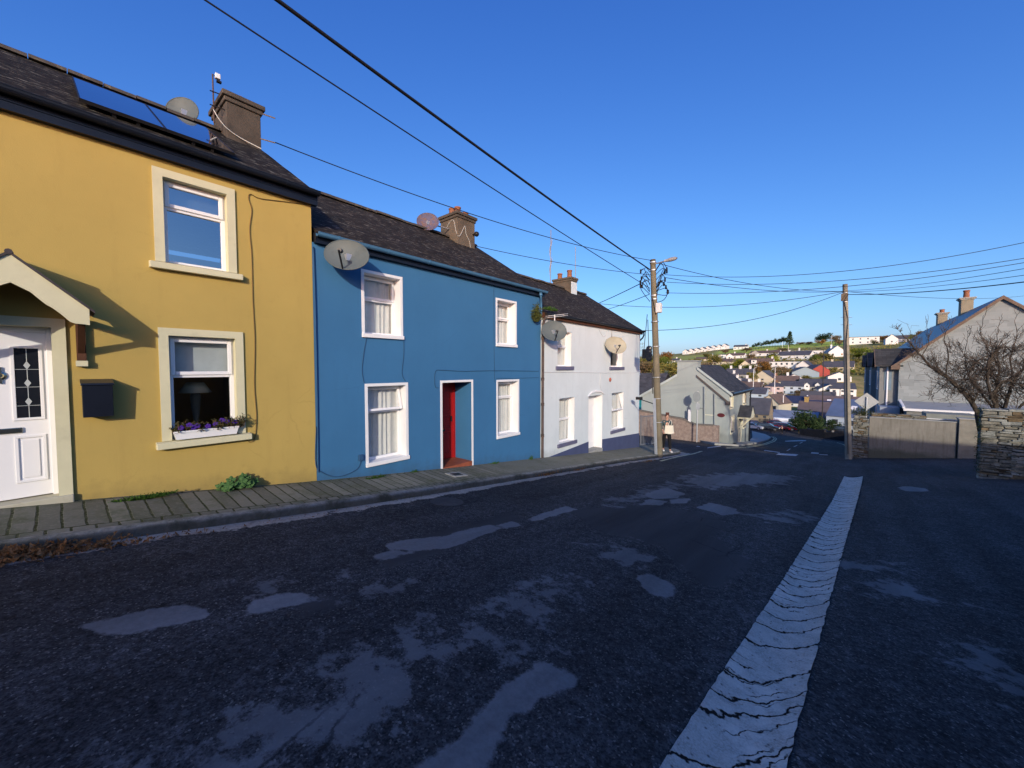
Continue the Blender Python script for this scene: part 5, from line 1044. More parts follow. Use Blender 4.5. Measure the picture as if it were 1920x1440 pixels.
# slate-roofed building with a teal door behind the pole
YT = 52.0
def ty(px, py, Y=YT): return onY(px, py, Y)
a = ty(1175, 800); c = ty(1226, 700); tb = thing('slate_roofed_cottage', 'low slate roofed building with a teal door behind the wooden pole', 'house', (a.x, YT, g(-20, YT))); zl = ty(1200, 746).z; zt_ = ty(1200, 700).z
b = MB(); b.box(a.x - 6, c.x + .2, YT, YT + 8, g(-20, YT) - 2, zl); b.build('wall', WHITE, tb); b = MB(); b.face((a.x - 6.2, YT - .3, zl - .05), (c.x + .5, YT - .3, zl - .05), (c.x + .5, YT + 4.2, zt_), (a.x - 6.2, YT + 4.2, zt_)); b.face((a.x - 6.2, YT + 8.3, zl - .05), (c.x + .5, YT + 8.3, zl - .05), (c.x + .5, YT + 4.2, zt_), (a.x - 6.2, YT + 4.2, zt_)); b.box(a.x - 6, c.x + .4, YT - .36, YT - .3, zl - .2, zl - .04); b.build('roof', slate('flat_grey_slate', (.07, .07, .078), (.10, .10, .10), .5, .35, .75), tb)
q0 = ty(1198, 749); q1 = ty(1215, 770); b = MB(); b.box(q0.x, q1.x, YT - .05, YT - .001, q1.z, q0.z); b.build('door', mat('teal_paint', (.01, .20, .24), .5), tb)
# ------------------------------------------------------------------ person with a tote bag, half hidden by the pole
ps = onG(1249.5, 846.5, .13); ph_ = onY(1250, 777, ps.y).z - ps.z; print('person', ps, ph_)
def skinfig(name, nodes, edges, root, m, parent, sub=2):
    me = bpy.data.meshes.new(name); names = list(nodes); org = ORG[parent.name]
    me.from_pydata([Vector(nodes[k][0]) - org for k in names], [(names.index(a), names.index(b)) for a, b in edges], []); me.materials.append(m)
    o = bpy.data.objects.new(name, me); COL.objects.link(o); o.parent = parent
    sk = o.modifiers.new('skin', 'SKIN'); sk.use_smooth_shade = True
    for i, k in enumerate(names): r = nodes[k][1]; me.skin_vertices[0].data[i].radius = r if isinstance(r, tuple) else (r, r); me.skin_vertices[0].data[i].use_root = (k == root)
    s = o.modifiers.new('sub', 'SUBSURF'); s.levels = sub; s.render_levels = sub; return o
def person(label, base, H, face, outfit, bag=False, stride=.16):
    th = thing('person', label, 'person', base); S = H / 1.72; fz = Matrix.Rotation(face, 3, 'Z')
    def W(x, y, z): return Vector(base) + fz @ Vector((x * S, y * S, z * S))             # local: -y forward, x to figure's left
    SK = mat('skin', (.45, .26, .19), .55, .06, bump=0); n_ = {}
    n_['hip'] = (W(0, 0, .93), .12 * S); n_['waist'] = (W(0, 0, 1.08), .11 * S); n_['chest'] = (W(0, .01, 1.28), (.15 * S, .11 * S)); n_['neckb'] = (W(0, .01, 1.43), .06 * S); n_['neck'] = (W(0, -.0, 1.50), .052 * S); n_['chin'] = (W(0, -.035, 1.545), .06 * S); n_['head'] = (W(0, -.01, 1.62), .088 * S); n_['crown'] = (W(0, 0, 1.68), .07 * S); e = [('hip', 'waist'), ('waist', 'chest'), ('chest', 'neckb'), ('neckb', 'neck'), ('neck', 'chin'), ('chin', 'head'), ('head', 'crown')]
    for s, nm in ((1, 'l'), (-1, 'r')):
        st = stride * s; n_[nm + 'th'] = (W(.09 * s, -st * .15, .84), .085 * S); n_[nm + 'kn'] = (W(.10 * s, -st * .6 - .02, .48), .058 * S); n_[nm + 'an'] = (W(.10 * s, -st, .09), .04 * S); n_[nm + 'to'] = (W(.12 * s, -st - .16, .03), .034 * S); e += [('hip', nm + 'th'), (nm + 'th', nm + 'kn'), (nm + 'kn', nm + 'an'), (nm + 'an', nm + 'to')]
        n_[nm + 'sh'] = (W(.17 * s, .01, 1.38), .058 * S); n_[nm + 'el'] = (W(.24 * s, .04, 1.12), .042 * S); n_[nm + 'wr'] = (W(.22 * s, -.14, .98), .028 * S); n_[nm + 'pa'] = (W(.215 * s, -.20, .94), (.03 * S, .018 * S)); e += [('chest', nm + 'sh'), (nm + 'sh', nm + 'el'), (nm + 'el', nm + 'wr'), (nm + 'wr', nm + 'pa')]
        for f_, (dx, ln) in enumerate(((-.03, .065), (-.01, .078), (.01, .072), (.028, .055))):
            n_[f'{nm}f{f_}'] = (W(.215 * s + dx, -.235, .915), .0085 * S); n_[f'{nm}g{f_}'] = (W(.215 * s + dx, -.235 - ln * .4, .915 - ln), .007 * S); e += [(nm + 'pa', f'{nm}f{f_}'), (f'{nm}f{f_}', f'{nm}g{f_}')]
        n_[nm + 'tb'] = (W(.175 * s, -.22, .93), .009 * S); e += [(nm + 'pa', nm + 'tb')]
    skinfig('body', n_, e, 'hip', SK, th)
    q = {}; q['hip'] = (W(0, 0, .95), .135 * S); q['waist'] = (W(0, 0, 1.06), .12 * S); eg = [('hip', 'waist')]
    for s, nm in ((1, 'l'), (-1, 'r')): st = stride * s; q[nm + 't'] = (W(.09 * s, -st * .15, .82), .10 * S); q[nm + 'k'] = (W(.10 * s, -st * .6 - .02, .48), .078 * S); q[nm + 'a'] = (W(.10 * s, -st, .12), .062 * S); eg += [('hip', nm + 't'), (nm + 't', nm + 'k'), (nm + 'k', nm + 'a')]
    skinfig('trousers', q, eg, 'hip', outfit[0], th)
    q = {'w': (W(0, 0, 1.02), (.135 * S, .115 * S)), 'c': (W(0, .01, 1.27), (.165 * S, .125 * S)), 'n': (W(0, .01, 1.42), .075 * S)}; eg = [('w', 'c'), ('c', 'n')]
    for s, nm in ((1, 'l'), (-1, 'r')): q[nm + 's'] = (W(.17 * s, .01, 1.375), .068 * S); q[nm + 'e'] = (W(.24 * s, .04, 1.13), .054 * S); q[nm + 'w'] = (W(.225 * s, -.10, 1.01), .042 * S); eg += [('c', nm + 's'), (nm + 's', nm + 'e'), (nm + 'e', nm + 'w')]
    skinfig('jumper', q, eg, 'c', outfit[1], th)
    q = {'a': (W(0, .02, 1.70), .078 * S), 'b': (W(0, .055, 1.62), .078 * S), 'c': (W(0, .06, 1.53), .06 * S), 'f': (W(0, -.05, 1.715), .045 * S)}; skinfig('hair', q, [('f', 'a'), ('a', 'b'), ('b', 'c')], 'a', outfit[2], th)
    b = MB()
    for s in (1, -1): b.lathe([(.001, -.008), (.008, 0), (.001, .008)], W(.034 * s, -.088, 1.63), 8)
    b.build('eyes', BLACKM, th); b = MB(); b.prism([W(-.012, -.092, 1.585), W(.012, -.092, 1.585), W(0, -.085, 1.63)], fz @ Vector((0, -.02 * S, 0))); b.build('nose', SK, th); b = MB(); b.box(-.022 * S, .022 * S, -.005, .004, -.004, .004, Matrix.Translation(W(0, -.094, 1.555)) @ fz.to_4x4()); b.build('mouth', mat('lips', (.35, .12, .10)), th)
    for s in (1, -1):
        st = stride * s; q = {'h': (W(.10 * s, -st + .04, .05), .045 * S), 'm': (W(.11 * s, -st - .09, .045), .048 * S), 't': (W(.12 * s, -st - .19, .035), .035 * S)}; skinfig('shoe', q, [('h', 'm'), ('m', 't')], 'h', outfit[3], th, 1)
    return th, W, fz, S
BT = mat('black_trousers', (.008, .008, .010), .85, .1, bump=0); TG = mat('dark_green_jumper', (.05, .075, .08), .9, .15, 8); HR = mat('auburn_hair', (.07, .022, .014), .6, .3, 20); SHW = mat('white_shoe', (.7, .7, .7), .6, .05)
th, W_, fz, S_ = person('person in black trousers with a cream tote bag standing half behind the wooden pole', ps, ph_ / .985, rad(40), (BT, TG, HR, SHW))
TOTE = mat('cream_canvas', (.62, .58, .48), .9, .08, 8, bump=.2)
bg_ = thing('tote_bag', 'cream canvas tote bag hanging in front of the person by the pole', 'bag', W_(.02, -.2, .88)); b = MB(); rows = []
for i in range(9):
    u = i / 8; z = .86 + .36 * u; wd_ = .235 - .05 * u; th_ = .075 * (1 - u * .6) + .012; rows.append([W_(.02 + wd_ * math.cos(a) , -.215 - th_ * math.sin(a) , z + .012 * math.sin(3 * a)) for a in np.linspace(0, 2 * PI, 21)])
b.grid(rows); b.face(*rows[0][:-1]); b.build('pouch', TOTE, bg_, smooth=True)
for s in (-1, 1): b = MB(); b.tube([W_(.02 + .07 * s, -.24, 1.2), W_(.07 + .06 * s, -.20, 1.32), W_(.15 + .02 * s, -.06, 1.44), W_(.16, .03, 1.43)], .012, 6); b.build('strap', TOTE, bg_)
# ------------------------------------------------------------------ right hand side: stone wall, rendered wall, garage roof, grey gabled terrace, bare tree
sa = onG(1833, 897); print('stone wall', sa, depth(sa)); YSW = sa.y
def sy(px, py): return onY(px, py, YSW)
STN = [stone_mat('rubble_stone', (.14, .135, .11), (.25, .235, .19), (.075, .073, .06)), stone_mat('rubble_stone_brown', (.13, .095, .06), (.20, .15, .09), (.07, .052, .036)), stone_mat('rubble_stone_grey', (.19, .195, .175), (.33, .335, .30), (.10, .102, .09))]
MORT = mat('dark_mortar', (.05, .048, .04), .95, .2)
def rubble(b, x0, x1, z0f, z1, y, rr, hmin=.03, hmax=.14, lmin=.12, lmax=.5, thick=.25, cap=True, round_top=None, over=0.):
    z = min(z0f(x0), z0f(x1)) - .1
    while z < z1 - .02:
        h = min(hmin + (hmax - hmin) * rr.random() ** 2.2, z1 - z)
        x = x0 - rr.uniform(0, .15); 
        while x < x1:
            l = rr.uniform(lmin, lmax) * (1 if h > .08 else 1.2); xa = max(x, x0); xb = min(x + l, x1 + rr.uniform(0, over))
            if xb - xa > .04 and z + h > z0f((xa + xb) / 2) - .1:
                topz = z + h
                if round_top is not None and topz > round_top((xa + xb) / 2): x += l; continue
                j = lambda s=.018: rr.uniform(-s, s); g_ = .007; p = rr.uniform(-.02, .03); b.cur = rr.choice((0, 0, 0, 1, 2, 2)) if len(STN) > 1 else 0
                f0 = [(xa + g_ + j(), y - p + j(.006), z + g_ + j()), (xb - g_ + j(), y - p + j(.006), z + g_ + j()), (xb - g_ + j(), y - p + j(.006), z + h - g_ + j()), (xa + g_ + j(), y - p + j(.006), z + h - g_ + j())]
                c = Vector(f0[0]).lerp(Vector(f0[2]), .5); f1 = [Vector(q).lerp(c, .12) + Vector((0, -.022, 0)) for q in f0]; bk = [(q[0], y + thick, q[2]) for q in f0]
                b.add([*f0, *f1, *bk], [(4, 5, 6, 7), (0, 1, 5, 4), (1, 2, 6, 5), (2, 3, 7, 6), (3, 0, 4, 7), (8, 9, 1, 0), (9, 10, 2, 1), (10, 11, 3, 2), (11, 8, 0, 3)])
            x += l
        z += h
rr = random.Random(21)
zt = sy(1833, 769).z; xs1 = sa.x + 6.5; th = thing('stone_wall', 'high rubble stone wall with mossy joints at the right under the bare tree', 'wall', (sa.x + 2, YSW, sa.z))
b = MB(); zmid = sa.z + (zt - sa.z) * .52
for (z_lo, z_hi) in ((None, zmid), (zmid, zt)):
    xa_ = sa.x
    while xa_ < xs1:
        xb_ = min(xs1, xa_ + rr.uniform(.5, 1.5)); rubble(b, xa_, xb_, (lambda x: g(x, YSW)) if z_lo is None else (lambda x: z_lo + .1), z_hi, YSW, rr, thick=.22, over=.14 if xb_ < xs1 else 0); xa_ = xb_
x = sa.x
while x < xs1: l = rr.uniform(.35, .75); b.cur = rr.choice((0, 2)); b.box(x + .008, min(x + l, xs1) - .008, YSW - .03 + rr.uniform(-.015, .015), YSW + .50, zt + .004, zt + rr.uniform(.05, .085)); x += l
b.build('stonework', STN, th); b = MB(); b.box(sa.x + .05, xs1, YSW + .02, YSW + .47, -8, zt - .01); b.build('core', MORT, th)
b = MB(); b.box(sa.x - .02, sa.x + .05, YSW + .0, YSW + .48, -8, zt - .05)
ivy = MB(); leaves(ivy, [(sa.x - .03 + rr.uniform(-.05, .1), YSW + rr.uniform(-.06, .1), rr.uniform(sa.z + .2, zt + .1)) for _ in range(420)], .06, rr); ivy.build('ivy', leaf_mat('dark_ivy', (.015, .03, .012), (.04, .06, .02)), th)
rw = onG(1630, 859); YW = max(rw.y, YSW + 4); print('rendered wall', rw, depth(rw))
def wy(px, py): return onY(px, py, YW)
REND, t, out = nt('brown_grey_render'); co = coords(t); n1 = ntex(t, co, 1.3, 6, .7); st_ = coords(t, 'Object', (3, 3, .25)); n2 = ntex(t, st_, 2.2, 6, .75); n3 = ntex(t, co, 30, 4)
c = mixc(t, ramp(t, n1, .35, .65), (.18, .17, .145), (.245, .23, .20)); c = mixc(t, ramp(t, n2, .48, .72, 0, .8), c, (.115, .105, .085)); c = mixc(t, ramp(t, n3, .6, .8, 0, .5), c, (.27, .25, .2)); sp = N(t, 'ShaderNodeSeparateXYZ'); t.links.new(co[0].outputs[0], sp.inputs[0])
wz = N(t, 'ShaderNodeMath', operation='MULTIPLY_ADD', i_1=.7); t.links.new(n1[0].outputs[0], wz.inputs[0]); t.links.new(sp.outputs[2], wz.inputs[2]); c = mixc(t, ramp(t, (wz, 0), .55, .85, .75, 0), c, (.085, .09, .062)); principled(t, out, c, .92, .15, 0, n3, .5, .012)
def gb(x): return g(x, YW) - .5
x0 = wy(1630, 800).x; x1 = wy(1794, 800).x; zt2 = wy(1700, 787).z
th = thing('rendered_wall', 'brown grey rendered garden wall between the stone pillar and the gatepost', 'wall', ((x0 + x1) / 2, YW, g((x0 + x1) / 2, YW))); b = MB(); b.box(x0, x1, YW, YW + .22, gb(x0) - 1, zt2); b.build('render', REND, th); b = MB(); b.box(x0, x1, YW - .03, YW + .25, zt2 + .002, zt2 + .05); b.build('coping', CONC, th)
q0 = wy(1798, 786); q1 = wy(1829, 866); th = thing('gatepost', 'square concrete gatepost between the rendered wall and the high stone wall', 'gatepost', ((q0.x + q1.x) / 2, YW, g(q0.x, YW))); b = MB(); b.box(q0.x, q1.x, YW - .12, YW + .4, q1.z - .6, q0.z); b.build('post', mat('gatepost_concrete', (.22, .205, .17), .9, .2, 3, bump=.4, stain=(.33, .33, .32), sscale=1.2), th, bev=.015); b = MB(); b.box(q0.x - .04, q1.x + .04, YW - .16, YW + .44, q0.z + .002, q0.z + .07); b.build('cap', CONC, th, bev=.01)
q = wy(1826, 800); gd = thing('garden_gate', 'narrow dark gate edge beside the gatepost and the stone wall', 'gate', (q.x + .35, YW + .2, g(q.x, YW))); b = MB(); zq = wy(1826, 803).z; gx0 = q1.x + .03; gx1 = sa.x * YW / YSW + .4
b.box(gx0, gx1, YW + .15, YW + .19, g(gx0, YW) + .08, zq - .05); b.build('panel', mat('dark_navy_gate', (.02, .025, .045), .5), gd); b = MB(); b.box(gx0, gx0 + .06, YW + .13, YW + .21, g(gx0, YW) - .2, zq); b.build('post', BLACKM, gd)
# stone pillar with rounded top
q0 = wy(1599, 800); q1 = wy(1629, 800); zp = wy(1613, 776).z; th = thing('stone_pillar', 'round topped rubble stone pillar beside the weathered wooden pole', 'pillar', ((q0.x + q1.x) / 2, YW, g(q0.x, YW))); xm = (q0.x + q1.x) / 2; hw = (q1.x - q0.x) / 2
b = MB(); rubble(b, q0.x, q1.x, lambda x: g(x, YW), zp, YW - .05, rr, .05, .11, .14, .34, .42, round_top=lambda x: zp - .55 * max(0, (abs(x - xm) / hw) - .25) ** 2 * 1.2); b.build('stonework', STN, th); b = MB(); b.box(q0.x + .05, q1.x - .05, YW, YW + .35, g(q0.x, YW) - .5, zp - .32); b.build('core', MORT, th)
c = Vector((xm, YW + .1, zp - .1)); clump('wall_plant', 'spiky grass and weeds growing on top of the stone pillar', 'plant', c, .55, .25, .55, 170, .10, LEAF_OL)
# lower wall band and panels behind
b = MB(); yb = YW + .9; a = onY(1634, 774, yb); c = onY(1738, 790, yb); rubble(b, a.x, c.x, lambda x: c.z - .5, a.z, yb, rr, .07, .15, .2, .6, .3); th = thing('back_wall', 'dark low stone wall showing just above the rendered wall', 'wall', ((a.x + c.x) / 2, yb, g(a.x, yb))); b.build('stonework', STN, th); b = MB(); b.box(a.x + .02, c.x - .02, yb + .05, yb + .28, g(a.x, yb) - .5, a.z - .02); b.build('core', MORT, th)
a = onY(1737, 775, yb); c = onY(1832, 788, yb); th = thing('garden_shed', 'flat grey shed side with a white trim above the rendered wall', 'shed', ((a.x + c.x) / 2, yb, g(a.x, yb))); b = MB(); b.box(a.x, c.x, yb, yb + 1.6, g(a.x, yb) - .3, a.z); b.build('wall', mat('shed_grey', (.20, .21, .19)), th); b = MB(); q0 = onY(1737, 785, yb); q1 = onY(1798, 787.5, yb); b.box(q0.x, q1.x, yb - .05, yb - .002, q1.z, q0.z); b.build('trim', WPAINT, th)
# grey gabled terrace on the lower street
YG = 37.5
gcx = onY(1686, 690, YG).x; gap = onY(1880, 556, YG); gez = onY(1686, 678, YG).z; gw = gap.x - gcx; zrg = gap.z
print('gable', gcx, gap, gez, 'ground', g(gcx, YG))
GBLOCK, t, out = nt('patchy_grey_blockwork'); uv = coords(t, 'UV'); co = coords(t); br = N(t, 'ShaderNodeTexBrick', offset=.5, i_Scale=1.0)
for k, v in (('Mortar Size', .006), ('Brick Width', .48), ('Row Height', .235), ('Bias', .1), ('Mortar Smooth', .6)): br.inputs[k].default_value = v
br.inputs['Color1'].default_value = (.20, .222, .225, 1); br.inputs['Color2'].default_value = (.29, .318, .32, 1); br.inputs['Mortar'].default_value = (.225, .245, .25, 1); t.links.new(uv[0].outputs[0], br.inputs[0])
n1 = ntex(t, co, .9, 5, .6); n2 = ntex(t, co, 5, 6, .7); c = mixc(t, ramp(t, n1, .38, .62, 0, .8), (br, 0), (.255, .28, .282)); c = mixc(t, ramp(t, n2, .55, .8, 0, .6), c, (.15, .165, .168)); principled(t, out, c, .9, .15, 0, n2, .4, .01)
BARGE = mat('brown_bargeboard', (.15, .105, .08), .8, .15); GDARK = mat('grey_render', (.20, .205, .20), .85, .15, 2, stain=(.13, .13, .13), sscale=2)
BSLATE = slate('smooth_blue_slate', (.045, .05, .06), (.08, .085, .09), .45, .3, .7, moss=(.05, .055, .035), rough=.42, spec=.6)
ends = [YG, 46.6, 56.0, 65.5]; labs = ['grey gabled end house with patchy blockwork wall behind the bare tree', 'middle grey terraced house with slate gablet beyond the gabled end house', 'far grey terraced house furthest along the row beyond the gabled house']
for i in range(3):
    ya, yb = ends[i], ends[i + 1]; th = thing('grey_gabled_house', labs[i], 'house', (gap.x, (ya + yb) / 2, g(gap.x, ya))); zb = -13
    b = MB(); b.face((gcx, ya, zb), (gcx, yb, zb), (gcx, yb, gez), (gcx, ya, gez))
    xr_ = gap.x + gw
    for y in (ya + (.002 if i else 0), yb): b.face((gcx, y, zb), (gcx, y, gez), (gap.x, y, zrg - .06), (xr_, y, gez), (xr_, y, zb))
    b.face((xr_, ya, zb), (xr_, yb, zb), (xr_, yb, gez), (xr_, ya, gez)); b.build('wall', GBLOCK if i == 0 else GDARK, th)
    s_ = (zrg - gez) / gw; ov = .42; y0 = ya - (.14 if i == 0 else -.003); b = MB()
    for sx in (-1, 1):
        xe = gap.x + sx * (gw + ov); ze = gez - s_ * ov
        b.face((xe, y0, ze + .05), (xe, yb, ze + .05), (gap.x, yb, zrg + .05), (gap.x, y0, zrg + .05)); b.face((xe, y0, ze - .03), (xe, yb, ze - .03), (gap.x, yb, zrg - .03), (gap.x, y0, zrg - .03)); b.face((xe, y0, ze - .03), (xe, yb, ze - .03), (xe, yb, ze + .05), (xe, y0, ze + .05))
    rf = b.build('roof', BSLATE, th)
    if i == 0:
        b = MB()
        for sx in (-1, 1):
            xe = gap.x + sx * (gw + ov); ze = gez - s_ * ov; b.prism([(xe, y0 - .03, ze + .06), (gap.x, y0 - .03, zrg + .06), (gap.x, y0 - .03, zrg - .16), (xe, y0 - .03, ze - .16)], (0, .04, 0)); b.prism([(xe, y0 + .012, ze - .10), (gap.x - sx * .01, y0 + .012, zrg - .10), (gap.x - sx * .01, y0 + .012, zrg - .06), (xe, y0 + .012, ze - .06)], (0, .12, 0))
        xe = gap.x - gw - ov; ze = gez - s_ * ov; b.prism([(xe, y0 - .04, ze - .16), (xe + .45, y0 - .04, ze - .16), (xe + .45, y0 - .04, ze + .2), (xe, y0 - .04, ze - .05)], (0, .3, 0)); b.build('bargeboard', BARGE, rf)
    # gabled bay on the street side
    bx = gcx - .95; b0 = ya + .3; b1 = ya + 3.1; bz = gez - .12; bp = 1.05; ym = (b0 + b1) / 2
    b = MB(); b.box(bx, gcx + .002, b0, b1, zb, bz); b.prism([(bx, b0, bz + .001), (bx, b1, bz + .001), (bx, ym, bz + bp - .06)], (gw * .3, 0, 0)); bay = b.build('bay', GDARK, th)
    b = MB(); o_ = .3; back_x = gcx + (bp + .12) / s_ + .1
    for sy_ in (-1, 1): ye = ym + sy_ * ((b1 - b0) / 2 + o_); ze = bz - o_ * bp / ((b1 - b0) / 2) * .6; b.face((bx - .25, ye, ze), (back_x, ye, ze), (back_x, ym, bz + bp + .05), (bx - .25, ym, bz + bp + .05)); b.face((bx - .25, ye, ze - .09), (gcx + .2, ye, ze - .09), (gcx + .2, ye, ze), (bx - .25, ye, ze))
    b.build('gablet_roof', slate('gablet_slate', (.055, .055, .055), (.10, .10, .09), .45, .24, .75), bay); b = MB()
    for sy_ in (-1, 1): ye = ym + sy_ * ((b1 - b0) / 2 + o_); ze = bz - o_ * bp / ((b1 - b0) / 2) * .6; b.prism([(bx - .28, ye, ze - .14), (bx - .28, ye, ze + .03), (bx - .28, ym, bz + bp + .08), (bx - .28, ym, bz + bp - .12)], (.03, 0, 0))
    b.build('bargeboard', BARGE, bay)
    for (zz0, zz1) in ((gez - 2.0, gez - .65), (gez - 4.6, gez - 3.1)):
        b = MB(); b.box(bx - .04, bx - .003, ym - .75, ym - .69, zz0, zz1); b.box(bx - .04, bx - .003, ym + .69, ym + .75, zz0, zz1); b.box(bx - .04, bx - .003, ym - .69, ym + .69, zz0, zz0 + .06); b.box(bx - .04, bx - .003, ym - .69, ym + .69, zz1 - .06, zz1); wn = b.build('window', PVC, bay); b = MB(); b.box(bx - .012, bx - .004, ym - .69, ym + .69, zz0 + .06, zz1 - .06); b.build('pane', mat('dark_pane', (.015, .02, .03), .08, .1, bump=0, spec=.6), wn)
        b = MB(); b.box(bx + .25, bx + .62, b0 - .03, b0 - .003, zz0, zz1); b.build('window', mat('bay_side_glass', (.16, .22, .27), .15, .1, bump=0), bay)
    b = MB(); b.tube([(gcx - .55, b0 - .06, bz - .02), (gcx - .55, b0 - .06, zb + 3)], .05, 8); b.box(gcx - .64, gcx - .46, b0 - .14, b0 - .003, bz - .22, bz - .04); b.build('downpipe', PVC, th)
    b = MB(); b.tube([(gcx - .5, b1 + .3, gez - .42), (gcx - .5, yb - .02, gez - .42)], .07, 8); b.build('gutter', BLACKP, th)
    if i < 2: chimney(th, gap.x - .32, gap.x + .32, yb - .45, yb + .45, zrg - 1.1, zrg + 1.15 - .15 * i, mat('buff_chimney', (.24, .215, .16), .9, .15, 3, stain=(.15, .13, .10)), [(.5, .5, 1.6 if i == 0 else .9)], CONC, .38, .17, .13)
# flat garage roof in front of the gable
yf = YG - 2.6; a = onY(1700, 770, yf); c = onY(1850, 770, yf); th = thing('flat_roof_garage', 'flat roofed garage with a pale fascia below the grey gable', 'garage', ((a.x + c.x) / 2, yf, g(a.x, yf))); zf_ = onY(1760, 769, yf).z
b = MB(); b.box(a.x, c.x + 3, yf, YG - .06, -9, zf_ - .12); b.build('wall', GDARK, th); b = MB(); b.add([(a.x - .15, yf - .1, zf_), (c.x + 3, yf - .1, zf_), (c.x + 3, YG - .05, zf_ + .32), (a.x - .15, YG - .05, zf_ + .32), (a.x - .15, yf - .1, zf_ - .04), (c.x + 3, yf - .1, zf_ - .04), (c.x + 3, YG - .05, zf_ - .04), (a.x - .15, YG - .05, zf_ - .04)], [(0, 1, 2, 3), (4, 5, 1, 0), (7, 3, 2, 6), (4, 0, 3, 7)]); b.build('roof', mat('roofing_felt', (.24, .26, .29), .7, .1, 3), th); b = MB(); b.box(a.x - .16, c.x + 3, yf - .16, yf - .102, zf_ - .13, zf_ + .02); b.prism([(a.x - .2, yf - .14, zf_ + .03), (a.x - .08, yf - .14, zf_ + .03), (a.x - .08, YG - .3, zf_ + .36), (a.x - .2, YG - .3, zf_ + .36)], (0, 0, .09)); b.build('fascia', WPAINT, th)
b = MB(); b0_ = onY(1655, 763, 37.5); b.box(gcx - .96, gcx - .0, YG - 1.3, YG + 1.15, zf_ - 2.5, zf_ - .05); props(b.build('porch_roof', mat('pale_blue_grey', (.30, .34, .40))), 'pale flat porch in front of the grey gabled house bay', 'porch')
# diamond road sign seen from behind
yd_ = YW + 3.0; q = onY(1625, 753, yd_); th = thing('road_sign', 'diamond shaped road sign seen from behind above the stone pillar', 'road sign', (q.x, yd_, g(q.x, yd_))); b = MB(); R_ = 17.5 * depth(q) / F; b.prism([(q.x - R_, yd_, q.z), (q.x, yd_, q.z - R_ * .95), (q.x + R_, yd_, q.z), (q.x, yd_, q.z + R_ * .95)], (0, .012, 0)); b.build('sign_back', mat('sign_metal', (.40, .41, .40), .5, .1), th); b = MB(); b.tube([(q.x, yd_ - .05, g(q.x, yd_) - .3), (q.x, yd_ - .05, q.z + R_ * .5)], .045, 8); b.box(q.x - .12, q.x + .12, yd_ - .03, yd_ - .002, q.z - .05, q.z + .05); b.build('pole', GALV, th)
# bare winter tree behind the stone wall
YT2 = YSW + 1.6
def tp(px, py, dy=0.): return onY(px, py, YT2 + dy)
tr_ = thing('bare_tree', 'leafless tree with tangled twigs leaning over the stone wall', 'tree', (tp(1850, 775).x, YT2, g(4.5, YT2))); BARK = mat('grey_brown_bark', (.055, .044, .034), .95, .25, 9, bump=.5, stain=(.14, .12, .09), sscale=7); TWIG = mat('twig_bark', (.075, .058, .046), .95, .25, 6)
lim = MB(); twg = MB(); rt_ = random.Random(17)
def grow(p, d, ln, r, lev, bend):
    pts = [p]; n_ = 5; dd = d.copy(); rs = [r]
    for i in range(n_): dd = (dd + Vector((rt_.gauss(0, bend), rt_.gauss(0, bend * .8), rt_.gauss(.05, bend)))).normalized(); pts.append(pts[-1] + dd * ln / n_); rs.append(max(.0048, r * (1 - .6 * (i + 1) / n_)))
    (lim if r > .018 else twg).tube(pts, rs, 6 if r > .018 else 3, False)
    if lev > 0:
        for k in range(rt_.choice((4, 5, 6, 6))):
            i = rt_.randint(1, n_); q = pts[i]; ax = Vector((rt_.gauss(0, 1), rt_.gauss(0, 1), rt_.gauss(0, 1))).normalized(); nd = (Matrix.Rotation(rt_.uniform(.4, 1.15), 3, ax) @ dd); nd.z += .18; grow(q, nd.normalized(), ln * rt_.uniform(.5, .85), max(.0048, rs[i] * .62), lev - 1, bend * 1.15)
def limb(path, r0, r1, lev=3, cnt=7, ln=.75):
    P = [tp(*q) for q in path]; Q = []
    for i in range(len(P) - 1):
        p0, p1, p2, p3 = P[max(i-1, 0)], P[i], P[i+1], P[min(i+2, len(P)-1)]
        for k in range(5): u = k / 5; Q.append(.5 * ((2*p1) + (p2-p0)*u + (2*p0-5*p1+4*p2-p3)*u*u + (3*p1-p0-3*p2+p3)*u**3) + Vector((rt_.gauss(0, .012), rt_.gauss(0, .02), rt_.gauss(0, .012))))
    Q.append(P[-1]); m_ = len(Q); R = [r0 + (r1 - r0) * i / (m_ - 1) for i in range(m_)]; lim.tube(Q, R, 8)
    for k in range(cnt):
        i = rt_.randint(int(m_ * .25), m_ - 1); t_ = (Q[min(i + 1, m_ - 1)] - Q[max(i - 1, 0)]).normalized(); ax = Vector((rt_.gauss(0, 1), rt_.gauss(0, 1), rt_.gauss(0, 1))).normalized(); d = Matrix.Rotation(rt_.uniform(.4, 1.2), 3, ax) @ t_; d.z += .25; grow(Q[i], d.normalized(), ln * rt_.uniform(.6, 1.2), R[i] * .5, lev, .16)
limb([(1846, 860), (1834, 780, 0), (1822, 755, -.1), (1800, 728, -.2), (1772, 705, -.3), (1748, 690, -.35), (1728, 668, -.35), (1705, 640, -.3), (1690, 625, -.3)], .085, .012, 2, 10, .38)
limb([(1834, 778), (1816, 748, -.2), (1784, 716, -.35), (1760, 694, -.3), (1735, 683, -.3), (1712, 676, -.3)], .05, .008, 2, 7, .36); limb([(1772, 705, -.3), (1778, 670, -.3), (1772, 630, -.25), (1788, 600, -.2)], .024, .005, 1, 6, .34); limb([(1728, 668, -.35), (1742, 640, -.3), (1738, 615, -.3)], .016, .005, 1, 4, .3)
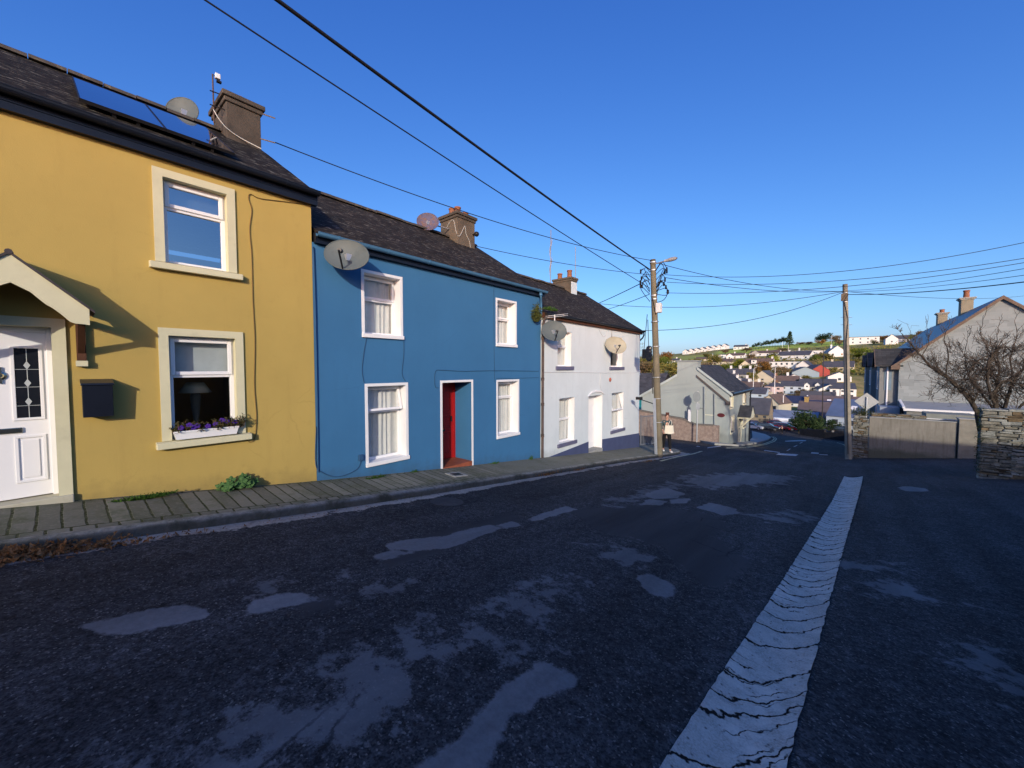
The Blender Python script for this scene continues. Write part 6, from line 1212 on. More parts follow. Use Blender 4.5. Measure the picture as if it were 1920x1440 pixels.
limb([(1872, 860), (1872, 775), (1866, 735, .1), (1874, 690, .1), (1866, 650, .1)], .07, .012, 2, 10, .42); limb([(1866, 650, .1), (1872, 615, .1), (1880, 588, .1)], .011, .004, 0, 5, .3); limb([(1872, 775), (1858, 740, -.3), (1850, 700, -.4), (1862, 665, -.4), (1884, 650, -.4), (1900, 665, -.4)], .05, .012, 2, 11, .42); limb([(1880, 860), (1884, 770), (1898, 720, .2), (1918, 690, .2), (1945, 655, .2)], .06, .012, 2, 11, .45)
limb([(1890, 860), (1905, 775), (1935, 745), (1965, 730)], .045, .015, 2, 10, .45); limb([(1868, 770), (1838, 735, .3), (1815, 700, .3), (1808, 665, .3)], .04, .008, 2, 9, .4); limb([(1808, 665, .3), (1815, 635, .3), (1822, 610, .3)], .010, .004, 0, 6, .3); limb([(1898, 720, .2), (1896, 670, .2), (1908, 630, .2)], .03, .008, 1, 7, .4); limb([(1908, 630, .2), (1905, 600, .2), (1912, 580, .2)], .009, .004, 0, 5, .3); limb([(1874, 690, .1), (1850, 650, .1), (1838, 620, .1)], .026, .006, 1, 7, .35); limb([(1838, 620, .1), (1846, 595, .1), (1850, 578, .1)], .008, .004, 0, 5, .3)
for q in range(16):
    x_ = rt_.uniform(1800, 1935); y_ = rt_.uniform(690, 750); s_ = rt_.choice((-1, 1)); limb([(x_, y_, rt_.uniform(-.4, .4)), (x_ + s_ * 22, y_ - rt_.uniform(8, 28), rt_.uniform(-.4, .4)), (x_ + s_ * 45, y_ - rt_.uniform(0, 20), rt_.uniform(-.4, .4)), (x_ + s_ * 60, y_ + rt_.uniform(0, 18), rt_.uniform(-.4, .4))], .016, .006, 1, 7, .36)
limb([(1858, 740, -.3), (1882, 715, -.4), (1910, 720, -.4), (1935, 735, -.4)], .04, .012, 2, 10, .4); limb([(1866, 735, .1), (1840, 745, .0), (1812, 740, .0)], .02, .008, 2, 8, .35); limb([(1862, 665, -.4), (1838, 672, -.4), (1820, 690, -.4), (1815, 720, -.4)], .022, .008, 2, 8, .38)
for q in range(900):                                                   # the dense tangle of last year's shoots
    x_ = rt_.gauss(1868, 48); y_ = rt_.gauss(705, 30); p = tp(x_, y_, rt_.uniform(-.5, .5)); d = Vector((rt_.gauss(0, 1), rt_.gauss(0, .6), rt_.gauss(.25, .8))).normalized(); ln = rt_.uniform(.18, .5); c1 = Vector((rt_.gauss(0, .08), rt_.gauss(0, .05), rt_.gauss(.04, .07)))
    if y_ < 765: twg.tube([p, p + d * ln * .5 + c1, p + d * ln], [.0062, .0052, .0042], 3, False)
for q in range(260):
    u_ = rt_.random(); x_ = 1700 + 110 * u_ + rt_.gauss(0, 12); y_ = 640 + 85 * u_ + rt_.gauss(0, 16); p = tp(x_, y_, rt_.uniform(-.5, 0)); d = Vector((rt_.gauss(-.3, .8), rt_.gauss(0, .5), rt_.gauss(.5, .7))).normalized(); ln = rt_.uniform(.15, .42); twg.tube([p, p + d * ln * .5 + Vector((rt_.gauss(0, .05), 0, rt_.gauss(0, .05))), p + d * ln], [.0055, .0048, .004], 3, False)
lim.build('trunk', BARK, tr_, smooth=True); twg.build('twigs', TWIG, tr_)
print('twig faces', len(twg.f))
# ------------------------------------------------------------------ unseen wall and house added behind and beside the camera to shade the street
th = thing('added_shade_wall', 'long high unseen wall added opposite the terrace to shade the street', 'wall', (4.4, -10, g(4.4, -10))); b = MB()
yy = np.arange(-44, 8.01, 2.0)
for a, c in zip(yy, yy[1:]): b.prism([(4.3, a, g(4.3, a) - .5), (4.3, c, g(4.3, c) - .5), (4.3, c, 1.40 - .128 * c), (4.3, a, 1.40 - .128 * a)], (.4, 0, 0))  # added wall out of view, sloping top set to shade the road
b.box(4.7, 17.4, 7.6, 8.0, -4.5, 1.85); b.build('stonework', STN[0], th)
th = thing('added_shade_house', 'unseen slate roofed house added opposite the terrace to shade walls and junction', 'house', (22, 2, g(22, 2))); b = MB(); b.box(19.5, 33, 3.5, 7.5, -6, 4.55); b.prism([(19.5, 3.5, 4.551), (19.5, 7.5, 4.551), (19.5, 5.5, 4.95)], (13.5, 0, 0)); b.build('wall', GDARK, th); b = MB(); b.face((19.3, 7.75, 4.52), (33.2, 7.75, 4.52), (33.2, 5.5, 5.02), (19.3, 5.5, 5.02)); b.face((19.3, 3.25, 4.52), (33.2, 3.25, 4.52), (33.2, 5.5, 5.02), (19.3, 5.5, 5.02)); b.build('roof', SLATE3, th)  # added house out of view, sized to throw shade on the far walls
# ------------------------------------------------------------------ road markings beyond the crest
def mark(px, name='road_marking', m=None, up=.012):
    P = [onG(x, y, -.02) for x, y in px]; b = MB(); n_ = 8; rows = []
    for i in range(n_ + 1):
        u = i / n_; a = P[0].lerp(P[1], u); c = P[3].lerp(P[2], u); rows.append([(q.x, q.y, g(q.x, q.y) + up) for q in (a, c)])
    b.grid(rows); o = b.build(name, m or PAINT); o['kind'] = 'structure'
for p in ([(1432, 846), (1462, 850), (1462, 848.6), (1434, 844.6)], [(1455, 853.5), (1492, 856), (1497, 853), (1460, 850.5)], [(1520, 851), (1535, 852), (1535, 849.5), (1522, 848.5)], [(1536, 853.5), (1552, 854.5), (1552, 853.2), (1536, 852.6)], [(1472, 828.5), (1510, 827.5), (1512, 826), (1472, 827)], [(1474, 846), (1481, 842), (1483, 842), (1477, 846)], [(1487, 838.5), (1494, 835), (1496, 835), (1490, 838.5)], [(1498, 832), (1504, 829), (1506, 829), (1501, 832)], [(1326, 841.5), (1352, 838), (1350, 836.8), (1327, 839.8)], [(1305, 838), (1312, 839), (1313, 838), (1307, 837)]): mark(p)
def lane(pts, m, w=.1):
    P = [onG(x, y, -.02) for x, y in pts]; b = MB(); rows = []
    for i, q in enumerate(P):
        t_ = P[min(i + 1, len(P) - 1)] - P[max(i - 1, 0)]; n_ = Vector((-t_.y, t_.x, 0)).normalized() * w / 2; rows.append([((q + n_ * s).x, (q + n_ * s).y, g((q + n_ * s).x, (q + n_ * s).y) + .012) for s in (-1, 1)])
    R2 = []
    for a, c in zip(rows, rows[1:]):
        for k in range(6): u = k / 6; R2.append([tuple(Vector(a[j]).lerp(Vector(c[j]), u)) for j in (0, 1)])
    R2.append(rows[-1]); R2 = [[(x, y, g(x, y) + .012) for x, y, z in r_] for r_ in R2]; b.grid(R2); o = b.build('road_marking', m); o['kind'] = 'structure'
lane([(1362, 840), (1400, 838.5), (1432, 833), (1448, 827), (1452, 823), (1446, 819)], YLINE, .12); lane([(1362, 841.5), (1402, 840), (1436, 834), (1452, 828), (1456, 823.5), (1450, 819)], YLINE, .12)
lane([(1510, 822), (1545, 826), (1570, 830), (1590, 839)], YLINE, .12); lane([(1238, 866), (1270, 858), (1300, 852), (1316, 847)], YLINE, .1)
# ------------------------------------------------------------------ town and hillside
FW_ = mat('far_white_wall', (.67, .68, .67), .8, .05, .3, bump=0); FC_ = mat('far_cream_wall', (.52, .475, .365), .8, .06, .3, bump=0); FP_ = mat('far_pink_wall', (.58, .47, .46), .8, .05, .3, bump=0); FB_ = mat('far_pale_blue_wall', (.40, .48, .56), .8, .05, .3, bump=0); FGB = mat('far_blue_grey_wall', (.24, .31, .36), .8, .05, .3, bump=0); FRED = mat('far_red_wall', (.30, .06, .05), .8, .05, .3, bump=0); FG_ = mat('far_grey_wall', (.34, .33, .31), .8, .1, .3, bump=0); FST = mat('far_stone_wall', (.24, .20, .14), .9, .2, 1, bump=0); FBRN = mat('far_brown_wall', (.20, .12, .08), .9, .2, 1, bump=0)
RS = mat('far_slate_roof', (.075, .078, .09), .6, .2, .6, bump=0); RB = mat('far_brown_roof', (.13, .095, .08), .8, .2, .6, bump=0); RN = mat('far_navy_roof', (.035, .045, .085), .5, .15, .6, bump=0); RP = mat('far_purple_roof', (.12, .095, .095), .7, .15, .6, bump=0); RBL = mat('far_blue_roof', (.09, .13, .22), .5, .1, .6, bump=0); RLB = mat('far_blue_metal_roof', (.16, .20, .28), .5, .1, .6, bump=0)
FWIN = mat('far_window', (.05, .06, .075), .15, .2, bump=0, spec=.6); MUST = mat('mustard_chimney', (.34, .24, .09), .9, .1)
def house(name, label, px, py, w, h, rise, d, wm, rm, style='side', rot=0., nw=(3,), chim=(), cat='house', group=None, dep=None, chm=None, sky_=0, zoff=0.):
    base = onG(px, py) if dep is None else atd(px, py, dep); k = depth(base) / F; W = w * k; H = h * k; Rz = rise * k; be = math.atan2(base.x, base.y); D_ = d
    th = thing(name, label, cat, base, group, -be + rot); b = MB(); x0, x1 = -W / 2, W / 2
    if style == 'front': b.add([(x0, 0, -2), (x1, 0, -2), (x1, 0, H), (0, 0, H + Rz), (x0, 0, H), (x0, D_, -2), (x1, D_, -2), (x1, D_, H), (0, D_, H + Rz), (x0, D_, H)], [(0, 1, 2, 3, 4), (5, 9, 8, 7, 6), (0, 4, 9, 5), (1, 6, 7, 2)])
    elif style == 'side': b.add([(x0, 0, -2), (x1, 0, -2), (x1, 0, H), (x0, 0, H), (x0, D_, -2), (x1, D_, -2), (x1, D_, H), (x0, D_, H), (x0, D_ / 2, H + Rz), (x1, D_ / 2, H + Rz)], [(0, 1, 2, 3), (4, 7, 6, 5), (0, 3, 8, 7, 4), (1, 5, 6, 9, 2)])
    else: b.box(x0, x1, 0, D_, -2, H)
    b.build('wall', wm, th, local=True); o_ = .25; b = MB(); s = o_ * Rz / max(.1, (W / 2 if style == 'front' else D_ / 2)); e = .09
    if style == 'front': pls = [[(x0 - o_, -o_, H - s), (0, -o_, H + Rz), (0, D_ + o_, H + Rz), (x0 - o_, D_ + o_, H - s)], [(x1 + o_, -o_, H - s), (0, -o_, H + Rz), (0, D_ + o_, H + Rz), (x1 + o_, D_ + o_, H - s)]]
    elif style == 'side': pls = [[(x0 - o_ * .4, -o_, H - s), (x1 + o_ * .4, -o_, H - s), (x1 + o_ * .4, D_ / 2, H + Rz), (x0 - o_ * .4, D_ / 2, H + Rz)], [(x0 - o_ * .4, D_ + o_, H - s), (x1 + o_ * .4, D_ + o_, H - s), (x1 + o_ * .4, D_ / 2, H + Rz), (x0 - o_ * .4, D_ / 2, H + Rz)]]
    elif style == 'hip': r_ = min(W, D_) * .42; pls = [[(x0 - o_, -o_, H), (x1 + o_, -o_, H), (x1 - r_, D_ / 2, H + Rz), (x0 + r_, D_ / 2, H + Rz)], [(x0 - o_, D_ + o_, H), (x1 + o_, D_ + o_, H), (x1 - r_, D_ / 2, H + Rz), (x0 + r_, D_ / 2, H + Rz)], [(x0 - o_, -o_, H), (x0 - o_, D_ + o_, H), (x0 + r_, D_ / 2, H + Rz)], [(x1 + o_, -o_, H), (x1 + o_, D_ + o_, H), (x1 - r_, D_ / 2, H + Rz)]]
    else: pls = [[(x0 - .3, -.3, H + .002), (x1 + .3, -.3, H + .002), (x1 + .3, D_ + .3, H + .002), (x0 - .3, D_ + .3, H + .002)]]
    for P in pls: b.prism([(x, y, z + .01) for x, y, z in P], (0, 0, e if style != 'flat' else .3))
    rf = b.build('roof', rm, th, local=True)
    fl = len(nw)
    for fi, nn in enumerate(nw):
        zc = H * (fi + .5) / fl; hh = min(1.15, H / fl * .42)
        for j in range(nn):
            xc = x0 + W * (j + .5) / nn; ww_ = min(1.0, W / nn * .36); b = MB(); b.box(xc - ww_ / 2, xc + ww_ / 2, -.03, -.004, zc - hh / 2, zc + hh / 2); b.build('window', FWIN, th, local=True)
    for (u, hc) in chim:
        xc = x0 + W * u; b = MB(); yc = D_ / 2 if style != 'front' else D_ * .5; b.box(xc - .45, xc + .45, yc - .4, yc + .4, H + Rz * .3, H + Rz + hc * k); b.box(xc - .55, xc + .55, yc - .5, yc + .5, H + Rz + hc * k + .002, H + Rz + hc * k + .15); b.build('chimney', chm or wm, rf, local=True)
    for q in range(sky_):
        xc = x0 + W * (q + .6) / (sky_ + .4); b = MB(); y1, y2 = D_ * .18, D_ * .30; f = lambda y: H + Rz * y / (D_ / 2) + .13; b.add([(xc - .5, y1, f(y1)), (xc + .5, y1, f(y1)), (xc + .5, y2, f(y2)), (xc - .5, y2, f(y2)), (xc - .5, y1, f(y1) - .1), (xc + .5, y1, f(y1) - .1), (xc + .5, y2, f(y2) - .1), (xc - .5, y2, f(y2) - .1)], [(0, 1, 2, 3), (4, 5, 1, 0), (5, 6, 2, 1), (6, 7, 3, 2), (7, 4, 0, 3)]); b.build('skylight', WPAINT, rf, local=True)
    return th
# row of white gabled houses on the skyline
for i in range(8):
    u = i / 7; px = 1285 + 73 * u; py = 664.5 - 11 * u
    house('hilltop_house', 'small white gabled house in the row along the left skyline', px, py, 10.5, 5.5, 3.6, 8, FW_, RS, 'front', rad(-22), (2,), (), group='white row houses on the skyline')
H = house
H('hilltop_house', 'long white house alone on the skyline between the row and the pines', 1388, 655, 23, 5, 3.5, 8, FW_, RS, 'side', rad(-12), (4,), ((.85, 2),))
H('bungalow', 'white bungalow with grey left gable and white right gable under the green field', 1432, 667.5, 48, 5.5, 5, 9, FW_, RB, 'side', rad(-16), (4,), ((.55, 2),)); H('gable_wing', 'small grey roofed gable wing at the left of the white bungalow', 1416, 668, 14, 6, 5, 9, FG_, RS, 'front', rad(-8), (1,), cat='house wing')
H('bungalow', 'white bungalow with brown roof and two gables left of the field', 1378, 672, 30, 5.5, 4.5, 9, FW_, RB, 'side', rad(-14), (3,), ((.4, 2.5),)); H('gable_wing', 'white gable wing in front of the brown roofed bungalow', 1368, 674, 11, 6.5, 4.5, 6, FW_, RB, 'front', 0, (1,), cat='house wing')
H('box_house', 'small white box shaped house with dark flat roof', 1354, 672, 13, 7, 1, 7, FW_, RS, 'flat', rad(-10), (1,)); H('bungalow', 'cream bungalow under a wide brown hipped roof', 1358, 683, 44, 4.5, 6, 10, FC_, RB, 'hip', rad(-10), (4,)); H('bungalow', 'distant low house with orange brown roof left of the brown bungalow', 1318, 677, 26, 4, 3.5, 8, FC_, RB, 'side', rad(-10), (2,))
H('bungalow', 'white dormer bungalow with steep cream left gable', 1418, 689, 50, 6, 11, 9, FW_, RB, 'side', rad(-12), (4,), ((.95, 3),)); H('gable_wing', 'cream gable wing with one window of the dormer bungalow', 1397, 691, 22, 5, 10, 5, FC_, RB, 'front', rad(-4), (1,), cat='house wing')
for i, px in enumerate((1413, 1431)): H('dormer', ('left' if i == 0 else 'right') + ' flat white dormer on the roof of the cream gabled bungalow', px, 680.5, 8, 5.5, .6, 2.0, FW_, RS, 'flat', rad(-12), (1,), cat='dormer', dep=depth(onG(1418, 689)) + 1.2)
H('modern_house', 'wide white two level modern house with long window bands', 1470, 695, 50, 17, 1, 10, FW_, RS, 'flat', rad(-12), (5, 6)); H('terraced_house', 'white house with grey roof and tall right gable behind the modern house', 1487, 675, 52, 9, 8, 9, FW_, RS, 'side', rad(-18), (4,), ((.3, 2),)); H('gable_wing', 'tall white gable at the right end of the modern house', 1505, 696, 22, 10, 10, 9, FW_, RS, 'front', rad(-14), (1,), cat='house wing')
H('long_house', 'long flat white house with a square chimney below the green field', 1506, 666, 62, 8, 1, 7, FW_, FG_, 'flat', rad(-8), (6,), ((.38, 5),)); H('gabled_house', 'large bright white gabled house left of the wooden pole', 1570, 669, 27, 9, 12, 10, FW_, FG_, 'front', rad(18), (2,), ((.3, 2),)); H('modern_house', 'white two storey modern house on the hilltop right of the wooden pole', 1620, 645, 42, 13, 1, 9, FW_, RS, 'flat', rad(4), (4, 4)); H('gabled_house', 'white gabled hilltop house with long grey roofed wing', 1672, 646, 17, 11, 8, 9, FW_, RS, 'front', rad(8), (1,)); H('house_wing', 'long white wing with grey roof on the right hilltop', 1694, 641, 28, 6, 7, 8, FW_, RS, 'side', rad(8), (3,), cat='house wing'); H('bungalow', 'small white cottage on the far left hillside above the chimney', 1262, 681, 22, 5, 4, 7, FW_, RS, 'side', rad(-16), (2,), ((.7, 2),))
H('red_house', 'bright red gabled house in the middle of the town', 1538, 706, 30, 12, 10, 9, FRED, RP, 'front', rad(24), (0,)); H('gabled_house', 'blue grey gabled house left of the red house', 1510, 708, 42, 10, 10, 9, FGB, RS, 'front', rad(14), (0,)); H('terraced_house', 'cream houses with dark roofs right of the red house', 1570, 697, 46, 9, 11, 9, FC_, RS, 'side', rad(-4), (4,), ((.3, 3), (.75, 3)))
H('gabled_house', 'white gabled cottage in front of the blue grey house', 1489, 717, 26, 8, 7, 8, FW_, RS, 'front', rad(10), (1,), ((.2, 3),)); H('gabled_house', 'pale cream gabled house with slate roof beside the curved lamp posts', 1429, 722, 34, 14, 13, 10, FC_, RS, 'front', rad(-16), (1, 1)); H('hipped_house', 'pinkish white two storey house with hipped slate roof', 1450, 740, 29, 15, 8, 8, FP_, RS, 'hip', rad(-8), (2, 2), ((.6, 3),), chm=FBRN); H('hipped_house', 'pale blue two storey house with grey roof beside the pinkish house', 1484, 739, 36, 15, 9, 8, FB_, RS, 'side', rad(-6), (3, 3)); H('long_house', 'long grey roofed building with two white gablets', 1530, 733, 56, 8, 14, 12, FG_, RS, 'side', rad(-4), (6,))
for i, px in enumerate((1513, 1533)): H('gablet', ('left' if i == 0 else 'right') + ' small white gablet on the long grey roof', px, 727.5, 8, 6, 4.5, 2.5, FW_, RS, 'front', 0, (1,), cat='dormer', dep=depth(onG(1530, 733)) - .3)
H('gabled_house', 'white gabled house with two small windows beside the tall lamp post', 1556, 743, 34, 13, 9, 9, FW_, RS, 'front', rad(14), (2,)); H('terraced_house', 'white rendered house with slate roof partly behind the wooden pole', 1580, 746, 38, 17, 10, 9, FW_, RS, 'side', rad(6), (3, 3)); H('gabled_house', 'white gabled house high behind the wooden pole', 1574, 716, 34, 10, 8, 8, FW_, RS, 'front', rad(6), (1,))
H('cottage', 'dark slate roofed cottage with skylights and grey front', 1530, 763, 52, 8, 20, 8, FG_, RS, 'side', rad(-6), (0,), sky_=2); H('long_house', 'long low grey roof in front of the white gabled house', 1560, 768, 76, 7, 17, 9, FG_, RP, 'side', rad(-3), (0,), sky_=1); H('shed', 'low white building under a navy roof', 1484, 762, 44, 6.5, 12, 9, FW_, RN, 'side', rad(-6), (3,), cat='building')
H('cottage', 'cream cottage with brown gable behind the parked cars', 1442, 772, 32, 16, 16, 9, FC_, RB, 'front', rad(-22), (2,), ((.2, 3),)); H('terraced_house', 'grey roofed house rising above the cottage roofs left of the cars', 1414, 752, 36, 14, 11, 9, FB_, RS, 'side', rad(-10), (2, 2)); H('stone_house', 'stone house with dark slate roof behind the silver car', 1411, 795, 50, 20, 27, 8, FST, RS, 'side', rad(-8), (4, 4), sky_=0); H('long_shed', 'long brown shed with pale blue metal roof behind the cars', 1484, 794, 74, 9, 12, 8, FBRN, RLB, 'side', rad(-8), (0,), cat='shed')
H('long_house', 'purple grey slate roofed house with a mustard chimney', 1552, 791, 96, 8, 26, 10, FST, RP, 'side', rad(-4), (3,), ((.12, 8),), chm=MUST); H('long_house', 'dark roofed building behind the mustard chimney', 1556, 776, 84, 6, 16, 9, FG_, RN, 'side', rad(-3), (0,)); H('blue_roof_house', 'pale blue house with steep blue slate roof and white skylight by the dark hedge', 1600, 806, 84, 24, 30, 9, FB_, RBL, 'side', rad(-16), (3,), sky_=1)
for i, (px, py, lab) in enumerate(((1354, 722, 'grey slate terrace roof with white chimneys just above the grey green house'), (1378, 731, 'second grey slate terrace roof with white chimneys right of the grey green roof'), (1400, 738, 'dark brown roof with a white gable end behind the grey green house'), (1384, 713, 'long dark slate roof with pale chimneys below the hillside trees'))): H('terraced_house', lab, px, py, 46, 11, 11, 9, FW_ if i != 3 else FG_, RS if i != 2 else RB, 'side', rad(-12), (4,), ((.15, 5), (.5, 5), (.85, 5)), chm=FW_)
H('terraced_house', 'brown roofed house with red brick chimney right of the pinkish house', 1476, 724, 40, 8, 11, 9, FC_, RB, 'side', rad(6), (3,), ((.1, 5),), chm=FBRN)
H('terraced_house', 'low white cottage among the trees left of the town', 1300, 699, 30, 7, 6, 8, FW_, RB, 'side', rad(-10), (3,))
# ------------------------------------------------------------------ trees and shrubs
def mk_proto(kind, seed):
    rr = random.Random(seed); b = MB(); tk = MB(); pts = []
    if kind == 'conifer':
        for k in range(1100): z = rr.random() ** .8; r = (.30 * (1 - z) + .03) * math.sqrt(rr.random()); a = rr.uniform(0, 6.28); pts.append((r * math.cos(a), r * math.sin(a), .08 + .92 * z + .02 * math.sin(z * 40)))
        tk.tube([(0, 0, -.03), (0, 0, .95)], [.03, .004], 6)
    elif kind == 'pine':
        lob = [(rr.uniform(-.25, .25), rr.uniform(-.25, .25), rr.uniform(.6, .95), rr.uniform(.13, .24)) for _ in range(9)]
        for k in range(800): c = rr.choice(lob); v = Vector((rr.gauss(0, 1), rr.gauss(0, 1), rr.gauss(0, .55))).normalized() * c[3] * rr.random() ** .4; pts.append((c[0] + v.x, c[1] + v.y, c[2] + v.z))
        tk.tube([(0, 0, -.03), (.02, 0, .5), (0, .02, .85)], [.028, .02, .006], 6)
        for c in lob[:5]: tk.tube([(.01, 0, .5), (c[0], c[1], c[2])], [.012, .004], 4)
    else:
        flat = .9 if kind == 'bush' else 1.0; zl = .28 if kind == 'bush' else .42
        lob = [(rr.uniform(-.33, .33), rr.uniform(-.33, .33), rr.uniform(zl, .82), rr.uniform(.14, .25)) for _ in range(14)]
        for k in range(1000): c = rr.choice(lob); v = Vector((rr.gauss(0, 1), rr.gauss(0, 1), rr.gauss(0, .9))).normalized() * c[3] * rr.random() ** .35; pts.append((c[0] + v.x, c[1] + v.y, max(.02, c[2] + v.z)))
        tk.tube([(0, 0, -.04), (.01, .01, .3), (0, 0, .55)], [.04, .028, .01], 6)
        for c in lob[:6]: tk.tube([(.01, .01, .25), (c[0], c[1], c[2])], [.016, .004], 4)
    leaves(b, pts,   .115 if kind != 'conifer' else .10, rr); return b, tk
TMAT = {'green': leaf_mat('tree_green', (.105, .15, .03), (.19, .23, .05), 4), 'olive': leaf_mat('tree_olive', (.14, .135, .038), (.235, .21, .065), 4), 'autumn': leaf_mat('tree_autumn', (.20, .11, .035), (.30, .17, .055), 4), 'dark': leaf_mat('tree_dark', (.02, .04, .02), (.05, .08, .032), 4), 'lime': leaf_mat('tree_lime', (.20, .24, .03), (.29, .32, .055), 4), 'brown': leaf_mat('tree_brown', (.15, .115, .065), (.245, .19, .115), 4)}
TRK = mat('far_trunk', (.07, .055, .04), .9, .2, bump=0); PROTO = {}
def tree(kind, colr, px, py, hpx, asp, label, group=None, name=None, dep=None):
    base = onG(px, py) if dep is None else atd(px, py, dep); h = hpx * depth(base) / F; key = (kind, colr, (int(px) + int(py)) % 3)
    name = name or {'conifer': 'conifer_tree', 'pine': 'pine_tree', 'bush': 'shrub', 'broad': 'broadleaf_tree'}[kind]; cat = 'shrub' if kind == 'bush' else 'tree'
    if key not in PROTO:
        th = thing(name, label, cat, base, group); b, tk = mk_proto(kind, hash(kind) % 7 + key[2] * 13 + len(colr)) if False else mk_proto(kind, {'conifer': 1, 'pine': 2, 'bush': 3, 'broad': 4}[kind] + key[2] * 13 + len(colr)); b.build('crown', TMAT[colr], th, local=True); tk.build('trunk', TRK, th, local=True); PROTO[key] = th
    else: th = copy_tree(PROTO[key]); th.name = name
    th.location = base; th.scale = (h * asp, h * asp, h); th.rotation_euler = (0, 0, (px * 1.7) % 6.28); props(th, label, cat, group)
    if not group and 'group' in th: del th['group']
    return th
T = tree; gp = 'pine trees in a row on the skyline'
for i in range(13): px = 1412 + 62 * i / 12; T('pine', 'dark', px, 656.5 - 7.5 * i / 12, 10 + 5 * i / 12 + (i * 7 % 3), .62, 'dark pine in the windswept row on the skyline', gp)
T('conifer', 'dark', 1480.5, 650, 27, .85, 'tall pointed conifer standing above the pines on the skyline'); T('broad', 'dark', 1542, 645, 21, 1.4, 'round dark green tree on the skyline above the field'); T('broad', 'autumn', 1540, 648, 12, 1.5, 'low russet tree in front of the round dark green skyline tree'); T('broad', 'brown', 1566, 646, 17, 1.0, 'bare brownish tree on the skyline left of the wooden pole'); T('broad', 'brown', 1574, 649, 13, 1.2, 'smaller bare tree on the skyline touching the wooden pole')
for (px, py, h, a, c, lab) in [(1500, 647, 6, 2.6, 'autumn', 'low russet hedge tree right of the tall conifer'), (1517, 646, 6, 2.6, 'autumn', 'low russet hedge bush at the top edge of the field'), (1655, 641, 12, 1.8, 'autumn', 'wide russet tree between the two white hilltop houses'), (1640, 646, 10, 1.3, 'olive', 'olive shrub beside the white modern hilltop house'), (1714, 641, 15, 1.1, 'green', 'green bush right of the gabled hilltop house'), (1732, 632, 13, 1.5, 'autumn', 'russet tree on the hilltop next to the slate roof'), (1668, 640, 11, 1.4, 'autumn', 'small russet shrub left of the gabled hilltop house'), (1610, 674, 22, 1.5, 'lime', 'broad yellow green shrub on the bank right of the wooden pole'), (1634, 676, 24, 1.4, 'green', 'broad green shrub on the bank above the slate gablet'), (1650, 668, 16, 1.5, 'olive', 'olive shrub on the bank below the hilltop house')]: T('bush', c, px, py, h, a, lab)
for (px, py, h, a, c, lab) in [(1253, 684, 24, 1.2, 'autumn', 'rusty autumn tree on the left skyline beside the wooden pole'), (1244, 700, 34, 1.3, 'green', 'green tree right of the wooden pole above the cottage roof'), (1262, 712, 34, 1.2, 'olive', 'olive tree above the cottage, left of the grey green chimney'), (1228, 712, 36, 1.2, 'olive', 'olive tree directly behind the wooden pole'), (1205, 716, 40, 1.2, 'brown', 'brown scrubby tree beside the white house corner'), (1212, 694, 26, 1.2, 'olive', 'olive tree higher up between the white house and the pole'), (1276, 702, 26, 1.1, 'green', 'small green tree touching the grey green chimney'), (1340, 690, 26, 1.0, 'olive', 'olive tree left of the cream hipped bungalow'), (1325, 700, 22, 1.4, 'brown', 'brown scrub tree just over the grey green roof'), (1352, 702, 20, 1.5, 'olive', 'olive scrub below the cream bungalow'), (1366, 704, 22, 1.4, 'green', 'green scrub tree below the brown roofed bungalow'), (1385, 690, 18, 1.4, 'lime', 'bright yellow green bush left of the dormer bungalow'), (1400, 702, 20, 1.5, 'green', 'green bush under the cream gable wing'), (1428, 704, 26, 1.2, 'autumn', 'golden brown tree in front of the dormer bungalow'), (1438, 698, 16, 1.3, 'olive', 'olive bush right of the golden brown tree'), (1408, 722, 26, .8, 'olive', 'narrow olive tree beside the curved lamp post'), (1465, 708, 22, 1.3, 'brown', 'brown bush below the white modern house'), (1482, 705, 14, 1.6, 'olive', 'low olive bush under the modern house windows'), (1452, 682, 16, 1.3, 'lime', 'pale lime tree above the white modern house'), (1470, 660, 9, 2.2, 'brown', 'brown hedge bush at the lower edge of the field'), (1530, 678, 14, 1.6, 'green', 'green bush below the long flat white house'), (1549, 676, 14, 1.7, 'olive', 'olive bush left of the large white gabled house'), (1520, 690, 14, 1.4, 'brown', 'brown shrubs above the red house'), (1597, 690, 18, 1.4, 'olive', 'olive shrub beside the wooden pole above the dark roofs'), (1518, 747, 18, 1.7, 'brown', 'brown thicket below the long grey roof with gablets'), (1500, 745, 14, 1.6, 'brown', 'brown thicket right of the pale blue house'), (1545, 742, 12, 1.6, 'olive', 'olive bush by the white gabled house'), (1467, 744, 10, 1.5, 'brown', 'small brown shrub in front of the pinkish house'), (1434, 735, 16, 1.1, 'brown', 'brown shrub left of the pinkish house'), (1458, 757, 12, 1.4, 'brown', 'brown shrub left of the navy roof'), (1476, 788, 13, 1.3, 'olive', 'olive bush behind the pale blue metal roof'), (1437, 785, 16, 1.1, 'dark', 'dark bush beside the stone house'), (1360, 664, 9, 2.0, 'brown', 'brown hedge bushes below the white skyline row'), (1325, 672, 9, 2.0, 'olive', 'olive hedge bushes on the far left hillside'), (1400, 660, 8, 2.6, 'brown', 'brown hedge left of the white bungalow'), (1310, 684, 12, 1.8, 'olive', 'olive scrub below the distant orange roof'), (1285, 690, 14, 1.6, 'brown', 'brown scrub right of the small white hillside cottage')]: T('bush' if h < 20 else 'broad', c, px, py, h, a, lab)
for (px, py, h, a, lab) in [(1512, 812, 34, 1.15, 'big dark green bush at the bend of the road'), (1497, 812, 24, 1.1, 'left dark green bush beside the big bush at the bend'), (1530, 812, 26, 1.2, 'right dark green bush behind the black wall at the bend'), (1562, 811, 20, 1.3, 'dark green bush beside the tall black lamp post')]: T('bush', 'dark', px, py, h * 1.3, a, lab)
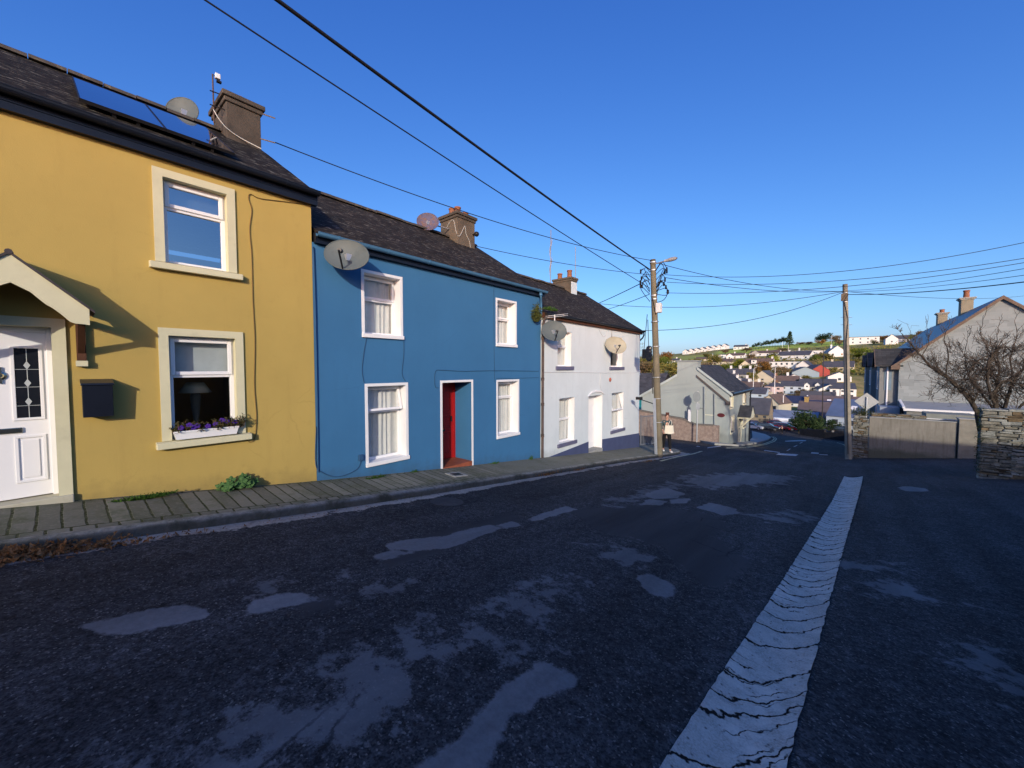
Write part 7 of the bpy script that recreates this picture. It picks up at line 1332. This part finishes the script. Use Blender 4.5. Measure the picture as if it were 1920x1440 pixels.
T('bush', 'green', 1640, 806, 22, 1.2, 'green shrub behind the wooden pole by the pale blue house')
rt2 = random.Random(9)
for (px, py) in [(1362, 716), (1392, 722), (1404, 708), (1420, 708), (1446, 708), (1470, 719), (1500, 722), (1512, 716), (1526, 722), (1545, 728), (1562, 728), (1494, 748), (1508, 752), (1536, 750), (1452, 750), (1440, 756), (1470, 762), (1512, 770), (1424, 762), (1560, 700), (1545, 692), (1500, 700), (1444, 690), (1386, 684), (1408, 676), (1446, 672), (1534, 672), (1556, 676), (1590, 676), (1598, 702)]:
    T('bush', rt2.choice(('olive', 'brown', 'brown', 'green')), px, py, rt2.uniform(8, 13), rt2.uniform(1.3, 2.0), 'small garden shrub among the houses of the town', 'garden shrubs between the town houses')
# scrub filling the hillside: uncountable
b = MB(); rs_ = random.Random(5)
for k in range(2600):
    px = rs_.uniform(1190, 1760); u = rs_.random(); py = 640 + 85 * u; q = onG(px, py)
    if q.y < 190 or q.y > 620: continue
    if fieldattr(np.array([q.x]), np.array([q.y]))[0] > .1: continue
    if noise.noise(Vector((q.x * .03, q.y * .02, 0))) < -.08: continue
    s = rs_.uniform(.7, 2.2); pts = [(q.x + rs_.gauss(0, s * .7), q.y + rs_.gauss(0, s * .7), q.z + abs(rs_.gauss(0, s * .45)) + .1) for _ in range(9)]; leaves(b, pts, s * .9, rs_)
o = b.build('hillside_scrub', leaf_mat('scrub_leaves', (.13, .15, .04), (.26, .21, .085), .12)); o['kind'] = 'stuff'; o['label'] = 'olive and brown scrub covering the hillside between the houses'
# hedge wall at the bend, lamp posts
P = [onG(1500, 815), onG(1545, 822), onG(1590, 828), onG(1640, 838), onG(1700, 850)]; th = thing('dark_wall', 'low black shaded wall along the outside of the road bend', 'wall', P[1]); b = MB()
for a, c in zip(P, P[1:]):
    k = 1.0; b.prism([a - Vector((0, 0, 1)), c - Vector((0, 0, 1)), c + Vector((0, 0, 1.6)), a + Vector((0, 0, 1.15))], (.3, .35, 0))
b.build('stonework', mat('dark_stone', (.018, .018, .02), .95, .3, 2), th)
lp = onG(1541, 806); th = thing('street_lamp', 'tall dark street lamp post rising among the town roofs', 'street lamp', lp); tpz = onY(1541, 656, lp.y).z; b = MB(); b.tube([lp - Vector((0, 0, .5)), (lp.x, lp.y, lp.z + 2.6)], .16, 8); b.tube([(lp.x, lp.y, lp.z + 2.6), (lp.x - .15, lp.y, tpz)], [.10, .07], 8); b.build('post', BLACKM, th); b = MB(); b.tube([(lp.x - .15, lp.y, tpz), (lp.x - .9, lp.y, tpz + .25)], .05, 6); b.box(lp.x - 1.5, lp.x - .85, lp.y - .12, lp.y + .12, tpz + .2, tpz + .32); b.build('lamp_head', BLACKM, th)
for (px, pb_, pt_, lab) in ((1452, 742, 690, 'white lamp post with curved top right of the pale cream gable'), (1412, 742, 692, 'grey lamp post with curved top left of the pale cream gable'), (1336, 684, 662, 'pale telegraph pole by the white box house'), (1357, 664, 650, 'pale telegraph pole at the left edge of the field'), (1467, 652, 640, 'thin pole standing among the skyline pines'), (1478, 660, 647, 'thin pole on the field near the tall conifer'), (1559, 650, 628, 'pole on the skyline left of the wooden pole'), (1468, 772, 742, 'thin white lamp post before the navy roof'), (1574, 765, 728, 'thin dark mast by the white gabled house'), (1426, 745, 720, 'dark lamp post left of the pinkish house')):
    q = onG(px, pb_); z = onY(px, pt_, q.y).z; dk = 'dark' in lab; th = thing('lamp_post' if 'lamp' in lab else 'telegraph_pole', lab, 'pole', q); b = MB(); b.tube([q, (q.x, q.y, z)], [.16, .10], 6); b.build('post', BLACKM if dk else WPAINT, th)
    if 'lamp' in lab: b = MB(); b.tube([(q.x, q.y, z), (q.x + .3, q.y, z + .5), (q.x + 1.0, q.y, z + .6)], .08, 6); b.build('lamp_arm', BLACKM if dk else WPAINT, th)
# ------------------------------------------------------------------ cars in the car park
CG = mat('car_glass', (.03, .04, .05), .08, .1, bump=0, spec=.7); TYR = mat('tyre', (.015, .015, .016), .8, .1, bump=0); RIM = mat('wheel_rim', (.45, .45, .47), .3, .1, metal=.6, bump=0); HL = mat('headlight_glass', (.6, .6, .6), .1, .05, bump=0); TL = mat('tail_light', (.35, .01, .01), .2, .05, bump=0)
def car(name, label, cat, px, py, yaw, col, L_=4.3, Hh=1.48, van=False, group='cars parked in the car park below'):
    base = onG(px, py); be = math.atan2(base.x, base.y); th = thing(name, label, cat, base, group, -be + yaw); pm = mat('car_paint_' + name + str(round(col[0], 3)), col, .25, .03, bump=0, spec=.6); w = .88 if not van else .95
    if van: prof = [(-L_/2, .3), (-L_/2, .75), (-L_/2 + .25, 1.0), (-L_/2 + .95, 1.15), (-L_/2 + 1.5, Hh - .05), (-L_/2 + 1.8, Hh), (L_/2 - .05, Hh), (L_/2, Hh - .1), (L_/2, .3)]; cab = [(-L_/2 + 1.0, 1.18), (-L_/2 + 1.48, Hh - .12), (-L_/2 + 2.1, Hh - .12), (-L_/2 + 2.1, 1.18)]
    else: prof = [(-L_/2, .28), (-L_/2 - .02, .55), (-L_/2 + .1, .72), (-L_/2 + 1.05, .92), (-L_/2 + 1.85, Hh - .04), (-L_/2 + 2.3, Hh), (L_/2 - .95, Hh - .03), (L_/2 - .2, .98), (L_/2, .85), (L_/2, .28)]; cab = [(-L_/2 + 1.15, .95), (-L_/2 + 1.85, Hh - .1), (L_/2 - .98, Hh - .1), (L_/2 - .38, .98)]
    b = MB(); n_ = len(prof); vs = []
    for (s, tum) in ((-1, 0), (1, 0)):
        for x, z in prof: k = 1 - .16 * max(0, (z - .85)) / .65; vs.append((x, s * w * k, z))
    b.add(vs, [tuple(range(n_)), tuple(range(2 * n_ - 1, n_ - 1, -1))] + [(i, i + n_, (i + 1) % n_ + n_, (i + 1) % n_) for i in range(n_)]); b.build('body', pm, th, local=True, bev=.05)
    for s in (-1, 1):
        b = MB(); P = [(x, s * (w * (1 - .16 * max(0, z - .85) / .65) + .008), z) for x, z in cab]; b.face(*P); b.build('side_window', CG, th, local=True)
    b = MB(); k1 = .75
    if van: b.face((-L_/2 + .95, -.7, 1.17), (-L_/2 + .95, .7, 1.17), (-L_/2 + 1.46, .62, Hh - .05), (-L_/2 + 1.46, -.62, Hh - .05))
    else: b.face((-L_/2 + 1.04, -.72, .94), (-L_/2 + 1.04, .72, .94), (-L_/2 + 1.82, .6, Hh - .05), (-L_/2 + 1.82, -.6, Hh - .05))
    b.build('windscreen', CG, th, local=True); b = MB(); b.face((L_/2 - .90, -.58, Hh - .06), (L_/2 - .90, .58, Hh - .06), (L_/2 - .2, .7, 1.0), (L_/2 - .2, -.7, 1.0)) if not van else b.face((L_/2 + .01, -.6, 1.1), (L_/2 + .01, .6, 1.1), (L_/2 + .01, .6, Hh - .15), (L_/2 + .01, -.6, Hh - .15)); b.build('rear_window', CG, th, local=True)
    for xx in (-L_/2 + .8, L_/2 - .8):
        for s in (-1, 1):
            M_ = Matrix.Translation((xx, s * (w - .08), .31)) @ Matrix.Rotation(PI / 2, 4, 'X'); b = MB(); b.lathe([(.2, -.1), (.31, -.1), (.325, -.05), (.325, .05), (.31, .1), (.2, .1)], (0, 0, 0), 18, M_); wl = b.build('wheel', TYR, th, local=True); b = MB(); b.lathe([(.02, -.11), (.2, -.104), (.2, .104), (.02, .11)], (0, 0, 0), 14, M_); b.build('rim', RIM, wl, local=True)
    for s in (-1, 1): b = MB(); b.box(-L_/2 - .03, -L_/2 + .18, s * .62 - .17, s * .62 + .17, .60, .74); b.build('headlight', HL, th, local=True); b = MB(); b.box(L_/2 - .1, L_/2 + .015, s * .72 - .1, s * .72 + .1, .78, .98); b.build('tail_light', TL, th, local=True)
    return th
car('parked_car', 'silver car nearest the black downpipe of the grey green house', 'car', 1410, 804.5, rad(168), (.45, .47, .50)); car('parked_car', 'black estate car parked in the middle of the row below', 'car', 1438, 806, rad(174), (.012, .014, .02), 4.6, 1.46); car('parked_car', 'bright red car at the right end of the parked row', 'car', 1474, 806, rad(172), (.50, .012, .02), 4.0); car('parked_car', 'dark red car between the black estate and the bright red car', 'car', 1461, 804.5, rad(176), (.22, .012, .03), 4.1)
car('parked_car', 'pale blue car behind the black estate and the red cars', 'car', 1459, 799, rad(170), (.22, .36, .44), 4.2); car('parked_van', 'white van behind the red cars under the blue metal roof', 'van', 1475, 800, rad(174), (.78, .78, .78), 5.0, 1.95, True); car('parked_car', 'dark blue car behind the silver car at the left of the row', 'car', 1417, 801, rad(172), (.03, .03, .10), 4.1)
car('parked_car', 'dark car in front of the pale blue house by the wooden pole', 'car', 1578, 812, rad(175), (.012, .015, .03), 4.2)
for px in (1445.5, 1453): q = onG(px, 811); th = thing('bollard', ('slim dark bollard in front of the black estate car' if px < 1450 else 'shorter dark bollard right of the slim one by the black estate car'), 'bollard', q); b = MB(); hh = 1.25 if px < 1450 else .9; b.lathe([(.09, -.1), (.09, hh - .1), (.06, hh), (.001, hh)], q, 10); b.build('post', BLACKM, th)
ps2 = onG(1466, 813); person('distant person in dark clothes walking past the parked red cars', ps2, 1.72, rad(200), (BT, mat('navy_coat', (.012, .02, .05), .9), HR, BLACKM))
q = onG(1491.5, 800); th = thing('road_sign', 'small round pale sign on a post left of the big dark bush', 'road sign', q); b = MB(); b.tube([q, q + Vector((0, 0, 2.2))], .05, 6); b.build('pole', GALV, th); b = MB(); z = onY(1491.5, 787, q.y); b.lathe([(.001, 0), (.34, 0), (.34, .03), (.001, .03)], (0, 0, 0), 16, Matrix.Translation((q.x, q.y - .1, z.z)) @ Matrix.Rotation(PI / 2, 4, 'X')); b.build('sign_face', mat('pale_pink_sign', (.7, .55, .5)), th)
